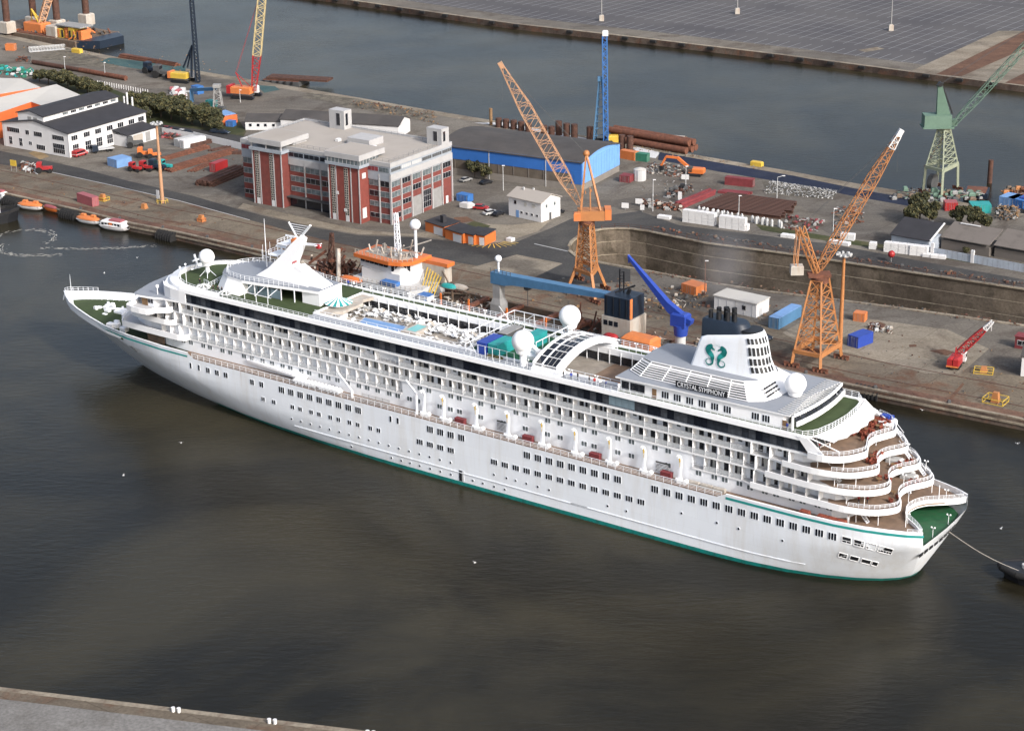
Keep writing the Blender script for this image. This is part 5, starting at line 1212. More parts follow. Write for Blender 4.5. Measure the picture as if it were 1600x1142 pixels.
for x, y, w, d, h in ((25.5,-.2,3.8,5.6,5.2),(26,38,3.8,6,6.0)):
    MB().box(x,y,HT,x+w,y+d,HT+h).build('roof_tower', 'paleframe', bd); window(bd, x+.6, HT+1.2, 1.3, h-2, 1, 1, 'e', y-.02, gm='glassdark'); window(bd, y+1.5, HT+1.2, 1.6, h-2, 1, 1, 'f', x-.02, gm='glassdark')
for x, y in ((13,30),(11.5,15),(9,12.5)): MB().bev(x,y,HT+.05,x+1.6,y+1.2,HT+1.0,.2).build('roof_vent', 'whitewall', bd)
for y, z in ((16.4,8),(13.5,3)): MB().box(-4.4,y,z,-4.22,y+1,z+.9).build('wall_sign', 'whitewall', bd)
MB().box(-3,8.1,13.6,-1.4,8.34,15.2).build('wall_sign', 'whitewall', bd); MB().box(-3.4,8.1,1.5,-1.6,8.34,4.6).build('wall_sign', 'whitewall', bd)

# white office with black roofs and a raised clerestory
c_ = (-147.94, 650.15, 2.40); ang, l_ = fr(c_, (-127.40, 680.05, 2.40))
bd = thing('white_office_building', 'white two storey office with black roofs and a raised clerestory at the left', 'office building', c_, ang)
def gable(nm, x0, x1, y0, y1, z0, zr, m, par, axis='x', ov=.5, th=.25, sk=.5):
    m_ = MB(); 
    if axis == 'x':
        yr = y0+(y1-y0)*sk
        a = [(y0-ov, z0-.05), (yr, zr), (y1+ov, z0-.05)]
        m_.loft([[(x,a[0][0],a[0][1]),(x,a[1][0],a[1][1]),(x,a[2][0],a[2][1]),(x,a[2][0],a[2][1]-th),(x,a[1][0],a[1][1]-th),(x,a[0][0],a[0][1]-th)] for x in (x0-ov,x1+ov)])
        g = MB(); g.add([(x0,y0,z0-th),(x0,y1,z0-th),(x0,yr,zr-th),(x1,y0,z0-th),(x1,y1,z0-th),(x1,yr,zr-th)], [(0,2,1),(3,4,5)])
    else:
        xr = x0+(x1-x0)*sk
        a = [(x0-ov, z0-.05), (xr, zr), (x1+ov, z0-.05)]
        m_.loft([[(a[0][0],y,a[0][1]),(a[1][0],y,a[1][1]),(a[2][0],y,a[2][1]),(a[2][0],y,a[2][1]-th),(a[1][0],y,a[1][1]-th),(a[0][0],y,a[0][1]-th)] for y in (y1+ov,y0-ov)])
        g = MB(); g.add([(x0,y0,z0-th),(x1,y0,z0-th),(xr,y0,zr-th),(x0,y1,z0-th),(x1,y1,z0-th),(xr,y1,zr-th)], [(0,1,2),(3,5,4)])
    m_.build(nm, m, par); return g
MB().box(0,0,0,37,32,8.3).build('wall', 'whitewall', bd)
g = gable('roof', 0, 37, 0, 32, 8.5, 11.0, 'roofblack', bd, 'x', .5); g.build('gable_wall', 'whitewall', bd)
MB().box(1.2,12.5,8.2,36.5,25.0,12.4).build('clerestory', 'whitewall', bd)
g = gable('clerestory_roof', 1.2, 36.5, 12.5, 25, 12.5, 13.8, 'roofblack', bd, 'x', .5); g.build('gable_wall', 'whitewall', bd)
for i in range(7): window(bd, 10+i*3.8, 11.0, 2.5, .9, 3, 1, 'e', 12.5, gm='glassdark' if i%2 else 'glassgrey')
for y in (15.5,18.3): window(bd, y, 10.4, 1.9, 1.2, 1, 1, 'f', 1.2, gm='grey')
for x, c_n in ((1.3,3),(7,3),(12.3,3),(17.8,3),(23,3),(28.3,3),(33,3)):
    window(bd, x, 5.4, 2.9, 1.8, c_n, 1, 'e', 0, gm='glassdark', fm='whitewall')
for x in (1.6,7.4,12.6,17.6): window(bd, x, .9, 2.8, 3.2, 3, 2, 'e', 0, gm='glassdark', fm='whitewall')
for y, w, c in ((2.0,5.6,6),(12.5,4.0,4),(18.8,1.8,2),(23.5,6.2,6)): window(bd, y, 5.4, w, 1.7, c, 1, 'f', 0, gm='glassdark', fm='whitewall')
window(bd, 2.0, .8, 5.6, 3.4, 6, 2, 'f', 0, gm='glassdark', fm='whitewall'); window(bd, 11.5, .9, 4.2, 1.8, 5, 1, 'f', 0, gm='glassdark', fm='whitewall')
for y, h in ((17.8,1.2),(22.5,2.8),(27.5,2.8)): window(bd, y, 2.0 if h < 2 else 1.0, 1.6, h, 2, 2, 'f', 0, gm='glassdark', fm='whitewall')
for x, y in ((-.08,-.08),(12.5,-.08),(24.5,-.08),(-.08,31)): MB().box(x,y,0,x+.2,y+.2,8.3).build('downpipe', 'lightgrey', bd)
MB().box(20.6,-6.6,0,34.6,0,3.9).build('annex', 'whitewall', bd); m = MB(); m.loft([[(20.2,-7,4.0),(35,-7,4.0),(35,.2,5.2),(20.2,.2,5.2)],[(20.2,-7,4.25),(35,-7,4.25),(35,.2,5.45),(20.2,.2,5.45)]]); m.build('annex_roof', 'roofblack', bd)
MB().box(29.5,-6.66,.2,31.8,-6.58,3.4).build('annex_door', 'grey', bd); MB().box(23.5,-6.66,.1,28.2,-6.58,3.4).build('annex_door', 'pale', bd)
for x, y in ((37.5,9),(37.9,7),(37.5,10.5)): MB().tube((x,y,7.5),(x,y,12.5 if y != 9 else 14),.35,.35,10).build('flue', 'whitewall', bd)

# orange warehouse with pale roofs at the left edge
def ppt(lst): return [(p[0],p[1]) for p in lst]
bd = thing('orange_warehouse', 'orange warehouse with pale low-pitched roofs at the left edge', 'warehouse', (0,0,ZG))
def roofpoly(pts, z0, z1, nm, m): MB().prism(pts, z0, z1).build(nm, m, bd)
A0 = (-177.60, 679.72); A1_ = (-170.22, 695.44); A2_ = (-163.56, 687.67); A3 = (-151.94, 701.55); A4 = (-165.60, 716.87); A5 = (-191.78, 683.22); A6 = (-187.06, 664.22)
m = MB(); m.add([A6+(9.0,),A0+(9.0,),A1_+(9.0,),A2_+(9.0,),A3+(9.0,),A4+(10.6,),A5+(10.6,)], [(0,1,2,3,4,5,6)]); m.build('roof', 'roofwhite', bd)
for a, b_ in ((A6,A0),(A0,A1_),(A1_,A2_),(A2_,A3)): MB().quad((a[0],a[1],0),(b_[0],b_[1],0),(b_[0],b_[1],9),(a[0],a[1],9)).build('wall', 'hallorange', bd)
B0 = (-194.96, 696.19); B1 = (-183.09, 703.47); B2 = (-170.71, 713.72); B3 = (-179.80, 723.07); B4 = (-202.71, 726.73)
m = MB(); m.add([B0+(10.2,),B1+(10.2,),B2+(10.2,),B3+(11.6,),B4+(11.6,)], [(0,1,2,3,4)]); m.build('roof', 'roofwhite', bd)
m = MB(); m.quad(B1+(4,),B2+(4,),B2+(10.2,),B1+(10.2,)); m.quad(A3+(0,),A4+(0,),A4+(10.6,),A3+(9,)); m.build('wall', 'hallorange', bd)
C0 = (-188.18, 666.88); C1_ = (-178.02, 679.73); C2_ = (-176.14, 682.24); C3 = (-174.94, 697.88); C4 = (-194.53, 691.76)
MB().prism([C0,C1_,C2_,C3,C4], 4.7, 5.0).build('annex_roof', 'tile', bd)
for a, b_ in ((C0,C1_),(C1_,C2_),(C2_,C3)): MB().quad((a[0],a[1],0),(b_[0],b_[1],0),(b_[0],b_[1],4.7),(a[0],a[1],4.7)).build('annex_wall', 'hallorange', bd)

# blue warehouse
c_ = (22.47, 599.46, 2.40); ang, l_ = fr(c_, (35.62, 623.09, 2.40))
bd = thing('blue_warehouse', 'long blue warehouse with dark curved roof and brown lower cladding', 'warehouse', c_, ang)
MB().box(0,0,0,27,51.5,2.1).build('plinth', 'plinth', bd)
MB().box(.1,.1,2.1,26.9,51.4,5.3).build('lower_wall', 'brownclad', bd); 
MB().box(0,.2,5.2,.3,51.4,9.4).build('long_wall', 'hallblue', bd)
for i in range(14): MB().box(.6+i*1.9,-.12,2.15,.6+i*1.9+1.78,.05,9.2).build('end_panel', 'hallbluelit', bd)
MB().box(0,-.02,2.1,.6,.2,9.3).build('corner_panel', 'hallblue', bd); MB().box(-.06,0,2.1,.02,3.6,6.2).build('corner_panel', 'hallblue', bd)
g = MB(); n_ = 10; arc = [(27*i/n_, 9.2+2.0*sin(pi*i/n_)) for i in range(n_+1)]
for y in (.05,): g.add([(x,y,9.1) for x,z in arc]+[(x,y,z) for x,z in arc], [(i,i+1,n_+1+i+1,n_+1+i) for i in range(n_)])
g.build('end_gable', 'hallbluelit', bd)
m = MB(); m.loft([[(x-.4+.8*(x/27),y,z+.1) for x,z in arc]+[(x-.4+.8*(x/27),y,z-.15) for x,z in arc[::-1]] for y in (52,-.5)]); m.build('roof', 'rooffelt', bd)
for y in (12.5,33,51): MB().box(-.12,y,0,.0,y+.2,9.2).build('downpipe', 'lightgrey', bd)
for k in range(9): MB().box(-.06,2.5+k*5.4,2.2,.09,2.7+k*5.4,5.2).build('cladding_post', 'tile', bd)

# small white two storey house
c_ = (9.22, 565.79, 2.40); ang, l_ = fr(c_, (14.37, 571.76, 2.40))
bd = thing('white_gabled_house', 'small white two storey house with grey gabled roof beside the dock road', 'house', c_, ang)
MB().box(0,0,0,9,12.6,6).build('wall', 'whitewall', bd); g = gable('roof', 0, 9, 0, 12.6, 6.1, 8.0, 'roofpale', bd, 'y', .5); g.build('gable_wall', 'whitewall', bd)
for y in (1,3,5,7): window(bd, y, 1.4, .9, .8, 1, 1, 'f', 0, gm='glassdark', fm='whitewall')
for y, w in ((2.2,1.4),(5.4,1.2),(9.4,1.1)): window(bd, y, 3.9, w, 1.3, 1, 1, 'f', 0, gm='glassdark' if y > 9 else 'curtain', fm='whitewall')
MB().box(-.06,8.6,0,.02,9.7,2.2).build('door', 'paleblue', bd); MB().box(3.8,-.06,0,4.8,.02,2.2).build('door', 'darkgrey', bd)
window(bd, 2, 3.9, 1.0, 1.2, 1, 1, 'e', 0, fm='whitewall'); window(bd, 5.8, 3.9, 1.0, 1.2, 1, 1, 'e', 0, fm='whitewall')
for x, y in ((4.4,6.5),(3.4,9.5)): MB().box(x,y,6.6,x+.5,y+.5,8.4).build('roof_vent', 'lightgrey', bd)

# row of orange sheds
for i, (p, q, lb) in enumerate((((-24.87, 558.87, 2.40),(-19.07, 552.49, 2.40),'largest orange shed with a dark chimney at the left end of the row'),((-18.86, 550.98, 2.40),(-13.54, 545.35, 2.40),'second orange shed from the left, one white roller door'),((-13.40, 546.71, 2.40),(-10.36, 543.73, 2.40),'third orange shed from the left, narrow with a white door'),((-10.20, 544.85, 2.40),(-7.19, 543.02, 2.40),'orange shed with grey front at the right end of the row beside yellow hatching'))):
    ang, l_ = fr(p, q); bd = thing('orange_shed', lb, 'shed', p, ang, 'row of orange sheds'); dd = 6.0
    MB().box(0,0,0,l_-.1,dd,2.9).build('wall', 'brightorange', bd); m = MB(); m.loft([[(-.2,-.3,2.9),(l_,-.3,2.9),(l_,dd+.2,3.3),(-.2,dd+.2,3.3)],[(-.2,-.3,3.1),(l_,-.3,3.1),(l_,dd+.2,3.5),(-.2,dd+.2,3.5)]]); m.build('roof', 'roofblack', bd)
    MB().box(l_*.45,-.08,0,l_*.9,.02,2.3).build('roller_door', 'whitewall', bd)
    if i == 0: MB().box(l_*.55,dd*.3,3.2,l_*.55+1.3,dd*.3+1.3,5.4).build('chimney', 'roofblack', bd)
# low white sheds behind the brick office
bd = thing('low_white_shed', 'low white shed with dark felt roof left behind the brick office', 'shed', (-93.11, 686.09, 2.40), atan2((-80.36, 683.63, 2.40)[1]-(-93.11, 686.09, 2.40)[1], (-80.36, 683.63, 2.40)[0]-(-93.11, 686.09, 2.40)[0])+.1)
MB().box(0,0,0,16,9,3.2).build('wall', 'whitewall', bd); g = gable('roof', 0, 16, 0, 9, 3.3, 5.0, 'rooffelt', bd, 'x', .3); g.build('gable_wall', 'whitewall', bd)
for x in (1.2,4,6.6,9.5): window(bd, x, 1.2, 1.2, 1.2, 1, 1, 'e', 0, gm='glassdark', fm='whitewall')
bd = thing('long_felt_roofed_hall', 'white gabled hall with long dark felt roof behind the brick office', 'hall', (-80.20, 682.73, 2.40), atan2((-49.85, 671.33, 2.40)[1]-(-80.20, 682.73, 2.40)[1], (-49.85, 671.33, 2.40)[0]-(-80.20, 682.73, 2.40)[0])+.06)
MB().box(0,0,0,44,12,4.6).build('wall', 'whitewall', bd); g = gable('roof', 0, 44, 0, 12, 4.7, 6.8, 'rooffelt', bd, 'x', .3); g.build('gable_wall', 'whitewall', bd)
for y in (1,3.5,6,8.5): window(bd, y, 2.6, 1.2, 1.0, 1, 1, 'f', 0, gm='glassdark', fm='whitewall')
# low sheds along the right of the dock with a pale fence wall
bd = thing('black_roofed_shed', 'low shed with a black pitched roof behind the white blocks', 'shed', (107.84, 536.97, 2.40), radians(-37))
MB().box(0,0,0,11.5,8,3.6).build('wall', 'corrug', bd); m = MB(); m.loft([[(-.3,-.6,3.6),(12,-.6,3.6),(12,8.3,6.6),(-.3,8.3,6.6)],[(-.3,-.6,3.85),(12,-.6,3.85),(12,8.3,6.85),(-.3,8.3,6.85)]]); m.build('roof', 'roofblack', bd)
MB().bar((12.1,-.6,3.9),(12.1,8.3,6.9),.35,.35).build('verge', 'whitewall', bd)
bd = thing('brown_roofed_shed', 'low shed with weathered brown roof and a white skylight strip', 'shed', (121.55, 534.72, 2.40), radians(-37))
MB().box(0,0,0,14.4,8,2.6).build('wall', 'tile', bd); m = MB(); m.loft([[(-.1,-.6,3.4),(14.6,-.6,3.4),(14.6,8.3,5.8),(-.1,8.3,5.8)],[(-.1,-.6,3.6),(14.6,-.6,3.6),(14.6,8.3,6.0),(-.1,8.3,6.0)]]); m.build('roof', 'tile', bd)
MB().bar((2.2,7.3,6.0),(8.2,7.3,6.0),.5,.2).build('skylight', 'whitewall', bd)
bd = thing('brown_roofed_shed', 'low brown roofed shed at the right edge behind the fence', 'shed', (134.52, 526.22, 2.40), radians(-37))
MB().box(0,0,0,20,8,2.6).build('wall', 'tile', bd); m = MB(); m.loft([[(-.1,-.6,3.4),(20,-.6,3.4),(20,8.3,6.0),(-.1,8.3,6.0)],[(-.1,-.6,3.6),(20,-.6,3.6),(20,8.3,6.2),(-.1,8.3,6.2)]]); m.build('roof', 'tile', bd)
fn_ = thing('pale_blue_fence', 'pale blue corrugated fence in front of the brown sheds', 'fence', (111.80, 532.77, 2.40), radians(-37.2))
for i in range(26): MB().box(i*1.5,-.06,0,i*1.5+1.42,.06,2.3).build('panel', 'corrug', fn_)
for x in (7,19): MB().box(x,-.3,0,x+.9,.3,3.6).build('post', 'whitewall', fn_)
# white flat-roofed site hut by the dock
c_ = (62.44, 477.48, 2.40); ang, l_ = fr(c_, (66.82, 483.24, 2.40))
bd = thing('white_site_hut', 'white flat-roofed site hut with one small window near the near dock edge', 'hut', c_, ang)
MB().box(0,0,0,6.5,12.5,3.6).build('wall', 'whitewall', bd); MB().box(-.25,-.25,3.6,6.7,12.8,3.85).build('roof', 'roofwhite', bd); window(bd, 3, 1.4, 1.2, 1.3, 1, 1, 'f', 0, gm='glassdark'); MB().box(1.6,-.06,0,2.8,.02,2.1).build('door', 'lightgrey', bd)
for i in range(5): MB().box(-.08,1+i*2.5,0,.0,1.12+i*2.5,3.6).build('panel_joint', 'lightgrey', bd)
bd = thing('white_gabled_shed', 'white shed corner with dark roof at the right edge of the slab', 'shed', (119.24, 433.69, 2.40), radians(-20))
MB().box(0,0,0,10,8,5).build('wall', 'whitewall', bd); g = gable('roof', 0, 10, 0, 8, 5.1, 6.6, 'rooffelt', bd, 'x', .3); g.build('gable_wall', 'whitewall', bd)
for i in range(5): MB().box(-.06,.5+i*1.5,0,.0,.6+i*1.5,5).build('wall_batten', 'lightgrey', bd)
bd = thing('dark_red_cabin', 'dark red cabin with white window at the right edge', 'cabin', (122.42, 452.72, 2.40), radians(-30))
MB().box(0,0,0,6,3,3.0).build('wall', 'darkred', bd); MB().box(-.2,-.2,3,6.2,3.2,3.2).build('roof', 'darkred', bd); window(bd, .6, .9, 2.4, 1.3, 2, 1, 'e', 0, fm='whitewall', gm='glassdark')
# long pale boundary wall
c_ = (-109.83, 675.07, 2.40); ang, l_ = fr(c_, (-90.70, 657.90, 2.40))
bd = thing('pale_boundary_wall', 'long pale panel wall between the service road and the rusty steel yard', 'wall', c_, ang)
for i in range(int(l_/1.9)+1): MB().box(i*1.9,-.08,0,i*1.9+1.84,.08,2.3).build('panel', 'whitewall', bd)
c_ = (-122.38, 684.29, 2.40); ang, l_ = fr(c_, (-109.83, 675.07, 2.40))
bd = thing('pale_boundary_wall', 'pale panel wall behind the parked cars near the white containers', 'wall', c_, ang)
for i in range(int(l_/1.9)+1): MB().box(i*1.9,-.08,0,i*1.9+1.84,.08,1.8).build('panel', 'whitewall', bd)
# orange hut with blue roof
c_ = (-102.39, 693.26, 2.40); ang, l_ = fr(c_, (-98.10, 696.57, 2.40))
bd = thing('orange_hut', 'orange hut with bright blue roof on the grass by the shrubs', 'hut', c_, ang)
MB().box(0,0,0,l_+1,6,2.9).build('wall', 'hallorange', bd); MB().box(-.3,1.5,2.9,l_+1.2,8.6,3.15).build('roof', 'paleblue', bd); MB().box(0,6,0,l_+1,8.4,2.9).build('lean_to', 'midblue', bd)

# ---------------------------------------------------------------- vehicles, containers, cranes and yard goods
def ang_of(a, b_): return atan2(b_[1]-a[1], b_[0]-a[0])
def container(p, q, L_, m, label, w=2.44, h=2.6, lift=0, door='e', group='shipping containers about the yard', roofm=None, name='container'):
    """near left corner p, towards q is the long side when door='w', the short end when door='e'"""
    a = ang_of(p, q); t = thing(name, label, 'container', (p[0],p[1],p[2]+lift), a, group)
    lx, ly = (w, L_) if door == 'e' else (L_, w)
    MB().box(.04,.04,.05,lx-.04,ly-.04,h-.04).build('body', m, t)
    MB().box(0,0,h-.12,lx,ly,h).build('roof', roofm or m, t)
    k = MB()
    for x in (0, lx-.14):
        for y in (0, ly-.14): k.box(x,y,0,x+.14,y+.14,h)
    for y in (0, ly-.12): k.box(0,y,0,lx,y+.12,.16)
    for x in (0, lx-.12): k.box(x,0,0,x+.12,ly,.16)
    k.build('frame', m, t)
    k = MB()
    if ly > lx:
        n = int(ly/.55)
        for i in range(n): k.box(-.0,.3+i*.55,.2,.05,.55+i*.55,h-.2)
    else:
        n = int(lx/.55)
        for i in range(n): k.box(.3+i*.55,0,.2,.55+i*.55,.05,h-.2)
    k.build('corrugation', m, t)
    d = MB()
    if door == 'e':
        for i in range(4): d.tube((.35+i*(lx-.7)/3,-.04,.2),(.35+i*(lx-.7)/3,-.04,h-.2),.03,n=5)
        d.box(lx/2-.03,-.03,.15,lx/2+.03,.0,h-.15)
    else:
        for i in range(4): d.tube((lx+.04,.35+i*(ly-.7)/3,.2),(lx+.04,.35+i*(ly-.7)/3,h-.2),.03,n=5)
    d.build('door_bars', 'grey', t); return t
container((-134.45, 595.18, 2.40), (-129.47, 590.14, 2.40), 8.4, 'pinkred', 'faded pink red container on the quay near the lifeboats', door='w', h=2.9)
container((-97.99, 629.43, 2.40), (-96.02, 628.29, 2.40), 6.6, 'red', 'bright red container among rusty steel beyond the office', h=2.9)
container((-112.76, 662.01, 2.40), (-110.16, 659.45, 2.40), 9.5, 'whitewall', 'white container beside the pale boundary wall', h=2.7)
container((-115.09, 664.58, 2.40), (-112.81, 662.34, 2.40), 8.0, 'lightgrey', 'pale grey container left of the white one by the wall', h=2.6)
container((-133.24, 639.34, 2.40), (-128.47, 634.56, 2.40), 6.0, 'paleblue', 'faded blue container next to the tractors', w=5.4, h=2.7)
container((82.23, 456.03, 2.40), (84.23, 453.90, 2.40), 6.1, 'blue', 'blue container behind the right orange crane', w=3.2, h=2.9)
container((64.64, 469.93, 2.40), (66.41, 468.66, 2.40), 12.2, 'steelblue', 'long pale blue container with grey roof by the white site hut', w=2.9, h=3.0, roofm='paleblue')
container((34.89, 610.15, 2.40), (37.25, 608.90, 2.40), 3.5, 'darkred', 'dark red skip container beside the white tank', w=3.6, h=2.2)
container((36.72, 639.59, 2.40), (40.33, 636.63, 2.40), 6.0, 'orange', 'yellow orange container at the end of the blue warehouse', door='w', h=2.8)
container((40.72, 636.61, 2.40), (43.64, 634.93, 2.40), 5.2, 'green', 'faded green container beside the orange one', door='w', h=2.6)
container((67.83, 604.95, 2.40), (72.95, 602.60, 2.40), 9.2, 'darkred', 'rusty dark red open skip on the back quay', door='w', h=2.5, group=None)
container((130.47, 572.24, 2.40), (132.10, 572.17, 2.40), 3.4, 'red', 'bright red container behind the trees below the green crane', w=3.8, h=2.6, roofm='pinkred')
container((137.61, 569.19, 2.40), (140.47, 569.05, 2.40), 4.5, 'cteal', 'teal container right of the trees on the far quay', w=6, h=2.6)
container((148.13, 578.71, 2.40), (149.82, 577.24, 2.40), 6, 'paleblue', 'pale blue container left of the deep blue one at the far right', w=5, h=2.5)
container((150.12, 577.22, 2.40), (152.41, 574.81, 2.40), 6, 'midblue', 'mid blue container in the middle of three at the far right', w=6, h=2.5)
container((153.67, 576.12, 2.40), (156.06, 573.72, 2.40), 6, 'blue', 'deep blue container cut by the right edge', w=6, h=2.9)
container((-121.14, 746.18, 2.40), (-118.85, 743.85, 2.40), 3, 'midblue', 'small blue container beneath the black piling rig', w=4, h=3.0)
container((-100.93, 691.77, 2.40), (-98.49, 690.75, 2.40), 2.5, 'midblue', 'blue waste container in front of the orange hut', w=3, h=2)
container((-107.02, 712.00, 2.40), (-99.82, 707.89, 2.40), 3, 'darkgrey', 'long dark green container behind the orange hut', door='w', h=2.4) 
container((-112.25, 721.70, 2.40), (-109.44, 719.64, 2.40), 2.5, 'cteal', 'dark teal container at the end of the hedge', w=4, h=2.8)
container((-16.54, 590.82, 2.40), (-13.75, 588.79, 2.40), 3, 'midblue', 'small blue skip beside the brick office end wall', w=4.4, h=2.2)
container((-212.52, 832.75, 2.40), (-209.51, 832.02, 2.40), 4, 'orange', 'orange container on the back quay at the left edge', door='w', h=2.8)
container((45.19, 499.25, 2.40), (47.45, 497.04, 2.40), 4.5, 'orange', 'orange container on the muddy ground between dock and dredger', w=5, h=2.4)
container((86.63, 474.27, 2.40), (87.94, 473.60, 2.40), 2.5, 'orange', 'small orange box by the lamp mast', w=3, h=2.2)

def car_kit(body, kind='car'):
    m = MB(); L_, W2_, = 4.3, .88
    prof = [(-2.15,.35),(-2.15,.78),(-1.95,.95),(1.0,.98),(2.0,.8),(2.15,.55),(2.15,.35)]
    m.loft([[(x,y,z) for x,z in prof] for y in (-W2_,W2_)]); me = m.mesh('body', [body])
    c = MB(); c.add([(-1.8,-.8,.94),(1.05,-.8,.96),(1.05,.8,.96),(-1.8,.8,.94),(-1.4,-.68,1.42),(.35,-.68,1.45),(.35,.68,1.45),(-1.4,.68,1.42)], [(0,1,5,4),(1,2,6,5),(2,3,7,6),(3,0,4,7),(4,5,6,7)])
    r_ = MB(); r_.box(-1.42,-.66,1.42,.36,.66,1.48)
    w = MB(); w.tube((0,-.12,.32),(0,.12,.32),.32,n=12); wm = w.mesh('wheel', ['tyre'])
    lt = MB().box(-.03,-.18,.6,.03,.18,.75).mesh('headlight', ['lightgrey'])
    return [('body', me, (0,0,0), []), ('windows', c.mesh('windows', ['glassdark']), (0,0,0), []), ('roof', r_.mesh('roof', [body]), (0,0,0), [])]+[('wheel', wm, (x,y,0), []) for x in (-1.35,1.35) for y in (-.82,.82)]+[('headlight', lt, (2.13,y,0), []) for y in (-.6,.6)]
KC = {c: car_kit(c) for c in ('navy','black','lightgrey','red','darkred','grey')}
def car(c, p, a, label, group='cars parked about the yard', s=1.0): return spawn(KC[c], 'parked_car', label, 'car', p, a, group, (s,s,s))
car('navy', (-103.22, 682.34, 2.40), -.4, 'dark blue car, left of two parked on the service road'); car('navy', (-100.14, 680.97, 2.40), -.4, 'dark blue car, right of two parked on the service road by the office')
car('darkred', (-120.84, 687.14, 2.40), -.5, 'dark red car, leftmost of four parked behind the pale wall'); car('black', (-117.14, 683.99, 2.40), -.5, 'black car, second from the left behind the pale wall'); car('lightgrey', (-114.58, 682.12, 2.40), -.5, 'silver car, third from the left behind the pale wall'); car('navy', (-112.44, 679.45, 2.40), -.5, 'blue car nearest the white container, parked behind the pale wall', s=1.2)
car('grey', (-13.91, 613.28, 2.40), .8, 'grey car parked near the shrubs by the blue warehouse'); car('black', (-7.44, 609.91, 2.40), .7, 'black car parked beside the blue warehouse shrubs')
car('lightgrey', (-5.81, 575.09, 2.40), .6, 'silver estate car left of the white gabled house', s=1.1); car('red', (-8.80, 580.71, 2.40), -.3, 'red car between the white tarpaulin and the silver car', s=1.1); car('black', (-3.53, 573.89, 2.40), .9, 'dark scrap car beside the silver car')
car('navy', (62.23, 461.47, 2.40), -.65, 'dark blue car parked on the quay behind the cruise ship funnel', s=1.1)
car('black', (14.70, 574.81, 2.40), 1.0, 'black car parked at the gable of the white house')
# red van and flatbed lorry
def van(p, a, m, label, stripe='whitewall'):
    t = thing('van', label, 'van', p, a)
    b = MB(); b.loft([[(-2.7,y,.4),(-2.7,y,2.1),(-2.5,y,2.25),(1.5,y,2.25),(2.2,y,1.35),(2.75,y,1.15),(2.8,y,.4)] for y in (-1,1)]); b.build('body', m, t)
    MB().box(-2.72,-1.02,1.0,2.3,1.02,1.12).build('stripe', stripe, t); MB().box(-2.4,-1.03,1.35,1.5,1.03,1.95).build('windows', 'glassdark', t)
    g = MB().add([(1.53,-.9,2.2),(1.53,.9,2.2),(2.25,.9,1.38),(2.25,-.9,1.38)], [(0,1,2,3),(3,2,1,0)]); g.build('windscreen', 'glassdark', t)
    for x in (-1.7,1.8):
        for y in (-.9,.9): MB().tube((x,y-.12,.38),(x,y+.12,.38),.38,n=12).build('wheel', 'tyre', t)
van((-145.01, 652.35, 2.40), fr((-146.78, 649.31, 2.40), (-142.82, 655.40, 2.40))[0], 'red', 'red van with white stripe parked by the white office corner')
t = thing('flatbed_lorry', 'blue cab flatbed lorry beside the red van', 'lorry', (-138.43, 657.55, 2.40), fr((-141.36, 656.11, 2.40), (-135.50, 659.00, 2.40))[0]+pi)
MB().bev(1.6,-1.1,.6,3.6,1.1,2.7,.25).build('cab', 'navy', t); MB().box(3.3,-1,1.7,3.64,1,2.4).build('windscreen', 'glassdark', t); MB().box(-4,-1.15,1.0,1.5,1.15,1.25).build('load_bed', 'lightgrey', t)
for x in (-3,-1.8,2.4):
    for y in (-.95,.95): MB().tube((x,y-.15,.45),(x,y+.15,.45),.45,n=12).build('wheel', 'tyre', t)
def tractor(p, a, m, label, s=1.0, cat='tractor', nm='yard_tractor'):
    t = thing(nm, label, cat, p, a, None); t.scale = (s,s,s)
    MB().bev(-.3,-.55,.8,2.0,.55,1.5,.15).build('bonnet', m, t); MB().bev(-1.6,-.8,1.0,-.3,.8,2.6,.2).build('cab', m, t); MB().box(-1.62,-.65,1.7,-.28,.65,2.3).build('cab_windows', 'glassdark', t)
    for x, r_ in ((-1.1,.75),(1.5,.5)):
        for y in (-.85,.85): MB().tube((x,y-.18,r_),(x,y+.18,r_),r_,n=12).build('wheel', 'tyre', t)
tractor((-122.67, 631.26, 2.40), -.5, 'red', 'red forklift, leftmost of the cluster behind the lamp mast', 1.2, 'forklift', 'forklift'); tractor((-119.09, 631.82, 2.40), -.4, 'red', 'red tractor in the middle of the cluster behind the lamp mast', 1.3)
tractor((-115.59, 631.63, 2.40), -.4, 'navy', 'dark blue truck unit just right of the lamp mast', 1.5); tractor((-113.10, 633.00, 2.40), -.4, 'cteal', 'turquoise tractor at the right end of the cluster', 1.3)
tractor((-128.45, 663.47, 2.40), .3, 'darkgrey', 'black and red forklift in front of the white annex', 1.5, 'forklift', 'forklift'); tractor((-152.59, 631.35, 2.40), .1, 'red', 'red and black forklift beside the scrap heap at the left', 1.4, 'forklift', 'forklift')
tractor((-122.67, 649.58, 2.40), .1, 'brightorange', 'orange digger, left of two left of the rusty beams', 1.4, 'digger', 'digger'); tractor((-119.34, 648.61, 2.40), .2, 'brightorange', 'orange digger, right of two beside the rusty beams', 1.2, 'digger', 'digger')
t = tractor((-142.46, 782.93, 2.40), -.5, 'navy', 'dark excavator on the back quay, left of two', 1.8, 'digger', 'digger'); t = tractor((-136.71, 774.93, 2.40), -.3, 'darkgrey', 'grey digger with white cab on the back quay, right of two', 2.0, 'digger', 'digger')
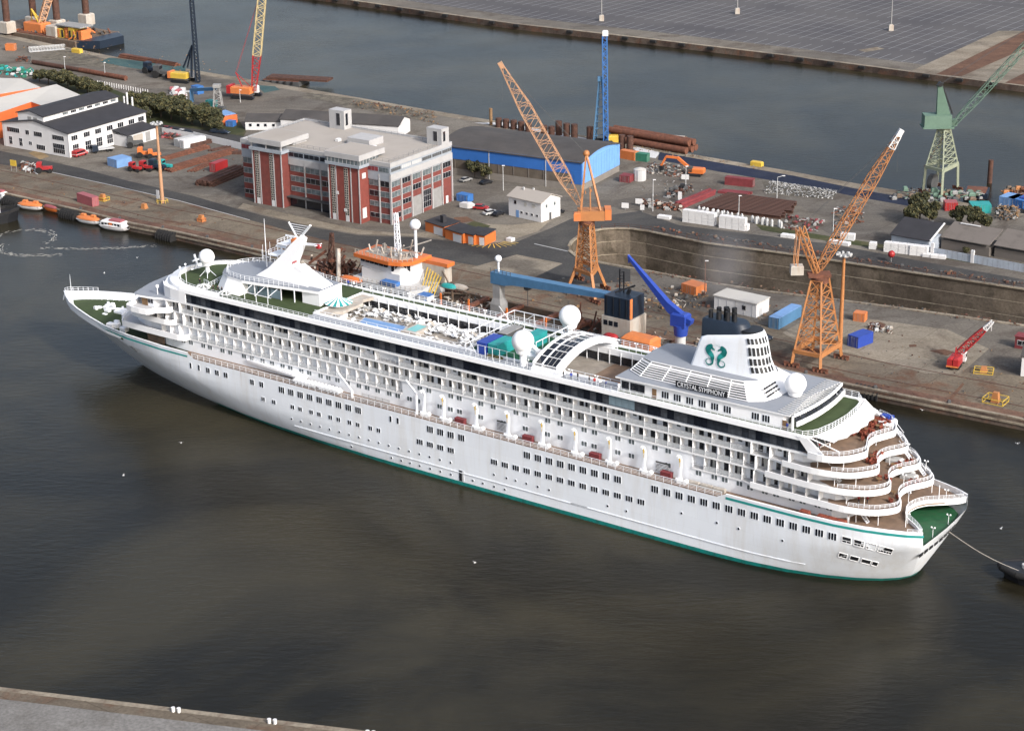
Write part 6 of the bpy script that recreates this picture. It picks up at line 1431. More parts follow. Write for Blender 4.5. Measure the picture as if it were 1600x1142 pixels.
# lamp masts
def lamp_mast(p, h, m, label, r_=.62, head=True, base=True):
    t = thing('lamp_mast', label, 'lamp mast', p)
    MB().tube((0,0,0),(0,0,h),r_,r_*.55,14).build('pole', m, t)
    if head:
        k = MB(); k.tube((0,0,h),(0,0,h+.25),1.5,1.5,14); k.build('lamp_ring', 'grey', t)
        fl = MB().box(-.35,-.25,0,.35,.25,.45).mesh('floodlight', ['lightgrey'])
        for i in range(8): a = i*pi/4; put('floodlight', fl, t, (1.6*cos(a),1.6*sin(a),h+.2), a)
    if base:
        k = MB()
        for i in range(8): a = i*pi/4; a2 = a+pi/4; k.bar((1.7*cos(a),1.7*sin(a),0),(1.7*cos(a),1.7*sin(a),1.1),.12); k.bar((1.7*cos(a),1.7*sin(a),1.0),(1.7*cos(a2),1.7*sin(a2),1.0),.1)
        k.build('guard_rail', 'yellow', t)
lamp_mast((-107.59, 593.01, 2.40), 24.73, 'palecrane', 'tall orange lamp mast on the left quay with a yellow guard rail'); lamp_mast((80.04, 453.84, 2.40), 23.69, 'craneorange', 'tall orange lamp mast beside the right orange crane', base=False)
t = thing('notice_board', 'white notice board at the foot of the left lamp mast', 'sign', (-109.56, 596.74, 2.40), -.6); MB().box(-.6,-.05,.2,.6,.05,3.0).build('board', 'whitewall', t); MB().tube((0,0,0),(0,0,.3),.08,n=6).build('post', 'grey', t)
def street_lamp(p, h, label, arm=1.6, m='lightgrey'):
    t = thing('street_lamp', label, 'street lamp', p, 0, 'thin street lamps on the yard'); MB().tube((0,0,0),(0,0,h),.14,.08,8).build('pole', m, t)
    if arm: MB().bar((0,0,h),(arm,.0,h+.5),.12).build('arm', m, t)
    MB().bev(arm-.4,-.2,h+.35,arm+.5,.2,h+.55,.05).build('lamp_head', 'whitewall', t)
for b_, lb, arm in ((((82.12, 587.81, 2.40),6.88),'curved street lamp at the grey rubble heap',1.8),(((93.30, 549.26, 2.40),7.40),'straight street lamp left of the crane boom on the dock road',.3),(((43.13, 576.15, 2.40),9.35),'street lamp in front of the steel scrap, left of two by the dock',.3),(((55.39, 602.80, 2.40),6.29),'street lamp in front of the orange excavator',.2),(((119.34, 539.27, 2.40),6.08),'street lamp before the black roofed shed',.2),(((68.36, 569.86, 2.40),5.82),'street lamp between the white block stacks',.2),(((-1.99, 601.68, 2.40),7.61),'pole with round orange head beside the warehouse',.1),(((51.08, 495.49, 2.40),9.29),'rusty lamp post on the near side of the dock',.3),(((-130.30, 707.15, 2.40),4.21),'grey lamp post behind the white office',.1),(((-178.68, 791.11, 2.40),5.10),'lamp post beside the long rusty pipe, left one',.2),(((-159.88, 777.30, 2.40),5.36),'lamp post beside the long rusty pipe, right one',.2),(((-100.37, 729.64, 2.40),4.24),'short lamp post beside the crawler crane',.2),(((-0.25, 618.72, 2.40),8.61),'grey post against the blue warehouse wall',.1)):
    street_lamp(b_[0], b_[1], lb, arm, 'rust' if 'rusty lamp' in lb else 'lightgrey')
t = thing('yellow_sign', 'yellow quay sign on two posts at the left', 'sign', (-162.90, 633.38, 2.40), -.5)
MB().box(-1.3,-.06,1.8,1.3,.06,3.8).build('board', 'yellow', t)
for x in (-1.1,1.1): MB().tube((x,0,0),(x,0,1.9),.08,n=6).build('post', 'grey', t)
for K_, (x, y, w, lb) in enumerate((((34.90, 578.02, 2.40),0,2.2,'white square board by the dock road fence, left of the low barrier'),((39.36, 582.41, 2.40),0,2.2,'pale board at the right end of the low barrier'),((39.90, 575.67, 2.40),0,1.3,'small white sign among scrap near the dock'),((52.14, 586.07, 2.40),0,1.2,'tall narrow white sign beside the steel girders'),((55.81, 609.78, 2.40),0,2.4,'white double board on a post near the excavator'))):
    t = thing('sign_board', lb, 'sign', x, -.3, 'white sign boards around the dock'); hh = 2.6 if w < 1.25 else 1.6
    MB().box(-w/2,-.05,.6,w/2,.05,.6+hh).build('board', 'whitewall', t); MB().tube((0,0,0),(0,0,.7),.07,n=6).build('post', 'grey', t)

# ---- shipyard cranes
def gantry_crane(name, label, legs, slew_z, mast_top, boom_root, boom_tip, cw, col, colb, house, bmid=2.6, tipwhite=False, hz=3.6, mf=.92):
    c = Vector((sum(p[0] for p in legs)/4, sum(p[1] for p in legs)/4, ZG)); t = thing(name, label, 'crane', c)
    lg = [Vector((p[0],p[1],ZG))-c for p in legs]; top = [v*.36+Vector((0,0,slew_z)) for v in lg]
    mid = [v*mf+Vector((0,0,hz)) for v in lg]
    for a, b_ in zip(lg, mid):
        MB().bar(a+Vector((0,0,.9)), b_, .7, .7).build('leg', col, t)
        bo = MB(); d = (lg[1]-lg[0]).normalized()
        for k in (-1.6,-.5,.5,1.6): q = a+d*k; bo.tube((q.x,q.y-.3,.45),(q.x,q.y+.3,.45),.42,n=10)
        bo.bar(a-d*2+Vector((0,0,.9)), a+d*2+Vector((0,0,.9)), .5, .5); bo.build('bogie', 'rust', t)
    for i in range(4): MB().bar(mid[i], mid[(i+1)%4], .7 if i%2 else .9, 1.2 if i%2 else .9).build('sill_beam', col, t)
    tw = MB(); n = 6
    for k in range(n):
        a = [mid[i].lerp(top[i], k/n) for i in range(4)]; b_ = [mid[i].lerp(top[i], (k+1)/n) for i in range(4)]
        for i in range(4):
            j = (i+1)%4; tw.bar(a[i], b_[i], .42); tw.bar(b_[i], b_[j], .2); tw.bar(a[i], b_[j], .2); tw.bar(a[j], b_[i], .17)
    tw.build('tower', col, t)
    st_ = MB()
    for k in range(8): a = mid[0].lerp(top[2], k/8); st_.bar((a.x-.6,a.y,a.z),(a.x+.9,a.y+.4,a.z+1.4),.3,.08)
    st_.build('stairs', 'rust', t)
    C0 = Vector((0,0,slew_z)); MB().tube(C0-Vector((0,0,.6)), C0+Vector((0,0,.8)), 2.1, 2.1, 18).build('slew_ring', 'rust' if col != 'cranegpale' else col, t)
    bt = Vector(boom_tip)-c; br = Vector(boom_root)-c; dv = Vector((bt.x-br.x, bt.y-br.y, 0)).normalized(); sd = Vector((-dv.y, dv.x, 0))
    house(t, slew_z, dv, sd, Vector(cw)-c, Vector(mast_top)-c)
    bm = MB(); lattice(bm, br, bt, 1.2, .9, 22, .2, mid=bmid, up=(0,0,1), rb=.12); bm.build('boom', colb, t)
    hd = MB(); hd.bar(bt-(bt-br).normalized()*.5, bt+(bt-br).normalized()*1.2, 1.0, 1.2); hd.tube(bt-sd*.6, bt+sd*.6, .55, n=12); hd.build('boom_head', 'whitewall' if tipwhite else colb, t)
    if tipwhite: q = MB(); lattice(q, bt-(bt-br).normalized()*3.6, bt, 1.5, 1.0, 4, .22); q.build('boom_tip', 'whitewall', t)
    rp = MB(); mt = Vector(mast_top)-c
    for s_ in (-.4,.4): rp.bar(mt+sd*s_, bt+sd*s_, .06)
    rp.bar(bt, (bt.x,bt.y,bt.z-9), .05); rp.build('ropes', 'darkgrey', t)
    return t
def house_c1(t, z, dv, sd, cw, mt):
    q = MB(); b_ = lambda v, s_, h: (v.x+s_*sd.x, v.y+s_*sd.y, h)
    P0 = dv*3.0; P1 = -dv*4.4
    for nm, (a, e, w0, w1, z0, z1), m in (('machinery_house', (-dv*4.6, dv*2.4, -2.1, 2.1, z+.8, z+3.4), 'craneorange'),('counterweight', (-dv*6.4, -dv*4.7, -2.1, 2.1, z+.9, z+3.8), 'orange')):
        k = MB(); k.loft([[b_(a,w0,z0),b_(a,w1,z0),b_(e,w1,z0),b_(e,w0,z0)][::-1],[b_(a,w0,z1),b_(a,w1,z1),b_(e,w1,z1),b_(e,w0,z1)][::-1]]); k.build(nm, m, t)
    k = MB()
    for s_ in (-1.6,1.6):
        k.bar(b_(dv*1.5,s_,z+3.4), mt+Vector((0,0,0)), .4); k.bar(b_(-dv*3.5,s_,z+3.4), mt, .45)
        k.bar(b_(-dv*1,s_,z+3.4), b_(-dv*.9+Vector((0,0,0)),s_*.55,z+9), .25)
    k.bar(b_(-dv*1.2,-1.0,z+8.5), b_(-dv*1.2,1.0,z+8.5), .25); k.bar(b_(dv*.3,-1.2,z+8), b_(dv*.3,1.2,z+8), .2); k.sphere(mt, .9, 10, 6); k.build('a_frame', 'craneorange', t)
    k = MB(); k.bev(-.9,-.9,0,.9,.9,2.1,.2); k.build('cab', 'orange', t, (dv*2.6+sd*2.6+Vector((0,0,z+1.2))))
legs1 = [(14.88, 499.52, 2.40), (21.98, 490.76, 2.40), (25.22, 502.31, 2.40), (18.53, 510.85, 2.40)]
gantry_crane('dockside_crane', 'orange lattice dockside crane with long boom leaning left over the blue warehouse', legs1, 19.2, (20.25, 506.38, 38.63), (18.39, 506.38, 25.07), (-1.59, 506.38, 62.03), (25.17, 506.38, 25.50), 'craneorange', 'palecrane', house_c1, bmid=3.2, hz=6.5, mf=.58)
def house_c2(t, z, dv, sd, cw, mt):
    k = MB(); k.loft([[(-dv*3-sd*1.6)+Vector((0,0,z+.8)),(-dv*3+sd*1.6)+Vector((0,0,z+.8)),(dv*2.4+sd*1.6)+Vector((0,0,z+.8)),(dv*2.4-sd*1.6)+Vector((0,0,z+.8))][::-1],[(-dv*3-sd*1.6)+Vector((0,0,z+1.6)),(-dv*3+sd*1.6)+Vector((0,0,z+1.6)),(dv*2.4+sd*1.6)+Vector((0,0,z+1.6)),(dv*2.4-sd*1.6)+Vector((0,0,z+1.6))][::-1]]); k.build('turntable', 'rust', t)
    k = MB(); a = -dv*5.6; k.bev(-1.5,-1.2,0,1.5,1.2,2.2,.15); k.build('counterweight', 'pale', t, (a.x,a.y,z+1.4), atan2(dv.y,dv.x))
    k = MB(); b0 = -dv*.8+Vector((0,0,z+1.6)); lattice(k, b0, mt, 1.6, 2.4, 7, .3, h0=.8, h1=1.2, rb=.16); k.build('jib_tower', 'craneorange', t)
    k = MB()
    for s_ in (-1,1): k.bar(mt+sd*s_, a+sd*s_+Vector((0,0,z+3)), .2); k.bar(mt+sd*s_-dv*.8, a+sd*s_*.9-dv*.8+Vector((0,0,z+2)), .14)
    k.bar(a+Vector((0,0,z+3.4))-sd, a+Vector((0,0,z+3.4))+sd, .2); k.build('stay', 'craneorange', t)
legs2 = [(66.65, 441.90, 2.40), (72.83, 437.71, 2.40), (79.23, 446.59, 2.40), (73.07, 451.52, 2.40)]
gantry_crane('dockside_crane', 'orange lattice crane standing on the near quay behind the cruise ship stern', legs2, 21.0, (68.12, 446.95, 35.36), (72.62, 446.95, 24.56), (90.19, 446.95, 57.52), (68.05, 446.95, 25.26), 'craneorange', 'craneorange', house_c2, bmid=2.3, tipwhite=True, hz=4.0)
def house_g(t, z, dv, sd, cw, mt):
    a = -dv*6.5; e = dv*1.8
    for nm, (p, q, w_, z0, z1), m in (('machinery_house', (a, e, 2.4, z+1, z+4.6), 'craneg'),('platform', (a-dv*.4, e+dv*.8, 2.9, z+.6, z+1.0), 'craneg')):
        k = MB(); k.loft([[p-sd*w_+Vector((0,0,z0)),p+sd*w_+Vector((0,0,z0)),q+sd*w_+Vector((0,0,z0)),q-sd*w_+Vector((0,0,z0))][::-1],[p-sd*w_+Vector((0,0,z1)),p+sd*w_+Vector((0,0,z1)),q+sd*w_+Vector((0,0,z1)),q-sd*w_+Vector((0,0,z1))][::-1]]); k.build(nm, m, t)
    k = MB(); b0 = Vector((0,0,z+4.6)); k.loft([[b0-dv*2.6-sd*.9,b0+dv*1.6-sd*.9,b0+dv*1.6+sd*.9,b0-dv*2.6+sd*.9],[mt-dv*.7-sd*.5,mt+dv*.5-sd*.5,mt+dv*.5+sd*.5,mt-dv*.7+sd*.5]]); k.build('mast', 'craneg', t)
    k = MB(); k.bar(b0+dv*2.4, mt+dv*.6, .3)
    for i in range(8): p = (b0+dv*1.7).lerp(mt+dv*.5, i/8); q = (b0+dv*2.4).lerp(mt+dv*.6, (i+.5)/8); k.bar(p, q, .15)
    k.bar(mt-dv*1.4-sd*1.2, mt+dv*1.2+sd*1.2, .5, .3); k.tube(mt-sd*.8, mt+sd*.8, .7, n=10); k.build('ladder', 'black', t)
    k = MB().bev(-1,-1,0,1,1,2,.2); k.build('cab', 'craneg', t, dv*3.2+sd*1.6+Vector((0,0,z+.6)))
legsg = [(127.87, 592.13, 2.40), (132.36, 586.08, 2.40), (139.24, 595.24, 2.40), (133.84, 600.00, 2.40)]
tg = gantry_crane('dockside_crane', 'pale green dockside crane with its boom leaving the picture at the top right', legsg, 20.0, (131.00, 591.85, 36.57), (135.52, 591.85, 23.81), (166.11, 591.85, 59.77), (126.18, 591.85, 23.14), 'cranegpale', 'craneg', house_g, bmid=2.0, hz=8.5)
# ---- mobile and piling cranes
def crawler(p, a, body, label, name='crawler_crane', s=1.0, tracks=True):
    t = thing(name, label, 'crane', p, a); t.scale = (s,s,s)
    for y in (-2.4,2.4):
        k = MB(); k.loft([[(-3.6,y-.45,.5),(-3.0,y-.45,1.1),(3.0,y-.45,1.1),(3.6,y-.45,.5),(3.0,y-.45,.05),(-3.0,y-.45,.05)],[(-3.6,y+.45,.5),(-3.0,y+.45,1.1),(3.0,y+.45,1.1),(3.6,y+.45,.5),(3.0,y+.45,.05),(-3.0,y+.45,.05)]]); k.build('track', 'black', t)
    MB().box(-1.6,-2,.5,1.6,2,1.3).build('undercarriage', 'darkgrey', t); MB().bev(-4.2,-1.6,1.3,1.8,1.6,3.2,.25).build('engine_house', body[0], t); MB().bev(-5.4,-1.7,1.2,-4.3,1.7,3.5,.2).build('counterweight', body[1], t)
    MB().bev(1.4,1.0,1.3,3.0,2.1,3.4,.3).build('cab', 'whitewall', t); MB().box(1.6,2.02,2.1,2.8,2.13,3.0).build('cab_window', 'glassdark', t); return t
p = (-98.88, 737.39, 2.40); t = crawler(p, -.35, ('orange','red'), 'red and yellow crawler crane with cream lattice boom on the back quay', s=1.35)
k = MB(); rt = Vector((-96.04, 737.39, 5.30)); tp = Vector((-93.50, 737.39, 33.74)); tp2 = Vector((-90.20, 737.39, 45.48)); md = rt.lerp(tp2, .33)
lattice(k, rt-Vector(p), md-Vector(p), 1.6, 3.0, 6, .32, rb=.2); k.build('boom_base', 'red', t); 
k = MB(); lattice(k, md-Vector(p), tp2-Vector(p), 3.0, 2.8, 12, .3, rb=.2); k.build('boom', 'cream', t)
for o in t.children:
    if o.name.startswith('boom'): o.scale = (1/1.35,)*3; o.rotation_euler = (0,0,.35)
k = MB(); bk = Vector((-102.50, 737.39, 12.13))-Vector(p); k.bar((-1,0,3),(bk.x,bk.y,bk.z),.35); k.bar((bk.x,bk.y,bk.z),(rt-Vector(p)),.2); k.bar((bk.x,bk.y,bk.z),(tp2-Vector(p)),.08); k.bar((bk.x+.4,bk.y,bk.z),(tp2-Vector(p)),.08)
o = k.build('back_mast', 'red', t); o.scale = (1/1.35,)*3; o.rotation_euler = (0,0,.35)
p = (-127.10, 766.82, 2.40); t = crawler(p, -.4, ('yellow','orange'), 'yellow piling rig with tall black leader on the back quay', 'piling_rig', 1.15)
k = MB(); f0 = Vector((-121.24, 764.74, 2.78))-Vector(p); f1 = Vector((-121.64, 764.74, 41.27))-Vector(p); lattice(k, f0, f1, 1.5, 1.3, 18, .4, rb=.25)
b0 = Vector((-122.55, 764.74, 17.16))-Vector(p); q0 = Vector((-126.94, 766.82, 7.99))-Vector(p); k.bar(q0, b0, .55); k.bar(q0+Vector((1.6,0,0)), b0, .45); k.bar(Vector((-123.77, 765.55, 4.50))-Vector(p), Vector((-122.94, 765.55, 16.54))-Vector(p), .8)
o = k.build('leader', 'navy', t); o.scale = (1/1.15,)*3; o.rotation_euler = (0,0,.4)
# blue piling rig on the back quay
p = (31.40, 660.99, 2.40); t = thing('piling_rig', 'tall blue piling rig beside the stacked rusty pipes', 'piling rig', p)
zt = Vector((32.54, 660.19, 39.24))-Vector(p); z0 = Vector((33.08, 660.19, 2.87))-Vector(p)
k = MB(); lattice(k, z0, zt, 1.5, 1.5, 24, .35, rb=.2); k.build('leader', 'midblue', t); MB().bev(-.8,-.8,0,1.2,.8,1.8,.3).build('leader_head', 'whitewall', t, zt)
k = MB(); a = Vector((31.16, 660.99, 24.54))-Vector(p)
for q in (Vector((-2.6,0,0)), Vector((2.2,1.5,0)), Vector((-1.5,2.5,0))): k.bar(q, a+q*.15, .4)
for i in range(9): f_ = i/9; k.bar(Vector((-2.6,0,0)).lerp(a,f_), Vector((2.2,1.5,0)).lerp(a,f_), .2); k.bar(Vector((-2.6,0,0)).lerp(a,f_), Vector((-1.5,2.5,0)).lerp(a,min(1,f_+.1)), .18)
k.bev(a.x-.9,a.y-.9,a.z-.8,a.x+.9,a.y+.9,a.z+.8,.2); k.build('support_tower', 'steelblue', t); MB().bev(2.5,-1.4,0,6,1.4,2.6,.3).build('power_pack', 'yellow', t)
for y in (-2,2): MB().bev(-4,y-.5,0,4,y+.5,1.1,.3).build('track', 'black', t)
# orange excavator
p = (59.44, 616.74, 2.40); t = thing('excavator', 'orange excavator reaching left beside the dark liner', 'excavator', p, radians(158))
for y in (-1.3,1.3): MB().bev(-2.4,y-.4,0,2.4,y+.4,1.0,.3).build('track', 'black', t)
MB().bev(-3.2,-1.5,1.0,1.6,1.5,2.6,.35).build('body', 'brightorange', t); MB().bev(.4,.4,1.2,2.0,1.5,3.2,.25).build('cab', 'darkgrey', t)
k = MB(); k.bar((1.4,0,2),(5.6,0,5.2),.8,.9); k.bar((5.4,0,5.3),(9.6,0,5.4),.65,.7); k.build('boom', 'brightorange', t); MB().bar((9.6,0,5.4),(11.2,0,2.2),.5,.6).build('stick', 'brightorange', t)
k = MB(); k.loft([[(10.6,-.7,2.4),(11.8,-.7,2.2),(11.6,-.7,.6),(10.4,-.7,.9)],[(10.6,.7,2.4),(11.8,.7,2.2),(11.6,.7,.6),(10.4,.7,.9)]]); k.build('bucket', 'black', t)
# red truck crane on the slab
p = (105.36, 440.42, 2.40); t = thing('mobile_crane', 'bright red mobile crane with lattice boom on the concrete slab', 'crane', p, radians(64))
MB().bev(-2.6,-1.4,1.0,2.2,1.4,2.9,.3).build('engine_house', 'red', t)
for y in (-.7,.7): MB().bev(-3.2,y-.62,.9,-1.0,y+.62,3.1,.3).build('counterweight', 'red', t)
MB().box(-3.3,-1.45,.9,-3.05,1.45,1.25).build('bumper', 'orange', t); MB().box(-2.2,-1.3,.55,6.0,1.3,1.0).build('chassis', 'darkgrey', t)
MB().bev(1.2,-2.0,1.1,2.8,-.9,3.4,.25).build('cab', 'whitewall', t); MB().box(1.4,-2.04,2.1,2.6,-1.96,3.0).build('cab_window', 'glassdark', t)
for x in (-1.6,.2,3.4,4.8):
    for y in (-1.2,1.2): MB().tube((x,y-.2,.5),(x,y+.2,.5),.52,n=12).build('wheel', 'tyre', t)
k = MB(); tip = Vector((111.71, 440.36, 11.89)); 
R3 = Matrix.Rotation(-radians(64),3,'Z'); tl = R3 @ (tip-Vector(p)); lattice(k, (1.8,.2,2.4), tl, 1.3, 1.0, 12, .22, mid=1.5, rb=.13); k.build('boom', 'red', t)
k = MB(); d = (tl-Vector((1.8,.2,2.4))).normalized(); lattice(k, tl, tl+d*2.6, 1.0, .6, 3, .25); k.bar(tl+d*2.4, tl+d*2.4-Vector((0,0,2.2)), .12); k.build('boom_tip', 'whitewall', t)
k = MB(); k.bar((-.8,0,2.8),(-.2,0,5.0),.3); k.bar((-.2,0,5),(tl+d*2),.05); k.build('gantry', 'red', t)
# ---- yard goods
def beamstack(p, q, L_, n, label, m='rust', nm='steel_beam_stack', w=.7, h=.7, layers=2, spread=1.1, cat='steel stack', rnd=True):
    a = ang_of(p, q); t = thing(nm, label, cat, p, a); rr = random.Random(n+len(label))
    for l in range(layers):
        for i in range(n-l):
            o = rr.uniform(-.6,.6) if rnd else 0
            me = MB().bar((0,0,h/2),(L_,0,h/2),w,h) if nm != 'rusty_pipe_stack' else MB().tube((0,0,h/2),(L_,0,h/2),w/2,w/2,12)
            me.build('beam' if nm != 'rusty_pipe_stack' else 'pipe', m, t, (o, i*spread+l*spread*.5, l*h), rr.uniform(-.02,.02) if rnd else 0)
    return t
p = (33.12, 666.78, 2.40); q = (51.75, 656.37, 2.40)
beamstack((33.58, 664.39, 2.40), (49.42, 651.91, 2.40), 33, 3, 'big rust red steel pipes stacked in rows on the back quay edge', 'rust', 'rusty_pipe_stack', 2.3, 2.3, 2, 2.7, 'pipe stack')
beamstack((52.18, 578.65, 2.40), (62.09, 591.29, 2.40), 19, 3, 'short dark red girders left of the large steel stockpile', 'darkred', w=.8, h=.8, spread=1.6)
for i in range(13):
    f_ = i/12; a0 = Vector((56.99, 578.41, 2.40)).lerp(Vector((67.42, 592.56, 2.40)), f_); a1 = Vector((81.50, 565.50, 2.40)).lerp(Vector((89.76, 579.56, 2.40)), f_)
    t = thing('steel_girder', 'long rusty girder in the stockpile behind the white blocks, %s row from the dock' % ORD[i], 'girder', a0, ang_of(a0,a1), 'rusty girders in the stockpile'); l_ = (a1-a0).length; o_ = RW.uniform(0,3)
    MB().box(0,-.45,0,l_-o_,.45,.12).build('flange', 'darkrust', t); MB().box(0,-.45,.9,l_-o_,.45,1.05).build('flange', 'darkrust', t); MB().box(0,-.08,.1,l_-o_,.08,.95).build('web', 'darkrust', t)
beamstack((-117.12, 641.75, 2.40), (-109.08, 652.20, 2.40), 24, 3, 'orange rusty beams lying beyond the lamp mast', 'rust', w=.5, h=.5)
beamstack((-110.48, 629.35, 2.40), (-99.79, 643.90, 2.40), 32, 5, 'long rusty beam row between lamp mast and red container', 'rust', w=.5, h=.5)
beamstack((-103.11, 628.96, 2.40), (-99.33, 637.75, 2.40), 13, 3, 'short rusty beams left of the red container', 'rust', w=.5, h=.4, layers=1)
beamstack((-94.70, 610.29, 2.40), (-86.91, 625.24, 2.40), 21, 8, 'brown rusty steel heap beside the brick office', 'darkrust', w=.6, h=.6, layers=3, spread=.9)
beamstack((-109.10, 661.81, 2.40), (-105.22, 665.68, 2.40), 9, 3, 'dark rusty plates in front of the white containers', 'darkrust', w=.8, h=.6); beamstack((-101.42, 655.76, 2.40), (-97.53, 659.56, 2.40), 8, 2, 'dark rusty beams on the open yard before the pale wall', 'darkrust', w=.6, h=.5, layers=1); beamstack((-94.17, 652.19, 2.40), (-90.17, 651.97, 2.40), 8, 3, 'dark rusty plates next to the brick office corner', 'darkrust', w=.9, h=.4)
beamstack((65.37, 595.44, 2.40), (70.78, 593.13, 2.40), 9.5, 3, 'dark red flat frames beside the big skip', 'darkred', w=.9, h=.7, layers=1)
beamstack((-161.33, 815.46, 2.40), (-132.74, 793.42, 2.40), 33, 3, 'rusty sheet piles stacked along the back quay edge', 'rust', w=1.1, h=.7, spread=1.2)
t = thing('long_pipe', 'very long rusty pipe lying on the back yard, left length', 'pipe', (-194.49, 804.32, 2.40), ang_of((-194.49, 804.32, 2.40), (-172.02, 787.50, 2.40))); MB().tube((0,0,.9),((Vector((-172.02, 787.50, 2.40))-Vector((-194.49, 804.32, 2.40))).length,0,.9),.9,n=12).build('pipe', 'darkrust', t)
t = thing('long_pipe', 'very long rusty pipe lying on the back yard, right length', 'pipe', (-171.85, 787.49, 2.40), ang_of((-171.85, 787.49, 2.40), (-150.43, 770.54, 2.40))); MB().tube((0,0,.9),((Vector((-150.43, 770.54, 2.40))-Vector((-171.85, 787.49, 2.40))).length,0,.9),1.0,n=12).build('pipe', 'rust', t)
# short upright pipe ends behind the blue warehouse
for i, (x, y) in enumerate(((378,440),(422,446),(467,452),(512,460),(555,470),(648,485),(692,490),(735,495),(782,508),(828,512),(920,528),(1110,575),(1158,580))):
    P0 = {0:(-3.54, 685.40, 2.40),1:(-0.93, 683.75, 2.40),2:(1.73, 682.12, 2.40),3:(4.37, 679.99, 2.40),4:(6.88, 677.41, 2.40),5:(12.27, 673.46, 2.40),6:(14.81, 672.11, 2.40),7:(17.33, 672.45, 2.40),8:(19.96, 668.71, 2.40),9:(22.59, 667.37, 2.40),10:(27.76, 663.54, 2.40),11:(38.04, 651.40, 2.40),12:(40.66, 649.66, 2.40)}[i]
    t = thing('pipe_pile', 'upright rusty pipe pile behind the blue warehouse, %s from the left' % ORD[i], 'pile', P0, 0, 'row of upright pipe piles'); MB().tube((0,0,0),(0,0,3.2+(1.8 if i > 6 else 0)),1.15,n=12).build('pipe', 'darkrust', t)
t = thing('yellow_pile', 'tall ochre pile standing behind the blue warehouse roof', 'pile', (-6.29, 688.56, 2.40)); MB().tube((0,0,0),(0,0,6.0),.6,n=10).build('pipe', 'wood', t)
# white concrete blocks in walls
BLK = MB().bev(-.98,-.9,0,.98,.9,.92,.08).mesh('block', ['whitewall'])
def blockwall(p, q, nx, nz, label, nyy=1):
    a = ang_of(p, q); t = thing('block_stack', label, 'block stack', p, a, 'stacks of white concrete blocks')
    for k in range(nz):
        for i in range(nx):
            for j in range(nyy):
                if RW.random() < .97 or k < nz-1: put('block', BLK, t, (1+i*2.07, .9+j*1.85, k*.96), RW.uniform(-.02,.02))
blockwall((51.02, 564.49, 2.40), (58.62, 560.21, 2.40), 5, 4, 'long stack of white blocks, four high, beside the dock road'); blockwall((61.16, 557.91, 2.40), (67.17, 554.63, 2.40), 4, 4, 'stack of white blocks before the posts, right of the long one')
blockwall((67.31, 555.21, 2.40), (69.15, 553.94, 2.40), 1, 2, 'low step of white blocks at the end of the second stack'); blockwall((43.82, 568.55, 2.40), (47.69, 566.50, 2.40), 2, 1, 'single low row of white blocks near the scrap', 1); blockwall((77.90, 547.64, 2.40), (80.76, 546.17, 2.40), 2, 1, 'lone pair of white blocks on the verge', 1)
blockwall((24.07, 568.61, 2.40), (27.28, 567.57, 2.40), 2, 1, 'white blocks right of the left orange crane tower'); blockwall((90.83, 541.25, 2.40), (94.63, 538.63, 2.40), 3, 1, 'flat white blocks beneath the crane boom'); blockwall((94.59, 544.36, 2.40), (97.85, 543.06, 2.40), 2, 2, 'taller white blocks beside the boom shadow')
blockwall((101.19, 535.11, 2.40), (103.40, 534.21, 2.40), 1, 2, 'white block pair left of the big right hand stack'); blockwall((104.86, 532.30, 2.40), (111.36, 529.23, 2.40), 6, 3, 'large stack of white blocks in front of the black roofed shed'); blockwall((111.47, 528.84, 2.40), (113.69, 527.95, 2.40), 2, 3, 'last tall white blocks at the end of the large stack')
blockwall((114.75, 527.12, 2.40), (116.72, 526.09, 2.40), 2, 1, 'left pair of white blocks lying before the pale fence'); blockwall((116.83, 525.86, 2.40), (118.95, 524.98, 2.40), 2, 1, 'right pair of white blocks lying before the pale fence'); blockwall((-1.30, 547.50, 2.40), (0.73, 546.09, 2.40), 1, 1, 'single white block on the road by the orange sheds')
BOL = MB().loft([[(.45*cos(a*pi/3),.45*sin(a*pi/3),0) for a in range(6)],[(.42*cos(a*pi/3),.42*sin(a*pi/3),1.6) for a in range(6)],[(.2*cos(a*pi/3),.2*sin(a*pi/3),2.1) for a in range(6)]]).mesh('concrete_post', ['lightgrey'])
for i in range(17):
    f_ = i/16; a0 = Vector((56.78, 573.95, 2.40)).lerp(Vector((78.63, 558.29, 2.40)), f_)
    for j in range(2):
        if RW.random() < .85: o = put('concrete_post', BOL, None, a0+Vector((RW.uniform(-.3,.3)+j*1.0,-j*1.5,0)), RW.random()); tag(o, 'pale concrete post in the double row behind the white block stacks', 'concrete post', 'pale concrete posts')
PST2 = MB().box(-.12,-.12,0,.12,.12,1.7).mesh('fence_post', ['whitewall'])
for i in range(22):
    a0 = Vector((-160.19, 763.58, 2.40)).lerp(Vector((-137.72, 746.01, 2.40)), i/21); o = put('fence_post', PST2, None, a0); tag(o, 'white fence post in the row beyond the hedge', 'fence post', 'row of white fence posts')
t = thing('storage_tank', 'white cylindrical storage tank beside the dark red container', 'tank', (41.56, 611.94, 2.40)); MB().tube((0,0,0),(0,0,3.6),1.9,1.9,20).build('shell', 'lightgrey', t); MB().tube((0,0,3.6),(0,0,4.1),2.0,.6,20).build('roof', 'roofwhite', t)
k = MB(); 
for i in range(10): k.bar((1.92*cos(i*.628),1.92*sin(i*.628),0),(1.92*cos(i*.628),1.92*sin(i*.628),3.6),.12)
k.build('ribs', 'whitewall', t)
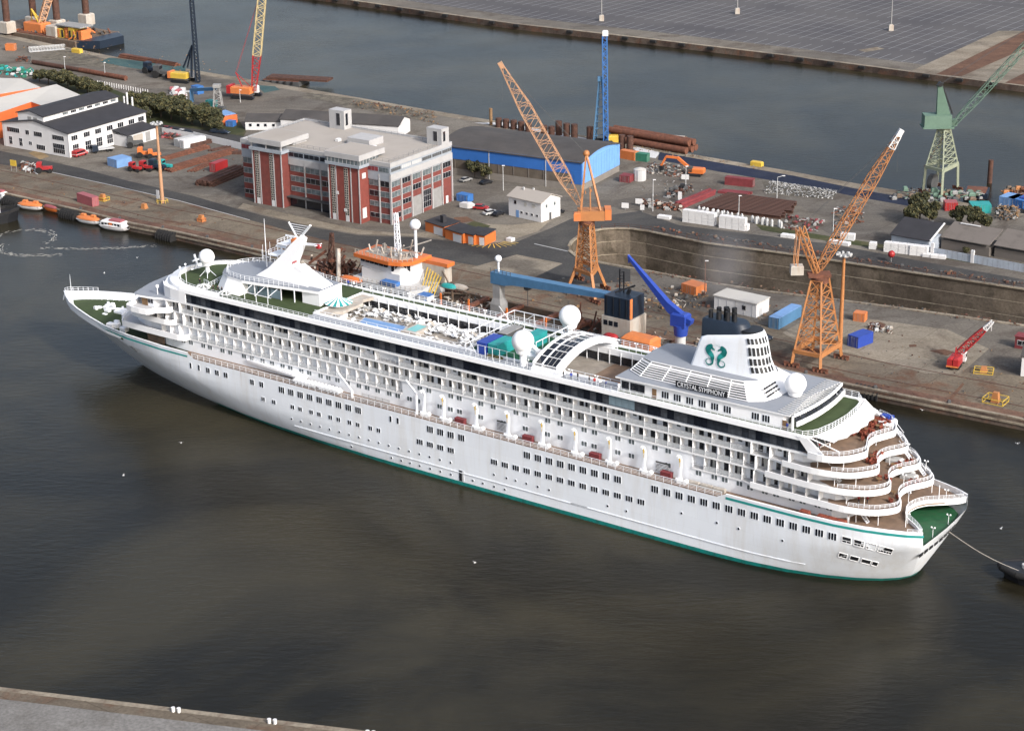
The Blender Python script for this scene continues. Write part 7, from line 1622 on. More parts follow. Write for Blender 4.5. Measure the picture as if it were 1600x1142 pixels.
t = thing('white_boat_hull', 'white tarpaulin covered boat beside the brick office', 'boat', (-13.12, 582.22, 2.40), -.6); MB().loft([[(-2,-1,.2),(-2,1,.2),(-2,1.1,1.6),(-2,-1.1,1.6)],[(1,-1,.2),(1,1,.2),(1,1.1,1.9),(1,-1.1,1.9)],[(3,-.1,.6),(3,.1,.6),(3,.15,1.7),(3,-.15,1.7)]]).build('cover', 'whitewall', t)
t = thing('steel_tower', 'grey lattice conveyor tower beyond the hedge', 'tower', (-106.95, 717.71, 2.40)); k = MB(); lattice(k, (0,0,0),(0,0,8.6),3.4,1.8,5,.35,rb=.2); k.box(-1.4,-1.4,8.4,1.4,1.4,9.6); k.build('frame', 'grey', t)
t = thing('conveyor', 'pale blue conveyor bridge running to the lattice tower', 'conveyor', (-118.74, 731.72, 2.40)); k = MB(); e = Vector((-107.76, 719.51, 9.91))-Vector((-118.74, 731.72, 2.40)); k.bar((0,0,4.5), e, 1.4, 1.2); k.build('gallery', 'steelblue', t); MB().bar((0,0,0),(0,0,4.5),1.6,1.2).build('leg', 'steelblue', t)
t = thing('footbridge', 'pale lattice footbridge lying on the back quay at the left', 'footbridge', (-201.44, 828.51, 2.40), ang_of((-201.44, 828.51, 2.40), (-187.47, 833.70, 2.40))); l_ = (Vector((-187.47, 833.70, 2.40))-Vector((-201.44, 828.51, 2.40))).length
k = MB()
for y in (-1,1):
    k.bar((0,y,.2),(l_,y,.2),.2); k.bar((0,y,2.0),(l_,y,2.0),.2)
    for i in range(12): k.bar((l_*i/12,y,.2),(l_*(i+1)/12,y,2.0),.14); k.bar((l_*i/12,y,.2),(l_*i/12,y,2.0),.14)
k.box(0,-1,.1,l_,1,.2); k.build('truss', 'lightgrey', t)
def frame_cage(p, a, m, label, s=1.6, h=2.0):
    t = thing('spool_frame', label, 'steel frame', p, a); k = MB()
    for x in (-s,s):
        for y in (-s*.8,s*.8): k.bar((x,y,0),(x,y,h*.5),.14)
    for z in (.1,h*.5):
        k.bar((-s,-s*.8,z),(s,-s*.8,z),.14); k.bar((-s,s*.8,z),(s,s*.8,z),.14); k.bar((-s,-s*.8,z),(-s,s*.8,z),.14); k.bar((s,-s*.8,z),(s,s*.8,z),.14)
    k.build('cage', m, t); MB().loft([[(-.9,-.8,0),(.9,-.8,0),(.9,.8,0),(-.9,.8,0)],[(-.6,-.5,h),(.6,-.5,h),(.6,.5,h),(-.6,.5,h)]]).build('housing', 'craneorange', t)
frame_cage((109.58, 417.54, 2.40), -.6, 'yellow', 'orange capstan in a yellow cage on the right quay', 2.4, 2.4); frame_cage((-126.78, 596.96, 2.40), -.6, 'yellow', 'orange capstan frame beside the pink container'); frame_cage((-112.14, 586.79, 2.40), -.6, 'orange', 'small orange box on the quay right of the pink container', .5, 1.6); frame_cage((-92.50, 571.96, 2.40), -.6, 'orange', 'orange housing on the quay above the cruise ship bow', 1.0, 2.0)
frame_cage((111.27, 436.69, 2.40), -.3, 'yellow', 'yellow frames and red drum beside the red mobile crane', 2.2, 1.4)
t = thing('red_buoy', 'round red buoy float on a post at the dock edge', 'buoy', (105.31, 523.08, 2.40)); MB().sphere((0,0,2.2),1.0,14,8).build('ball', 'red', t); MB().tube((0,0,0),(0,0,1.4),.12,n=6).build('post', 'grey', t)
t = thing('mooring_pile', 'lone dark mooring pile standing in the far water', 'pile', (153.12, 611.56, 0.00)); MB().tube((0,0,-1),(0,0,7.5),.8,n=10).build('pile', 'darkrust', t)
t = thing('cable_reel', 'dark cable reel beneath the green crane', 'cable reel', (131.30, 595.10, 2.40), .9); MB().tube((0,-.8,2.8),(0,.8,2.8),2.5,2.5,18).build('drum', 'darkgrey', t); MB().box(-1.6,-1,0,1.6,1,.6).build('base', 'darkgrey', t)
# scrap heaps and stored bits: uncountable clutter
def heap(cs, n, s0, s1, mats, nm, label, cat, seed, h=1.0):
    rr = random.Random(seed); m = MB()
    for i in range(n):
        a, b_, c, d = cs; u_, v_ = rr.random(), rr.random(); P = Vector(a).lerp(Vector(b_), u_).lerp(Vector(d).lerp(Vector(c), u_), v_)
        e = rr.uniform(s0, s1); z = rr.random()*h*sin(pi*v_)*1.0; an = rr.random()*pi; dx = Vector((cos(an),sin(an),rr.uniform(-.2,.3)))*e
        if rr.random() < .6: m.bar(P+Vector((0,0,z+.15))-dx*.5, P+Vector((0,0,z+.25))+dx*.5, rr.uniform(.15,.45)*min(1.2,s0), rr.uniform(.15,.5)*min(1.2,s0), mi=rr.randrange(len(mats)))
        else: m.bev(P.x-e*.25,P.y-e*.2,ZG+z,P.x+e*.25,P.y+e*.2,ZG+z+e*.35,.08*e,mi=rr.randrange(len(mats)))
    o = m.build(nm, mats, None, kind='stuff'); tag(o, label, cat)
heap([(-160.92, 634.02, 2.40),(-154.63, 629.24, 2.40),(-157.36, 639.86, 2.40),(-162.41, 643.18, 2.40)], 90, .8, 2.4, ['grey','rust','darkrust','lightgrey'], 'scrap_heap', 'grey and rusty scrap heap beside the yellow sign', 'scrap heap', 1, 1.6)
heap([(39.85, 581.10, 2.40),(51.36, 575.04, 2.40),(52.84, 580.46, 2.40),(40.99, 586.65, 2.40)], 130, .8, 2.6, ['grey','rust','pale','darkrust'], 'scrap_heap', 'rusty scrap and posts before the steel stockpile', 'scrap heap', 2, 1.4)
heap([(47.97, 590.09, 2.40),(53.97, 593.61, 2.40),(57.97, 603.19, 2.40),(52.38, 599.52, 2.40)], 100, .9, 3.0, ['darkgrey','black','darkrust','grey'], 'scrap_heap', 'dark tangled steel left of the girders', 'scrap heap', 3, 1.8)
heap([(43.12, 621.23, 2.40),(56.75, 611.86, 2.40),(59.56, 630.75, 2.40),(46.60, 632.95, 2.40)], 150, .5, 1.8, ['darkgrey','grey','rust','pale'], 'rubble_heap', 'scattered rubble around the orange excavator', 'rubble', 4, .8)
heap([(78.66, 594.62, 2.40),(98.84, 586.32, 2.40),(101.77, 594.92, 2.40),(83.03, 608.70, 2.40)], 700, .35, .9, ['grey','grey','lightgrey','darkgrey'], 'rubble_heap', 'pale grey rubble heap below the dark liner', 'rubble', 5, 1.4)
heap([(79.25, 556.03, 2.40),(89.48, 552.14, 2.40),(92.99, 562.31, 2.40),(83.09, 569.88, 2.40)], 110, .6, 2.2, ['darkred','darkrust','darkrust','grey'], 'scrap_heap', 'reddish scrap at the right end of the steel stockpile', 'scrap heap', 6, 1.0)
heap([(94.38, 555.31, 2.40),(104.32, 561.76, 2.40),(106.75, 575.96, 2.40),(98.47, 578.21, 2.40)], 90, .6, 2.4, ['grey','rust','darkgrey','brownsteel'], 'scrap_heap', 'mixed scrap right of the boom beyond the dock road', 'scrap heap', 7, 1.4)
heap([(-203.07, 783.16, 2.40),(-186.02, 775.86, 2.40),(-190.18, 788.67, 2.40),(-206.92, 799.39, 2.40)], 80, 1.2, 3.5, ['green','green','cteal','lightgrey'], 'green_net_heap', 'green nets and tarpaulins heaped behind the orange warehouse', 'net heap', 8, 1.6)
heap([(-128.86, 744.20, 2.40),(-121.33, 735.79, 2.40),(-123.74, 748.94, 2.40),(-130.02, 754.45, 2.40)], 40, 1.5, 5, ['whitewall','lightgrey','pinkred'], 'panel_heap', 'white and red panels stacked beyond the hedge', 'panel heap', 9, 1.0)
heap([(88.31, 466.32, 2.40),(94.82, 463.68, 2.40),(94.90, 468.45, 2.40),(90.54, 471.05, 2.40)], 70, .5, 2.2, ['grey','darkrust','lightgrey','pale'], 'scrap_heap', 'nets and plates behind the right blue container', 'scrap heap', 10, .8)
heap([(-60.33, 721.15, 2.40),(-23.85, 689.14, 2.40),(-26.75, 708.94, 2.40),(-56.14, 729.29, 2.40)], 220, .4, 1.5, ['brownsteel','darkrust','wood','darkgrey'], 'rubble_heap', 'brown debris along the back quay edge', 'rubble', 11, 1.2)
heap([(116.70, 585.29, 2.40),(143.86, 580.19, 2.40),(144.95, 589.58, 2.40),(123.98, 596.44, 2.40)], 170, .6, 4.0, ['craneg','grey','brownsteel','darkgrey'], 'steel_parts_heap', 'pale green and grey steel parts at the foot of the green crane', 'steel parts', 12, 1.6)
heap([(143.52, 562.24, 2.40),(149.58, 560.63, 2.40),(152.27, 571.63, 2.40),(146.46, 573.73, 2.40)], 130, .8, 2.6, ['brownsteel','darkgrey','grey','wood'], 'timber_stack', 'stacked grey timber below the blue containers', 'timber stack', 13, 2.4)
heap([(151.77, 586.50, 2.40),(159.43, 585.16, 2.40),(161.55, 593.68, 2.40),(154.11, 593.09, 2.40)], 80, .8, 4.0, ['craneorange','rust','rust','brownsteel'], 'orange_parts_heap', 'orange steel parts stored beyond the blue containers', 'steel parts', 14, 1.6)
heap([(33.08, 481.33, 2.40),(50.51, 487.28, 2.40),(51.40, 501.11, 2.40),(35.06, 504.67, 2.40)], 110, .5, 1.8, ['darkgrey','darkrust','wood','pale'], 'scrap_heap', 'dark debris on the muddy ground beside the blue boom', 'scrap heap', 15, .7)
heap([(-121.43, 676.32, 2.40),(-115.52, 672.64, 2.40),(-115.61, 679.39, 2.40),(-121.28, 683.12, 2.40)], 50, .8, 2.0, ['red','pinkred','rust','darkgrey'], 'scrap_heap', 'red and rusty parts behind the lamp mast head', 'scrap heap', 16, 1.2)
heap([(-202.62, 809.00, 2.40),(-196.65, 808.60, 2.40),(-198.52, 815.45, 2.40),(-203.48, 815.78, 2.40)], 40, .8, 2.4, ['darkrust','rust','darkgrey'], 'scrap_heap', 'rusty parts on the back yard at the left', 'scrap heap', 17, 1.4)
t = thing('yellow_skid', 'yellow equipment skid on the back quay edge, left', 'equipment', (-180.81, 826.26, 2.40), -.6); MB().bev(-2.4,-1,0,2.4,1,1.8,.3).build('housing', 'yellow', t)
t = thing('yellow_skid', 'yellow equipment skid on the quay edge above the dark liner', 'equipment', (80.75, 627.37, 2.40), -.6); MB().bev(-2,-.9,0,2,.9,1.6,.3).build('housing', 'yellow', t)
BOX = MB().bev(-.35,-.35,0,.35,.35,.75,.12).mesh('quay_bollard', ['darkgrey'])
QB = resample([(p_[0],p_[1],0) for p_ in NEAR[1:6]], 18)
for q in QB: o = put('quay_bollard', BOX, None, (q.x+QN.x*1.0,q.y+QN.y*1.0,ZG+.2)); tag(o, 'small dark mooring bollard on the near quay edge', 'bollard', 'bollards along the quay edge')
t_ = resample([(p_[0],p_[1],0) for p_ in SW[1:5]], 16.2); WB = MB().tube((-.5,0,0),(-.5,0,.8),.3,.35,10).tube((.5,0,0),(.5,0,.8),.3,.35,10).mesh('double_bollard', ['whitewall'])
for q in t_[3:12]: o = put('double_bollard', WB, None, (q.x+SN.x*1.2,q.y+SN.y*1.2,ZG+.05), -.24); tag(o, 'double white mooring bollard on the quay at the lower left', 'bollard', 'white double bollards lower left')
def strip(a, b_, w_, n, mats, nm, label, seed, s0=.25, s1=1.1):
    q = (Vector(b_)-Vector(a)).normalized(); p = Vector((-q.y,q.x,0))*w_
    heap([Vector(a),Vector(b_),Vector(b_)+p,Vector(a)+p], n, s0, s1, mats, nm, label, 'debris', seed, .25)
strip((-161.59, 608.27, 2.40), (-93.64, 560.04, 2.40), 20, 60, ['darkgrey','wood','darkrust'], 'quay_debris', 'small debris strewn over the left quay apron', 41, .2, .8)
strip((78.44, 431.69, 2.40), (113.84, 408.49, 2.40), 22, 60, ['darkgrey','wood','darkrust'], 'quay_debris', 'small debris strewn over the right quay apron', 42, .2, .8)
strip((66.52, 454.37, 2.40), (117.29, 422.44, 2.40), 24, 60, ['darkgrey','wood','darkrust'], 'yard_debris', 'small debris on the slab between dock and quay', 43, .2, .8)
strip((36.96, 513.98, 2.40), (126.78, 467.39, 2.40), 4, 170, ['darkrust','darkgrey','brownsteel','rust'], 'yard_debris', 'rusty bits along the near edge of the dry dock', 44, .3, 1.4)
strip((39.99, 558.28, 2.40), (136.48, 500.19, 2.40), 2.4, 210, ['darkrust','darkgrey','rust','brownsteel'], 'dock_gear', 'rusty fittings along the far edge of the dry dock', 45, .4, 1.8)
strip((-116.91, 645.81, 2.40), (-84.91, 611.96, 2.40), 26, 70, ['darkrust','wood','rust'], 'yard_debris', 'small bits over the rusty steel yard', 46)
strip((32.73, 598.42, 2.40), (55.45, 584.19, 2.40), 20, 60, ['darkgrey','grey','brownsteel'], 'yard_debris', 'small rubble near the blue warehouse gable', 47)
strip((-216.32, 839.00, 2.40), (-125.28, 776.07, 2.40), 30, 130, ['wood','darkrust','brownsteel'], 'yard_debris', 'scattered debris on the back quay at the left', 48)
strip((39.95, 652.72, 2.40), (79.57, 622.21, 2.40), 5, 90, ['wood','grey','brownsteel'], 'yard_debris', 'debris along the back quay edge above the dark liner', 49)
strip((5.28, 493.56, 2.40), (60.90, 466.25, 2.40), 26, 220, ['darkrust','wood','darkgrey','brownsteel'], 'yard_debris', 'muddy debris between the left crane and the white hut', 50, .3, 1.8)
# ---- trees and shrubs
def leafcloud(seed, r_, h, n, col):
    rr = random.Random(seed); m = MB(); cl = [(rr.uniform(-.6,.6)*r_, rr.uniform(-.6,.6)*r_, h*rr.uniform(.35,.8), r_*rr.uniform(.22,.5)) for _ in range(15)]
    for i in range(n):
        c = rr.choice(cl); a = rr.random()*2*pi; b_ = math.acos(rr.uniform(-1,1)); q = c[3]*(.55+.45*rr.random()**.4)
        P = Vector((c[0]+q*sin(b_)*cos(a), c[1]+q*sin(b_)*sin(a), c[2]+q*.85*cos(b_)))
        if P.z < .2: P.z = .2+rr.random()*.5
        s_ = rr.uniform(.14,.46); d1 = Vector((rr.gauss(0,1),rr.gauss(0,1),rr.gauss(0,1))).normalized()*s_; d2 = d1.cross(Vector((rr.gauss(0,1),rr.gauss(0,1),rr.gauss(0,1)))).normalized()*s_
        m.add([P-d1-d2*.6,P+d1-d2*.4,P+d1*.5+d2,P-d1*.7+d2*.7], [(0,1,2,3)], rr.randrange(3))
    return m.mesh('crown', col)
mat('leafa', (.050,.054,.024), .9, var=.4, scale=.8); mat('leafb', (.095,.085,.036), .9, var=.4, scale=.8); mat('leafc', (.032,.036,.02), .9, var=.4, scale=.8)
mat('bark', (.07,.055,.04), .9, var=.3, scale=2)
CROWNS = [leafcloud(s_, 3.2, 6.5, 3600, ['leafa','leafb','leafc']) for s_ in (1,2,3,4)]
TRK = MB().tube((0,0,0),(0,0,3.2),.22,.12,7); 
for a in range(5): TRK.tube((0,0,1.4+a*.35),(1.4*cos(a*1.3),1.4*sin(a*1.3),3.2+a*.4),.09,.03,5)
TRK = TRK.mesh('trunk', ['bark'])
TP = [((-184.43, 770.43, 2.40),.8),((-179.85, 765.53, 2.40),1.0),((-175.30, 762.96, 2.40),.9),((-170.82, 758.15, 2.40),1.1),((-166.14, 753.37, 2.40),1.0),((-161.26, 748.64, 2.40),1.0),((-157.61, 746.22, 2.40),.8),((-140.23, 723.84, 2.40),.9),((-135.56, 717.39, 2.40),1.15),((-130.73, 711.03, 2.40),1.2),((-126.30, 706.77, 2.40),1.2),((-122.07, 703.55, 2.40),1.3),((-117.88, 700.36, 2.40),1.3),((-113.44, 695.25, 2.40),1.3),((-109.33, 692.13, 2.40),1.3),((-106.07, 690.03, 2.40),1.2),((-103.23, 684.20, 2.40),.8),((-136.05, 709.33, 2.40),.8),((-131.10, 702.11, 2.40),.8),((-153.07, 741.58, 2.40),.7),((-130.52, 721.19, 2.40),1.0),((-125.23, 714.74, 2.40),1.1),((-120.65, 712.45, 2.40),1.1)]
for i, (p_, s_) in enumerate(TP):
    t = thing('shrub_tree', 'dense dark tree in the hedge behind the white office', 'tree', p_, RW.random()*6, 'hedge of bushy trees behind the white office'); t.scale = (s_*1.2, s_*1.2, s_)
    put('crown', CROWNS[i%4], t); put('trunk', TRK, t)
for p_, s_, lb in (((121.00, 562.35, 2.40),1.25,'large dark tree left of the red container below the green crane'),((117.67, 557.86, 2.40),.9,'smaller dark tree at the left foot of the large one'),((123.14, 558.92, 2.40),1.0,'dark bushy tree just right of the large one'),((131.42, 557.20, 2.40),.85,'olive bush behind the brown roofed shed, leftmost'),((134.92, 554.41, 2.40),.95,'olive green tree behind the shed below the teal container'),((137.48, 551.69, 2.40),.8,'rounded olive tree at the right end of the group'),((127.37, 528.53, 2.40),.35,'small bush growing against the pale blue fence'),((-11.12, 618.24, 2.40),.85,'dark bare shrub before the blue warehouse, left one'),((-7.80, 614.94, 2.40),.75,'dark bare shrub before the blue warehouse, right one')):
    t = thing('tree', lb, 'tree', p_, RW.random()*6); t.scale = (s_,s_,s_*1.1); put('crown', CROWNS[RW.randrange(4)], t); put('trunk', TRK, t)
# far car park lamp posts
for p_, lb in (((103.96, 893.49, 2.40),'far car park lamp post, left of two'),((165.41, 850.18, 2.40),'far car park lamp post, right of two'),((42.06, 881.09, 2.40),'white mast on the far car park edge')):
    t = thing('lamp_mast', lb, 'lamp mast', p_, 0, 'lamp masts on the far car park'); MB().tube((0,0,0),(0,0,15),.3,.15,8).build('pole', 'grey', t); MB().bev(-1,-1,0,1,1,2.6,.3).build('base', 'pale', t)
# faint smoke over the dock
def smoke():
    m = bpy.data.materials.new('smoke'); m.use_nodes = True; nt = m.node_tree; nt.nodes.clear(); N = nt.nodes
    out = N.new('ShaderNodeOutputMaterial'); v = N.new('ShaderNodeVolumePrincipled'); v.inputs['Color'].default_value = (.7,.72,.78,1)
    tc = N.new('ShaderNodeTexCoord'); n = N.new('ShaderNodeTexNoise'); n.inputs['Scale'].default_value = .12; n.inputs['Detail'].default_value = 3; nt.links.new(tc.outputs['Object'], n.inputs['Vector'])
    gr = N.new('ShaderNodeTexGradient'); gr.gradient_type = 'SPHERICAL'; mp = N.new('ShaderNodeMapping'); mp.inputs['Scale'].default_value = (1/9,1/7,1/12); nt.links.new(tc.outputs['Object'], mp.inputs[0]); nt.links.new(mp.outputs[0], gr.inputs[0])
    a = N.new('ShaderNodeMath'); a.operation = 'MULTIPLY'; nt.links.new(gr.outputs['Fac'], a.inputs[0]); nt.links.new(n.outputs[0], a.inputs[1])
    b_ = N.new('ShaderNodeMath'); b_.operation = 'MULTIPLY'; b_.inputs[1].default_value = .07; nt.links.new(a.outputs[0], b_.inputs[0]); nt.links.new(b_.outputs[0], v.inputs['Density']); nt.links.new(v.outputs[0], out.inputs['Volume']); return m
sm = MB().sphere((0,0,0),1,16,10).build('smoke_plume', [smoke()], None, (56,492,12), kind='stuff'); tag(sm, 'thin pale smoke drifting up over the dry dock', 'smoke')
for v in sm.data.vertices: v.co = Vector((v.co.x*9, v.co.y*7, v.co.z*12))

# ---------------------------------------------------------------- hopper dredger lying between the quay and the cruise ship
dz = thing('hopper_dredger', 'rusty hopper dredger with orange and white bridge moored at the quay behind the cruise ship', 'dredger', (-27.305, 507.647, 0), radians(-36.7))
k = MB(); hl = [(-36,-10),(-34,-4.5),(-28,-2.5),(95,-2.5),(103,-4.5),(104,-10),(103,-15.5),(95,-17.5),(-28,-17.5),(-34,-15.5)]
k.prism(hl, -1.5, 4.0, 0); k.build('hull', 'brownsteel', dz)
k = MB()
for a, b_ in zip(hl, hl[1:]+hl[:1]): k.bar((a[0],a[1],4.3),(b_[0],b_[1],4.3),.3,.9)
k.build('bulwark', 'pale', dz)
k = MB(); k.box(22,-15.5,3.9,66,-4.5,4.1); k.build('hopper', 'dockwall', dz)
for y in (-15.6,-4.4): MB().box(22,y-.2,4,66,y+.2,6.0).build('hopper_coaming', 'brownsteel', dz)
for x in (30,41,52,62): MB().bar((x,-15.5,5.8),(x,-4.5,5.8),1.0,.9).build('hopper_beam', 'rust', dz)
k = MB()
for y, z in ((-16.6,5.2),(-3.2,5.4),(-16.8,4.8)): k.tube((12,y,z),(70,y,z),.55,n=8)
k.tube((66,-14,6),(90,-16,5.4),.5,n=8); k.tube((68,-8,8),(72,-12,5),.5,n=8); k.build('dredge_pipe', 'brownsteel', dz)
k = MB()
for x in (24,33,45,57): 
    k.bar((x,-16.6,4.4),(x,-16.6,9.4),.4)
k.build('pipe_gallows', 'brightorange', dz)
# forward: rusty suction gear
k = MB(); rr = random.Random(4)
for i in range(150):
    x = rr.gauss(-19,3.4); y = rr.uniform(-14,-5); h = rr.uniform(1,5)*math.exp(-((x+18)/5)**2)+.6; z = 4+rr.random()*h*1.4; k.bar((x,y,z),(x+rr.uniform(-2.2,2.2),y+rr.uniform(-1.8,1.8),z+rr.uniform(-.5,2.4)),rr.uniform(.15,.8),rr.uniform(.15,.8),mi=rr.randrange(2))
for z in (8,11,14.5): k.bar((-18.5,-10.5,z-3),(-18.2,-9.5,z),.5)
lattice(k, (-19,-10,7),(-18.6,-9.6,16.5),1.4,.6,5,.25); k.bar((-26,-11,7),(-21,-9.5,11),.7,.7,mi=1)
k.build('suction_gear', ['darkrust','rust'], dz, kind='stuff')
k = MB(); k.bar((-28,-8,6.6),(-24,-12,9.8),.5); k.tube((-32,-12,5),(-22,-13,6.5),.9,n=10); k.tube((-13,-14,4),(-17,-9,12),.6,n=8); k.build('suction_pipe', 'pale', dz)
# accommodation and bridge
MB().prism([(-7.5,-16),(13,-16),(15,-13),(15,-3.5),(-7.5,-3.5)], 4, 7.6).build('deckhouse', 'lightgrey', dz)
for i in range(9): MB().box(-6.8+i*2.1,-16.06,5.4,-6.1+i*2.1,-15.98,6.3).build('deckhouse_window', 'glassdark', dz)
BR = [(-4.94, -11.76),(1.56, -12.27),(0.68, -4.85),(2.67, 1.77)]
MB().prism([(-5,-13.5),(8,-13.5),(10,-11),(10,-4),(-5,-4)], 7.6, 10.4).build('upper_deckhouse', 'whitewall', dz)
MB().prism([(-6.2,-12.6),(5.2,-13.6),(7.5,-12.6),(9.5,-10.6),(9.5,-4.4),(-6.2,-5.2)], 10.4, 12.9).build('bridge', 'whitewall', dz)
k = MB().prism([(-7.4,-13.8),(5.4,-14.8),(8.6,-13.6),(10.6,-11.2),(10.8,-3.6),(-7.4,-4.2)], 12.9, 13.9); k.build('bridge_roof_edge', 'brightorange', dz)
MB().prism([(-5.8,-11.4),(4.6,-12.2),(7.0,-11.4),(8.2,-9.8),(8.6,-5.4),(-5.6,-5.6)], 13.9, 14.0).build('bridge_roof', 'roofpale', dz)
for i in range(5):
    a = Vector((5.3,-13.65,0)).lerp(Vector((9.55,-10.6,0)), (i+.1)/5); b_ = Vector((5.3,-13.65,0)).lerp(Vector((9.55,-10.6,0)), (i+.85)/5)
    MB().add([(a.x,a.y-.05,11.0),(b_.x,b_.y-.05,11.0),(b_.x+.15,b_.y-.35,12.8),(a.x+.15,a.y-.35,12.8)], [(0,1,2,3)]).build('bridge_window', 'glassdark', dz)
for i in range(6): MB().box(-5.6+i*1.7,-13.1-i*.15,11.9,-4.4+i*1.7,-12.6-i*.15,12.7).build('bridge_window', 'glassdark', dz)
MB().prism([(9.5,-6),(18,-6),(18,-3),(9.5,-3)], 12.2, 13.2).build('bridge_wing', 'brightorange', dz); MB().prism([(9.5,-6),(17,-6),(17,-3),(9.5,-3)], 7.6, 12.2).build('funnel_casing', 'pale', dz)
k = MB(); lattice(k, (4,-9,14),(3.6,-9,25.5),1.2,.7,9,.2,rb=.12); k.build('mast', 'white', dz)
k = MB(); k.sphere((9.2,-8,23.0),1.45,16,10); k.tube((9.2,-8,14),(9.2,-8,22),.4,n=8); k.build('radome', 'white', dz)
k = MB(); rail(k, [(-7,-13.6,14),(5.3,-14.6,14),(8.4,-13.4,14),(10.4,-11,14)], 1.1, 1.3, .07, 2); rail(k, [(-7.4,-16,7.6),(13,-16,7.6),(15,-13,7.6)], 1.1, 1.6, .07, 2)
for p_, q_ in (((1,-8,14),(12,-5,18.5)),((0,-10,14.5),(11,-9,16)),((6,-7,14),(9,-9,19)),((-4,-9,14),(-3,-9,17)),((2,-6,14),(6,-9,17))): k.bar(p_, q_, .3)
for i in range(26):
    q = Vector((RW.uniform(-5,9),RW.uniform(-12,-5),14)); k.bar(q, q+Vector((RW.uniform(-.8,.8),RW.uniform(-.8,.8),RW.uniform(.6,2.2))), RW.uniform(.12,.5))
k.build('roof_rigging', 'pale', dz, kind='stuff')
k = MB()
for i in range(6): k.bar((14+i*.8,-13,5),(11+i*.9,-5,12-i*.4),.22)
k.build('stay_wires', 'yellow', dz)
def lifeboat_mesh(L_=7.2, w=1.35, h=1.1, closed=True):
    m = MB(); n = 10; rg1 = []
    for i in range(n+1):
        t_ = i/n; x = (t_-.5)*L_; f_ = max(.12, (1-abs(2*t_-1)**3.2))**.6; rg1.append([(x,w*f_*cos(a),h*(.55+.45*(1-f_))*0+h*.5-h*.5*sin(a)*(f_*.8+.2)) for a in [pi*k_/8 for k_ in range(9)]])
    m.loft([[ (p[0],p[1],p[2]) for p in r_] for r_ in rg1], 0, True, closed=False, caps=False)
    rg2 = []
    for i in range(n+1):
        t_ = i/n; x = (t_-.5)*L_*.97; f_ = max(.1, (1-abs(2*t_-1)**3.0))**.5; rg2.append([(x,w*.96*f_*cos(a),h*.5+.95*sin(a)*f_) for a in [pi*k_/8 for k_ in range(9)]])
    m.loft(rg2, 1, True, closed=False, caps=False); return m
o = lifeboat_mesh(7.6, 1.3).build('lifeboat', ['brightorange','brightorange'], dz, (-5.6,-17.2,7.2))
for p_, q_ in (((-8.4,-16.5,4),(-8.2,-17.6,8.6)),((-2.4,-16.5,4),(-2.2,-17.6,8.6)),((4.5,-16.5,4.4),(7.0,-18.2,8.0)),((6.5,-16.5,4.4),(9.0,-18.2,8.0))):
    MB().bar(p_, q_, .35).build('boat_davit', 'pale', dz)
c_ = MB(); c_.box(0,0,0,3.2,2.8,2.8,0); c_.box(-.1,-.1,2.8,3.3,2.9,3.0,1); c_.box(2.2,-.05,0,3.0,.02,2.2,1); c_.build('white_deck_cabin', ['whitewall','midblue'], dz, (15.4,-15.5,4.1))
MB().box(3.2,-15.9,7.7,8.2,-13.6,8.7).build('deck_crate', 'midblue', dz); MB().box(5,-12,8,8,-10,9.4).build('deck_crate', 'orange', dz)
for x, y, m_ in ((19.5,-7.5,'cteal'),(22.5,-6.5,'pale')): lifeboat_mesh(5.2,1.2).build('workboat', ['pale',m_], dz, (x,y,7.2))
k = MB(); k.bar((21,-8,4),(21,-8,7),.4); k.bar((14,-5,13),(19,-7,8.6),.3); k.bar((18.5,-9,6.4),(25,-6,6.4),.3); k.build('boat_cradle', 'brownsteel', dz)
# mid: grey column with blue beam, then black and grey deckhouse
k = MB(); k.loft([[(36.9-s*c1,-9-s*c2,z) for c1,c2 in ((-1,-1),(1,-1),(1,1),(-1,1))] for s, z in ((1.6,4),(1.6,7),(1.1,8.6),(1.1,12.4))]); k.build('crane_column', 'grey', dz)
k = MB(); k.loft([[(x,y,z) for x,y,z in ((a,-10.2,z0),(a,-7.8,z0),(a,-7.8,z1),(a,-10.2,z1))] for a, z0, z1 in ((35.2,12.4,15.4),(39.4,12.4,15.4),(42,13.0,15.4),(72.5,15.0,16.2))]); k.build('crane_beam', 'steelblue', dz)
k = MB(); k.tube((36.9,-9,15.4),(36.9,-9,18.3),.25,n=8); k.sphere((36.9,-9,18.9),.9,14,8); k.build('beam_radome', 'white', dz)
k = MB(); rail(k, [(35.2,-10.2,15.4),(41.5,-10.2,15.4)], 1.0, 1.2, .07, 2); k.bar((46,-9,12.4),(46,-9,13.6),1.4,1.4); k.bar((46,-9,8),(46,-9,12.5),.12); k.bar((45.4,-9,12.0),(46.6,-9,12.6),.3); k.build('beam_trolley', 'darkgrey', dz)
MB().box(71.0,-12.8,4,79.2,-5.6,11.6).build('grey_deckhouse', 'pale', dz); MB().box(71.6,-12.6,11.6,78.8,-6.0,16.8).build('black_deckhouse', 'navy', dz)
for i in range(4): MB().box(72.2+i*1.9,-12.72,12.2,72.4+i*1.9,-12.58,16.6).build('house_rib', 'black', dz)
for i in range(3): MB().box(71.6+i*1.5,-12.88,9.4,72.7+i*1.5,-12.76,10.6).build('deckhouse_window', 'glassdark', dz)
MB().box(71.4,-12.3,13.6,71.58,-8.8,15.4).build('mural_panel', 'orange', dz); MB().box(78.82,-12.4,11.8,79.0,-11.4,16.8).build('orange_panel', 'orange', dz)
k = MB(); k.bar((73,-8,16.8),(73,-8,22.4),.25); k.bar((74.2,-8,16.8),(74.2,-8,22.0),.25)
for z in range(6): k.bar((73,-8,17.2+z*.85),(74.2,-8,17.6+z*.85),.12)
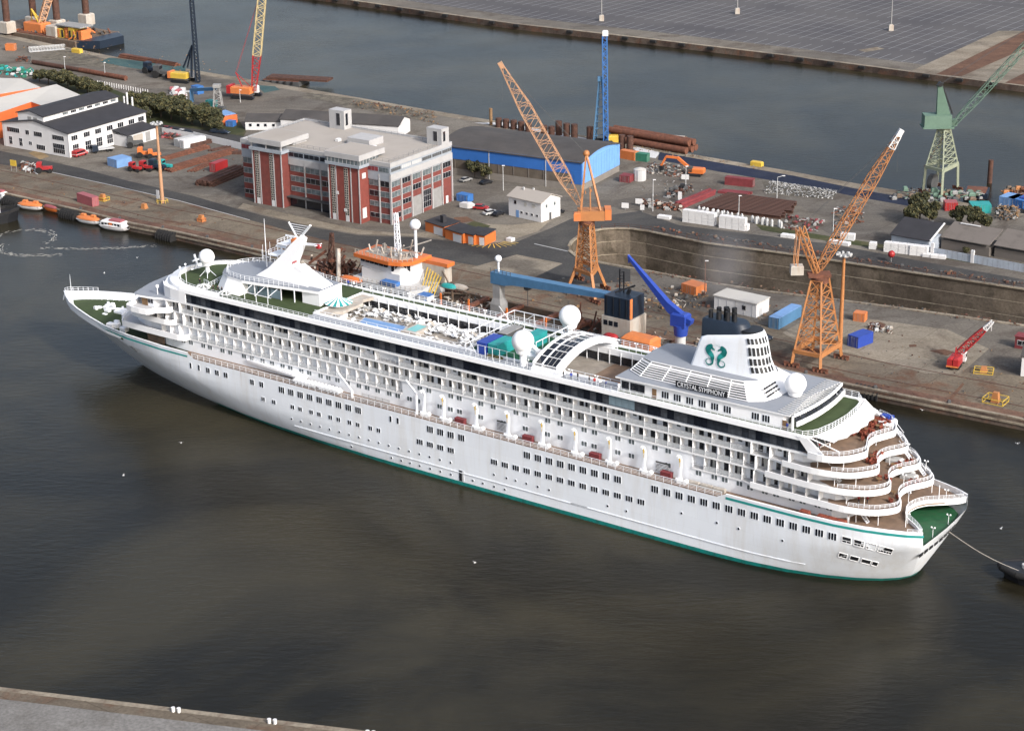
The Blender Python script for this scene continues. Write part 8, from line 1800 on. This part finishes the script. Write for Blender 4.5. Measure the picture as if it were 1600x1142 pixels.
k.bar((73,-10,17.0),(77.5,-8,19.0),.35); k.bar((76,-9,16.8),(76.6,-9,18.2),.7,.7); k.build('roof_mast', 'black', dz)
k = MB(); k.prism([(79.5,-17),(87.5,-17),(87.5,-12),(79.5,-12)], 5.0, 8.8, 0); k.loft([[(79.4,-17.2,8.6),(87.6,-17.2,8.6),(87.6,-11.8,8.6),(79.4,-11.8,8.6)],[(80,-16,9.4),(87,-16,9.4),(87,-13,9.4),(80,-13,9.4)]]); k.build('orange_tent', 'orange', dz)
k = MB(); k.tube((91.5,-9.5,4),(91.5,-9.5,9.6),1.25,n=16); k.build('deck_crane_pedestal', 'lightgrey', dz)
k = MB(); k.tube((91.5,-9.5,9.6),(91.5,-9.5,12.2),1.6,1.9,16); k.bev(89.4,-11,12.0,93.4,-8,15.2,.4); k.bar((92.6,-9.5,14),(94.6,-9.5,13.4),1.6,1.2); k.build('deck_crane_house', 'blue', dz)
k = MB(); k.loft([[(x,y,z) for x,y,z in ((a,-9.5-w_,z0),(a,-9.5+w_,z0),(a,-9.5+w_,z1),(a,-9.5-w_,z1))] for a, z0, z1, w_ in ((92,12.8,15.2,.8),(88,15.0,17.4,.8),(76.4,26.2,27.0,.35))]); k.bar((76.6,-9.5,26.2),(76.6,-9.5,25.0),.3); k.build('deck_crane_boom', 'blue', dz)
rr = random.Random(9); k = MB()
for i in range(420):
    x = rr.uniform(66,102) if rr.random() < .6 else rr.uniform(16,36); y = rr.uniform(-17,-3); z = 4+rr.random()*1.8*(1.6 if x > 80 else 1)
    if 71 < x < 79 and -13 < y < -5.5: continue
    d = Vector((rr.uniform(-1.8,1.8),rr.uniform(-1.2,1.2),rr.uniform(-.3,1.0))); P0 = Vector((x,y,z)); k.bar(P0, P0+d, rr.uniform(.15,.6), rr.uniform(.15,.6), mi=rr.randrange(4))
o = k.build('deck_clutter', ['darkrust','brownsteel','darkgrey','pale'], dz, kind='stuff')
k = MB()
for i in range(14):
    x = 60+rr.random()*12; k.bar((x,rr.uniform(-12,-4),4.5),(x+rr.uniform(-3,3),rr.uniform(-12,-4),rr.uniform(7,11)),.3)
k.build('red_framework', 'rust', dz); 
o = lifeboat_mesh(4.2,1.1).build('rescue_boat', ['red','red'], dz, (76,-16.2,7.4))

# ---- boats along the left quay
def boat(p, q, hullm, topm, label, name='lifeboat', cat='boat', group=None):
    a = ang_of(p, q); L_ = hypot(q[0]-p[0], q[1]-p[1]); t = thing(name, label, cat, ((p[0]+q[0])/2,(p[1]+q[1])/2,0), a, group)
    lb = lifeboat_mesh(L_, L_*.18, 3.0); h_ = MB(); t_ = MB()
    for f_, mi, sm_ in zip(lb.f, lb.m, lb.sm):
        (h_ if mi == 0 else t_).add([lb.v[i] for i in f_], [tuple(range(len(f_)))], 0, sm_)
    h_.build('hull', hullm, t, (0,0,-.2)); t_.build('canopy', topm, t, (0,0,-.05)); MB().bar((-L_*.42,0,1.32),(L_*.42,0,1.32),L_*.30,.1).build('gunwale', 'whitewall' if hullm == 'whitewall' else hullm, t)
    return t, L_
for a_, b_, lb in (((-153.56, 597.97, 0.50),(-145.08, 594.39, 0.50),'orange topped white lifeboat at the quay, left of two enclosed lifeboats'),((-131.99, 582.05, 0.50),(-124.11, 577.46, 0.50),'orange topped white lifeboat moored ahead of the white tender')):
    t, L_ = boat(a_, b_, 'whitewall', 'orange', lb); 
    for x in (-.2,.22): MB().bev(L_*x-.8,-.5,2.0,L_*x+.8,.5,2.9,.2).build('hatch', 'orange', t)
for a_, b_, lb in (((-123.66, 575.06, 0.50),(-114.13, 569.90, 0.50),'white tender boat with red roof and orange door beside the quay'),((-165.45, 610.18, 0.50),(-158.77, 605.27, 0.50),'white tender with red stripe cut off at the left edge')):
    t, L_ = boat(a_, b_, 'whitewall', 'whitewall', lb, 'tender_boat')
    MB().bev(-L_*.36,-L_*.15,1.0,L_*.38,L_*.15,2.9,.3).build('cabin', 'whitewall', t)
    for i in range(6): MB().box(-L_*.32+i*L_*.11,-L_*.153,1.7,-L_*.24+i*L_*.11,-L_*.149,2.4).build('cabin_window', 'glassdark', t)
    MB().bev(-L_*.1,-L_*.1,2.9,L_*.3,L_*.1,3.4,.15).build('roof_float', 'pinkred', t); MB().box(-L_*.06,-L_*.157,.6,L_*.05,-L_*.15,2.6).build('door', 'brightorange', t)
t, L_ = boat((-144.78, 595.35, 0.40), (-139.06, 591.32, 0.40), 'brightorange', 'pinkred', 'small open orange rescue boat beside the first lifeboat', 'rescue_boat'); MB().bev(-.6,-.5,1.2,.8,.5,2.3,.2).build('console', 'whitewall', t)
TB = [((-156.42, 601.76, 0.00),'black cylindrical fender by the first lifeboat'),((-135.13, 586.34, 0.00),'black cylindrical fender before the second lifeboat'),((-101.53, 562.10, 0.00),'black floating fender right of the white tender'),((82.46, 428.31, 0.00),'black net covered floating fender behind the cruise ship stern')]
for p_, lb in TB:
    t = thing('floating_fender', lb, 'fender', p_, radians(-36)); k = MB(); k.tube((-3.2,0,.5),(3.2,0,.5),1.9,1.9,16); 
    for i in range(7): k.tube((-3+i,0,.5),(-2.6+i,0,.5),2.1,2.1,16)
    k.build('fender_body', 'tyre', t)
# tug bow at the left edge
t = thing('harbour_tug', 'black hulled tug with red deck entering at the left edge', 'tug', (-161.92, 580.71, 0.00), radians(22))
ol = [(-14,-4.2),(4,-4.2),(9,-3.2),(12,-1.2),(12.6,0),(12,1.2),(9,3.2),(4,4.2),(-14,4.2)]
k = MB(); k.loft([[(x*.95-.4,y*.88,-1) for x,y in ol],[(x,y,2.0+max(0,x)*.09) for x,y in ol]][::-1], 0); k.build('hull', 'black', t)
MB().prism([(x*.95-.2,y*.9) for x,y in ol], 2.05, 2.1).build('deck', 'red', t); k = MB()
for a, b_ in zip(ol[1:], ol[2:]): k.bar((a[0],a[1],2.6+max(0,a[0])*.09),(b_[0],b_[1],2.6+max(0,b_[0])*.09),.45,.9)
k.build('rubber_bulwark', 'tyre', t); MB().bev(-6,-2.4,2.1,2.4,2.4,5.4,.3).build('wheelhouse', 'whitewall', t); MB().box(2.38,-2,3.6,2.46,2,4.8).build('wheelhouse_window', 'glassdark', t)
k = MB(); k.tube((6.8,0,2.4),(6.8,0,6.5),.18,.1,8); k.bar((6.2,-.6,2.5),(6.2,.6,2.5),1.4,1.2); k.build('foremast', 'whitewall', t)
# tug at the right edge with its tow line
t = thing('harbour_tug', 'dark tug cut off by the right edge, towing from the stern', 'tug', (103.00, 330.90, 0.00), radians(156))
k = MB(); k.loft([[(x*.9,y*.88,-1) for x,y in ol],[(x,y,1.8+max(0,x)*.06) for x,y in ol]][::-1], 0); k.build('hull', 'black', t)
k = MB(); 
for a, b_ in zip(ol, ol[1:]): k.tube((a[0],a[1],2.0),(b_[0],b_[1],2.0),.65,n=8)
k.build('fender_ring', 'tyre', t); MB().prism([(x*.9,y*.88) for x,y in ol], 1.8, 1.9).build('deck', 'darkgrey', t); MB().bev(-8,-2.4,1.9,1,2.4,5.5,.3).build('wheelhouse', 'whitewall', t); MB().tube((8,0,1.9),(8,0,3.0),.6,n=10).build('towing_bitt', 'lightgrey', t)
t = thing('tow_line', 'thin sagging tow line running from the stern to the right tug', 'rope', (0,0,0))
a = Vector(shipworld(-101.8, -1.5, 9.5)); b_ = Vector((94.48, 332.86, 2.20)); k = MB(); P0 = a
for i in range(1, 13):
    f_ = i/12; q = a.lerp(b_, f_)-Vector((0,0,.7*sin(pi*f_))); k.bar(P0, q, .08); P0 = q
k.build('rope', 'pale', t)
# ---- jack-up barge at the top left
p = (-198.53, 855.29, 0.00); t = thing('jack_up_barge', 'jack-up barge with four tall legs and a yellow superstructure at the top left', 'barge', p, radians(-36))
LXb = Matrix.Rotation(radians(36),3,'Z')
def loc(q): return LXb @ (Vector(q)-Vector(p))
a = loc((-217.64, 873.35, 0.00)); b_ = loc((-180.04, 854.02, 0.00))
MB().bev(a.x-18,0,-1,b_.x,26,3.2,.2).build('hull', 'brownsteel', t); MB().box(a.x,1,3.2,b_.x-14,20,3.5).build('deck', 'rust', t)
MB().loft([[(b_.x,1,-1),(b_.x,25,-1),(b_.x,25,3.2),(b_.x,1,3.2)],[(b_.x+9,6,-1),(b_.x+9,20,-1),(b_.x+9,20,3.4),(b_.x+9,6,3.4)]]).build('hull_end', 'navy', t)
for q, lb in (((-219.78, 868.66, 3.00),'leg'),((-210.76, 880.56, 3.00),'leg'),((-198.26, 870.97, 3.00),'leg'),((-188.18, 884.84, 3.00),'leg')):
    v = loc(q); MB().tube((v.x,v.y,-2),(v.x,v.y,48),1.55,n=14).build('leg', 'darkrust', t); MB().bev(v.x-2.6,v.y-2.6,3.2,v.x+2.6,v.y+2.6,8.2,.4).build('jacking_house', 'navy' if v.x > 0 else 'pale', t)
v = loc((-187.82, 854.22, 3.00)); [MB().bev(v.x-7+i*3.6,v.y-3+(i%2),3.2,v.x-3.8+i*3.6,v.y+4,7.2+(i%3)*.6,.3).build('superstructure', 'orange' if i%2 else 'yellow', t) for i in range(4)]; MB().bev(v.x-13,v.y-4,3.2,v.x-7,v.y+2,8,.3).build('control_cabin', 'pale', t)
MB().box(v.x-7.5,v.y-3.2,8.5,v.x+8,v.y+4.5,8.9).build('roof', 'grey', t)
for i in range(6): MB().box(v.x-6.6+i*2.4,v.y-3.15,3.6,v.x-5.6+i*2.4,v.y-3.02,6.9).build('door', 'navy' if i%2 else 'orange', t)
v = loc((-206.49, 869.63, 3.00)); MB().bev(v.x-6,v.y-3,3.4,v.x+5,v.y+3,7.5,.4).build('crane_house', 'orange', t)
k = MB(); e = loc((-200.33, 870.50, 19.21)); lattice(k, (v.x+2,v.y,7), e, 2.4, 2.8, 10, .4, rb=.25); k.build('crane_boom', 'palecrane', t)
k = MB(); e2 = loc((-209.05, 870.58, 13.05)); k.bar((v.x+2,v.y-1,7), e2, .5); k.bar((v.x+2,v.y+1,7), e2, .5); k.bar((v.x-4,v.y,7), e2, .3); k.build('crane_mast', 'yellow', t)
rr = random.Random(17); k = MB()
for i in range(120):
    x = rr.uniform(a.x,b_.x); y = rr.uniform(1,22); P0 = Vector((x,y,3.4)); k.bar(P0, P0+Vector((rr.uniform(-2.5,2.5),rr.uniform(-2,2),rr.uniform(.2,2.4))), rr.uniform(.3,1), rr.uniform(.3,1), mi=rr.randrange(4))
k.build('deck_gear', ['rust','darkgrey','orange','brownsteel'], t, kind='stuff')
# work barges on the back water
def barge(p, q, w_, m, dm, label):
    a_ = ang_of(p, q); L_ = hypot(q[0]-p[0], q[1]-p[1]); t = thing('work_barge', label, 'barge', (p[0],p[1],0), a_); MB().bev(0,0,-1,L_,w_,1.8,.1).build('hull', m, t); MB().box(.6,.6,1.8,L_-.6,w_-.6,2.0).build('deck', dm, t)
    k = MB()
    for i in range(int(L_/3)): k.tube((1.5+i*3,-.25,.9),(1.5+i*3,-.25,1.9),.5,n=8)
    k.build('tyre_fenders', 'tyre', t); return t
barge((-97.45, 770.52, 0.00), (-81.88, 765.33, 0.00), 10, 'darkgrey', 'rust', 'dark barge loaded with brown steel moored behind the crawler crane'); t = barge((34.87, 666.78, 0.00), (57.39, 658.57, 0.00), 13, 'brownsteel', 'pale', 'long timber edged barge under the stacked rusty pipes')
t = barge((141.06, 594.60, 0.00), (147.99, 592.34, 0.00), 8, 'navy', 'rust', 'dark blue barge with rust brown hatch beside the green crane')
t = thing('sheet_pile_frame', 'brown steel stack lying across the edge behind the crawler crane', 'steel stack', (-95.12, 771.51, 2.10), ang_of((-95.18, 771.97, 2.00), (-82.72, 767.97, 2.00)))
for i in range(4): MB().bar((0,i*1.6,.5),(26,i*1.6,.5),1.2,.8).build('beam', 'darkrust', t)

# ---------------------------------------------------------------- on the cruise ship: furniture and people
def S3(x, y, z): return shipworld(x, y, z)
def person_mesh(shirt, legs, hair, seed):
    rr = random.Random(seed); me = bpy.data.meshes.new('person')
    J = [(0,0,.95,.14),(0,0,1.18,.15),(0,0,1.42,.17),(0,0,1.54,.06),(0,0,1.66,.105),(0,0,1.76,.09),
         (0,.2,1.42,.065),(.04,.27,1.15,.05),(.16,.24,.95,.038),(0,-.2,1.42,.065),(.02,-.28,1.15,.05),(.10,-.27,.92,.038),
         (0,.1,.88,.10),(.05,.12,.48,.07),(-.02,.12,.08,.05),(.12,.13,.03,.04),(0,-.1,.88,.10),(-.03,-.12,.48,.07),(-.1,-.12,.08,.05),(.04,-.13,.03,.04)]
    E_ = [(0,1),(1,2),(2,3),(3,4),(4,5),(2,6),(6,7),(7,8),(2,9),(9,10),(10,11),(0,12),(12,13),(13,14),(14,15),(0,16),(16,17),(17,18),(18,19)]
    me.from_pydata([j[:3] for j in J], E_, []); o = bpy.data.objects.new('person', me); COL.objects.link(o)
    md_ = o.modifiers.new('s','SKIN'); me.skin_vertices[0].data[0].use_root = True
    for i, j in enumerate(J): me.skin_vertices[0].data[i].radius = (j[3], j[3]*(1.0 if i > 2 else 1.25))
    o.modifiers.new('u','SUBSURF').levels = 1
    bpy.context.view_layer.update(); dg = bpy.context.evaluated_depsgraph_get(); r_ = bpy.data.meshes.new_from_object(o.evaluated_get(dg)); COL.objects.unlink(o); bpy.data.objects.remove(o)
    for m_ in (shirt, legs, 'skin', hair): r_.materials.append(MATS[m_])
    for f_ in r_.polygons:
        c = f_.center; f_.use_smooth = True
        f_.material_index = 3 if c.z > 1.70 or (c.z > 1.62 and c.x < -.03) else 2 if c.z > 1.5 or (c.z < 1.02 and abs(c.y) > .2) else 0 if c.z > .93 else 1
    return r_
PM = [person_mesh(*a) for a in (('black','darkgrey','black',1),('blue','navy','wood',2),('red','navy','black',3),('purewhite','darkgrey','wood',4),('purewhite','purewhite','black',5),('cteal','grey','wood',6))]
PD = ['black', 'blue', 'red', 'white', 'white overalls', 'teal']
def person(mi, x, y, z, rz, where):
    o = put('person', PM[mi], None, S3(x, y, z), SH_RZ+rz); tag(o, 'person in %s %s' % (PD[mi] + (' top' if mi < 4 else ''), where), 'person')
for mi, x, y, z, w_ in ((0,-23.6,10.9,27.55,'leaning on the port rail below the glazed arch'),(1,-25.4,10.9,27.55,'at the port rail just aft of the glazed arch'),(0,-29.6,10.7,27.55,'at the port rail, first of the row by the aft court'),(2,-30.9,10.8,27.55,'at the port rail beside the orange chairs'),(3,-32.2,10.7,27.55,'at the port rail near the lamp'),(1,-33.6,10.8,27.55,'at the port rail, last before the glazed house'),(0,-26.5,10.2,27.55,'walking behind the rail aft of the arch'),
    (0,73.2,9.6,27.6,'on the forward green deck, left of three'),(0,72.0,9.3,27.6,'on the forward green deck, middle of three'),(0,70.9,9.2,27.6,'on the forward green deck, right of three'),(0,79.5,7.4,27.6,'standing alone beside the forward canopy'),(1,50.2,-10.6,27.55,'at the starboard rail abaft the mast, left of the pair'),(3,48.6,-10.6,27.55,'at the starboard rail abaft the mast, right of the pair'),(4,43.5,-10.3,27.55,'on the starboard walkway by the pool'),
    (3,-31.5,-2.0,24.7,'standing in the open aft court'),(1,-73.6,10.6,27.55,'in the aft doorway of the top house'),(4,-87.6,12.0,12.65,'on the promenade deck near the stern'),(2,-79.8,9.4,24.65,'on the upper terrace beside the corner rail'),(3,-81.5,8.5,24.65,'on the upper terrace near the rail'),(2,-88.2,9.2,15.9,'on the lower terrace, left of the pair'),(2,-89.6,8.4,15.9,'on the lower terrace, right of the pair'),(0,105.5,-5.5,12.4,'on the foredeck by the tall blue post'),(0,111.0,-3.0,12.4,'on the foredeck beside the windlass'),(4,-36.5,10.6,27.55,'passing the forward corner of the glazed house')):
    person(mi, x, y, z, RW.uniform(0,6), w_)
# containers in the yard
def scont(x, y, L_, m, label, rm=None, z=27.5, rz=pi/2):
    t = thing('container', label, 'container', S3(x, y, z), SH_RZ+rz); MB().box(.04,.04,0,L_-.04,2.4,2.55).build('body', m, t); MB().box(0,0,2.5,L_,2.44,2.62).build('roof', rm or m, t)
    k = MB()
    for i in range(int(L_/.5)-1): k.box(.3+i*.5,-.04,.2,.52+i*.5,.04,2.4)
    k.build('corrugation', m, t); k = MB()
    for i in range(4): k.tube((-.05,.3+i*.6,.2),(-.05,.3+i*.6,2.4),.03,n=5)
    k.build('door_bars', 'grey', t); t.rotation_euler = (0,0,SH_RZ+rz); return t
scont(-.4, 2.6, 6.1, 'blue', 'deep blue container in the white frame on the ship top deck'); scont(-3.1, 2.4, 6.1, 'cteal', 'teal container beside the blue one on the ship top deck')
scont(-.6, -4.4, 6.1, 'darkgrey', 'grey roofed container behind the blue one on the ship top deck', 'grey'); scont(-6.4, -5.0, 6.1, 'cteal', 'teal container farthest inboard beside the white radome')
for x, y in ((-4.5,9.3),(-6.2,9.2)): o = MB().bev(-.9,-.5,0,.9,.5,.7,.25).build('covered_crate', 'leafb', None, S3(x,y,27.55), SH_RZ); tag(o, 'small yellow green covered crate by the port radome', 'crate', 'covered crates by the radome')
# liferaft canisters
CAN = MB().tube((0,-.75,0),(0,.75,0),.36,n=12).mesh('liferaft_canister', ['purewhite'])
for i in range(26):
    if i == 13: continue
    o = put('liferaft_canister', CAN, None, S3(45.8-i*.5, 13.6, 13.3+(.0 if i%2 else .3)), SH_RZ); tag(o, 'white liferaft canister in the promenade rack, %s from the bow end' % ORD[i], 'liferaft', 'liferaft canisters on the promenade')
# promenade boxes and benches
for x, m_, lb in ((1.3,'darkred','dark red deck locker on the promenade, nearest the bow'),(-15.95,'darkred','dark red deck locker on the promenade amidships'),(-32.3,'darkred','dark red deck locker on the promenade, third from the bow'),(-48.9,'darkred','dark red deck locker on the promenade beside the aft stairs')):
    t = thing('deck_locker', lb, 'locker', S3(x,12.6,12.65), SH_RZ); MB().bev(-1.2,-.5,0,1.2,.5,1.2,.08).build('body', m_, t); MB().bev(-1.25,-.55,1.2,1.25,.55,1.32,.05).build('lid', m_, t)
for x, lb in ((-55.0,'white covered bench on the promenade, left of three'),(-57.9,'white covered bench on the promenade, middle of three'),(-60.7,'white covered bench on the promenade, right of three')):
    o = MB().bev(-1.3,-.4,0,1.3,.4,.8,.15).build('covered_bench', 'pale', None, S3(x,12.6,12.65), SH_RZ); tag(o, lb, 'bench')
for x, lb in ((-79.3,'rust brown chair stack on the aft promenade, nearest the bow'),(-83.0,'rust brown chair stack on the aft promenade, second'),(-84.9,'rust brown chair stack on the aft promenade, third'),(-86.8,'rust brown chair stack on the aft promenade, nearest the stern')):
    o = MB().bev(-1.0,-.5,0,1.0,.5,1.1,.2).build('chair_stack', 'wicker', None, S3(x,13.2,12.65), SH_RZ); tag(o, lb, 'chair stack')
for i, x in enumerate((9.3,3.7,-4.8,-13,-21.3,-29.4,-37.6,-45.6,-53.6)):
    o = MB().tube((0,-.45,.45),(0,.45,.45),.5,n=12).bev(.6,-.4,0,1.8,.4,.7,.15).build('winch', 'purewhite', None, S3(x,13.3,12.65), SH_RZ); tag(o, 'white davit winch on the promenade beside its davit', 'winch', 'davit winches on the promenade')
# sun loungers: folded, stacked and scattered around the pool
LG = MB(); LG.box(-.95,-.32,.28,.35,.32,.36); LG.add([(.35,-.32,.3),(.35,.32,.3),(.95,.32,.75),(.95,-.32,.75),(.35,-.32,.36),(.35,.32,.36),(.93,.32,.82),(.93,-.32,.82)], [(0,1,2,3),(7,6,5,4),(0,4,5,1),(1,5,6,2),(2,6,7,3),(3,7,4,0)])
for x in (-.85,.25):
    for y in (-.28,.28): LG.box(x-.04,y-.04,0,x+.04,y+.04,.3)
LGM = [LG.mesh('sun_lounger', ['purewhite']), LG.mesh('sun_lounger_grey', ['lightgrey']), LG.mesh('sun_lounger_tan', ['pale'])]
rr = random.Random(31); n_l = 0
def clear(x, y): return not (25 < x < 39.2 and -2.8 < y < 2.8) and not (20.4 < x < 25.4 and -4.2 < y < 2.6) and hypot(x-43.5, y-.8) > 2.6
while n_l < 298:
    x = rr.uniform(3.6, 43.8); y = rr.choice([rr.uniform(-7.6, 7.6), rr.uniform(-7.6,-2.5)])
    if not clear(x, y): continue
    tl = rr.random() < .3
    o = put('sun_lounger', LGM[0 if rr.random() < .6 else 1 if rr.random() < .7 else 2], None, S3(x, y, 24.64+(.5 if tl else 0)*rr.random()), (rr.uniform(-.9,.9) if tl else 0, rr.uniform(-.3,.3) if tl else 0, SH_RZ+rr.choice([pi/2,pi/2,0,rr.uniform(0,pi)])+rr.uniform(-.15,.15)))
    tag(o, 'pale sun lounger among the jumble stowed around the covered pool', 'sun lounger', 'sun loungers around the pool'); n_l += 1
TBL = MB().tube((0,0,0),(0,0,.68),.06,n=6).tube((0,0,.68),(0,0,.74),.45,.45,14).mesh('round_table', ['purewhite'])
for i in range(44):
    x = rr.uniform(3.6, 42); y = rr.choice([rr.uniform(-7.8,-5.2), rr.uniform(5,7.6), rr.uniform(-7.6,7.6)])
    if not clear(x, y): continue
    o = put('round_table', TBL, None, S3(x, y, 24.64), (rr.choice([0,0,1.2]), 0, rr.random()*3)); o.scale = (1.5,1.5,1.1); tag(o, 'small round white table among the sun loungers by the pool', 'table', 'round tables by the pool')
# wicker chairs and tables on the terraces
WC = MB(); WC.bev(-.28,-.28,.2,.28,.28,.48,.06).box(-.28,-.28,.48,-.18,.28,.95); WC.box(-.28,.2,.48,.25,.28,.7); WC.box(-.28,-.28,.48,.25,-.2,.7)
for x in (-.22,.22):
    for y in (-.22,.22): WC.box(x-.03,y-.03,0,x+.03,y+.03,.22)
WC = WC.mesh('wicker_chair', ['wicker'])
def chairs(n, x0, x1, y0, y1, z, label, grp, seed, ok=lambda x, y: True):
    q = random.Random(seed); c = 0
    while c < n:
        x = q.uniform(x0,x1); y = q.uniform(y0,y1)
        if not ok(x, y): continue
        o = put('wicker_chair', WC, None, S3(x, y, z), SH_RZ+q.random()*6.28); tag(o, label, 'chair', grp); c += 1
chairs(48, -85.4, -81.2, -9.5, 1.0, 24.64, 'rust red wicker chair crowded on the upper aft terrace under the awning edge', 'wicker chairs on the upper terrace', 1, lambda x, y: abs(y+4.3) > .8)
chairs(12, -84.5, -82.8, -11.2, -9.6, 24.64, 'rust red wicker chair by the blue stack on the upper terrace', 'wicker chairs by the blue stack', 2)
chairs(16, -88.6, -86.6, -.5, 4.5, 21.95, 'rust red wicker chair on the second aft terrace', 'wicker chairs on the second terrace', 3)
chairs(12, -92, -89, -7, 6, 18.98, 'rust red wicker chair on the third aft terrace', 'wicker chairs on the third terrace', 6)
chairs(10, -94, -92, -6, 6, 15.9, 'rust red wicker chair on the fourth aft terrace', 'wicker chairs on the fourth terrace', 7, lambda x, y: abs(y) > 2.5)
chairs(8, -33.5, -28, 3, 7.5, 24.7, 'rust red wicker chair in the open aft court', 'chairs in the aft court', 4)
for i, (x, y) in enumerate(((-28.6,8.0),(-30,7.6),(-31.3,8.0),(-29.4,5.6))):
    o = MB().bev(-.8,-.5,0,.8,.5,.8,.2).build('orange_sofa', 'brightorange', None, S3(x,y,24.7), SH_RZ+.4*i); tag(o, 'orange seat cushion pile in the open aft court', 'seat', 'orange seats in the aft court')
BC = MB().bev(-.3,-.3,0,.3,.3,1.3,.1).mesh('blue_chair_stack', ['blue'])
for i in range(7): o = put('blue_chair_stack', BC, None, S3(-83.2-.6*(i%4), -10.9+.6*(i//4), 24.64), SH_RZ); tag(o, 'stack of bright blue chairs at the starboard end of the upper terrace', 'chair stack', 'blue chair stacks on the upper terrace')
DT = MB().tube((0,0,0),(0,0,.7),.08,n=6).tube((0,0,.7),(0,0,.76),.55,.55,14).mesh('terrace_table', ['wood'])
for x, y, z in ((-83,-3,24.64),(-84.4,-6,24.64),(-82.6,-8,24.64),(-87.2,2,21.95),(-90,4.8,18.98),(-89.4,-3,18.98),(-91,-2,18.98),(-92,2.2,15.88)): o = put('terrace_table', DT, None, S3(x,y,z), 0); tag(o, 'small round wooden table on an aft terrace', 'table', 'tables on the aft terraces')
for x, y, z in ((-91.2,-6.4,15.88),(-90,-7.5,15.88),(-88.5,-5.4,18.98)):
    k = MB(); k.bev(-1.5,-1.0,0,1.5,1.0,.9,.3); o = k.build('covered_furniture', 'lightgrey', None, S3(x,y,z), SH_RZ); tag(o, 'grey covered furniture pile on ' + ('the second lowest terrace, near its centre' if y == -6.4 else 'the second lowest terrace, to starboard' if y == -7.5 else 'the third lowest aft terrace'), 'covered furniture')
k = MB(); k.tube((0,0,0),(0,0,.45),1.9,1.9,24); k.tube((0,0,.45),(0,0,.47),1.6,1.6,24); o = k.build('whirlpool', 'purewhite', None, S3(-84.5,-10.0,24.64)); tag(o, 'round white whirlpool rim on the upper aft terrace', 'whirlpool')
# wake swirls by the left quay
mat('foam', (.35,.34,.31), .7, var=.2, scale=1)
rr = random.Random(8); k = MB()
for cx, cy, ax_, ay_, t0, t1 in (((-144.47, 563.85)[0],(-144.47, 563.85)[1],9,10,-.5,3.9),((-136.40, 556.40)[0],(-136.40, 556.40)[1],14,9,2.8,5.2),((-122.13, 560.22)[0],(-122.13, 560.22)[1],22,7,4.0,5.6)):
    for i in range(150):
        a = t0+(t1-t0)*rr.random(); r_ = 1+rr.gauss(0,.07); x = cx+ax_*cos(a)*r_; y = cy+ay_*sin(a)*r_; s_ = rr.uniform(.12,.5); an = a+pi/2; dx = Vector((cos(an)*s_*2,sin(an)*s_*2,0)); dy = Vector((-sin(an)*s_*.4,cos(an)*s_*.4,0)); P0 = Vector((x,y,.02)); k.add([P0-dx,P0-dy,P0+dx,P0+dy], [(0,1,2,3)])
o = k.build('foam', 'foam', None, kind='stuff'); tag(o, 'faint foam swirls on the water near the moored lifeboats', 'foam')
GL = MB().loft([[(-.25,-.08,0),(-.25,.08,0),(-.25,.08,.12),(-.25,-.08,.12)],[(.2,-.1,0),(.2,.1,0),(.2,.1,.2),(.2,-.1,.2)]]).add([(0,-.1,.15),(.1,-.7,.3),(-.1,-.6,.3),(0,.1,.15),(.1,.7,.3),(-.1,.6,.3)], [(0,1,2),(3,5,4)]).mesh('gull', ['purewhite'])
for i, (px_,) in enumerate((((-83.24, 388.10, 0.00),),((-7.67, 343.96, 0.00),),((-73.61, 405.72, 0.00),),((-107.23, 543.84, 0.00),),((-113.96, 529.80, 0.00),),((93.42, 419.05, 0.00),),((110.26, 398.90, 0.00),),((96.48, 355.90, 0.00),))):
    o = put('gull', GL, None, px_, i*.8, (.8,.8,.8)); tag(o, 'tiny white gull on the open water', 'gull', 'gulls on the water')
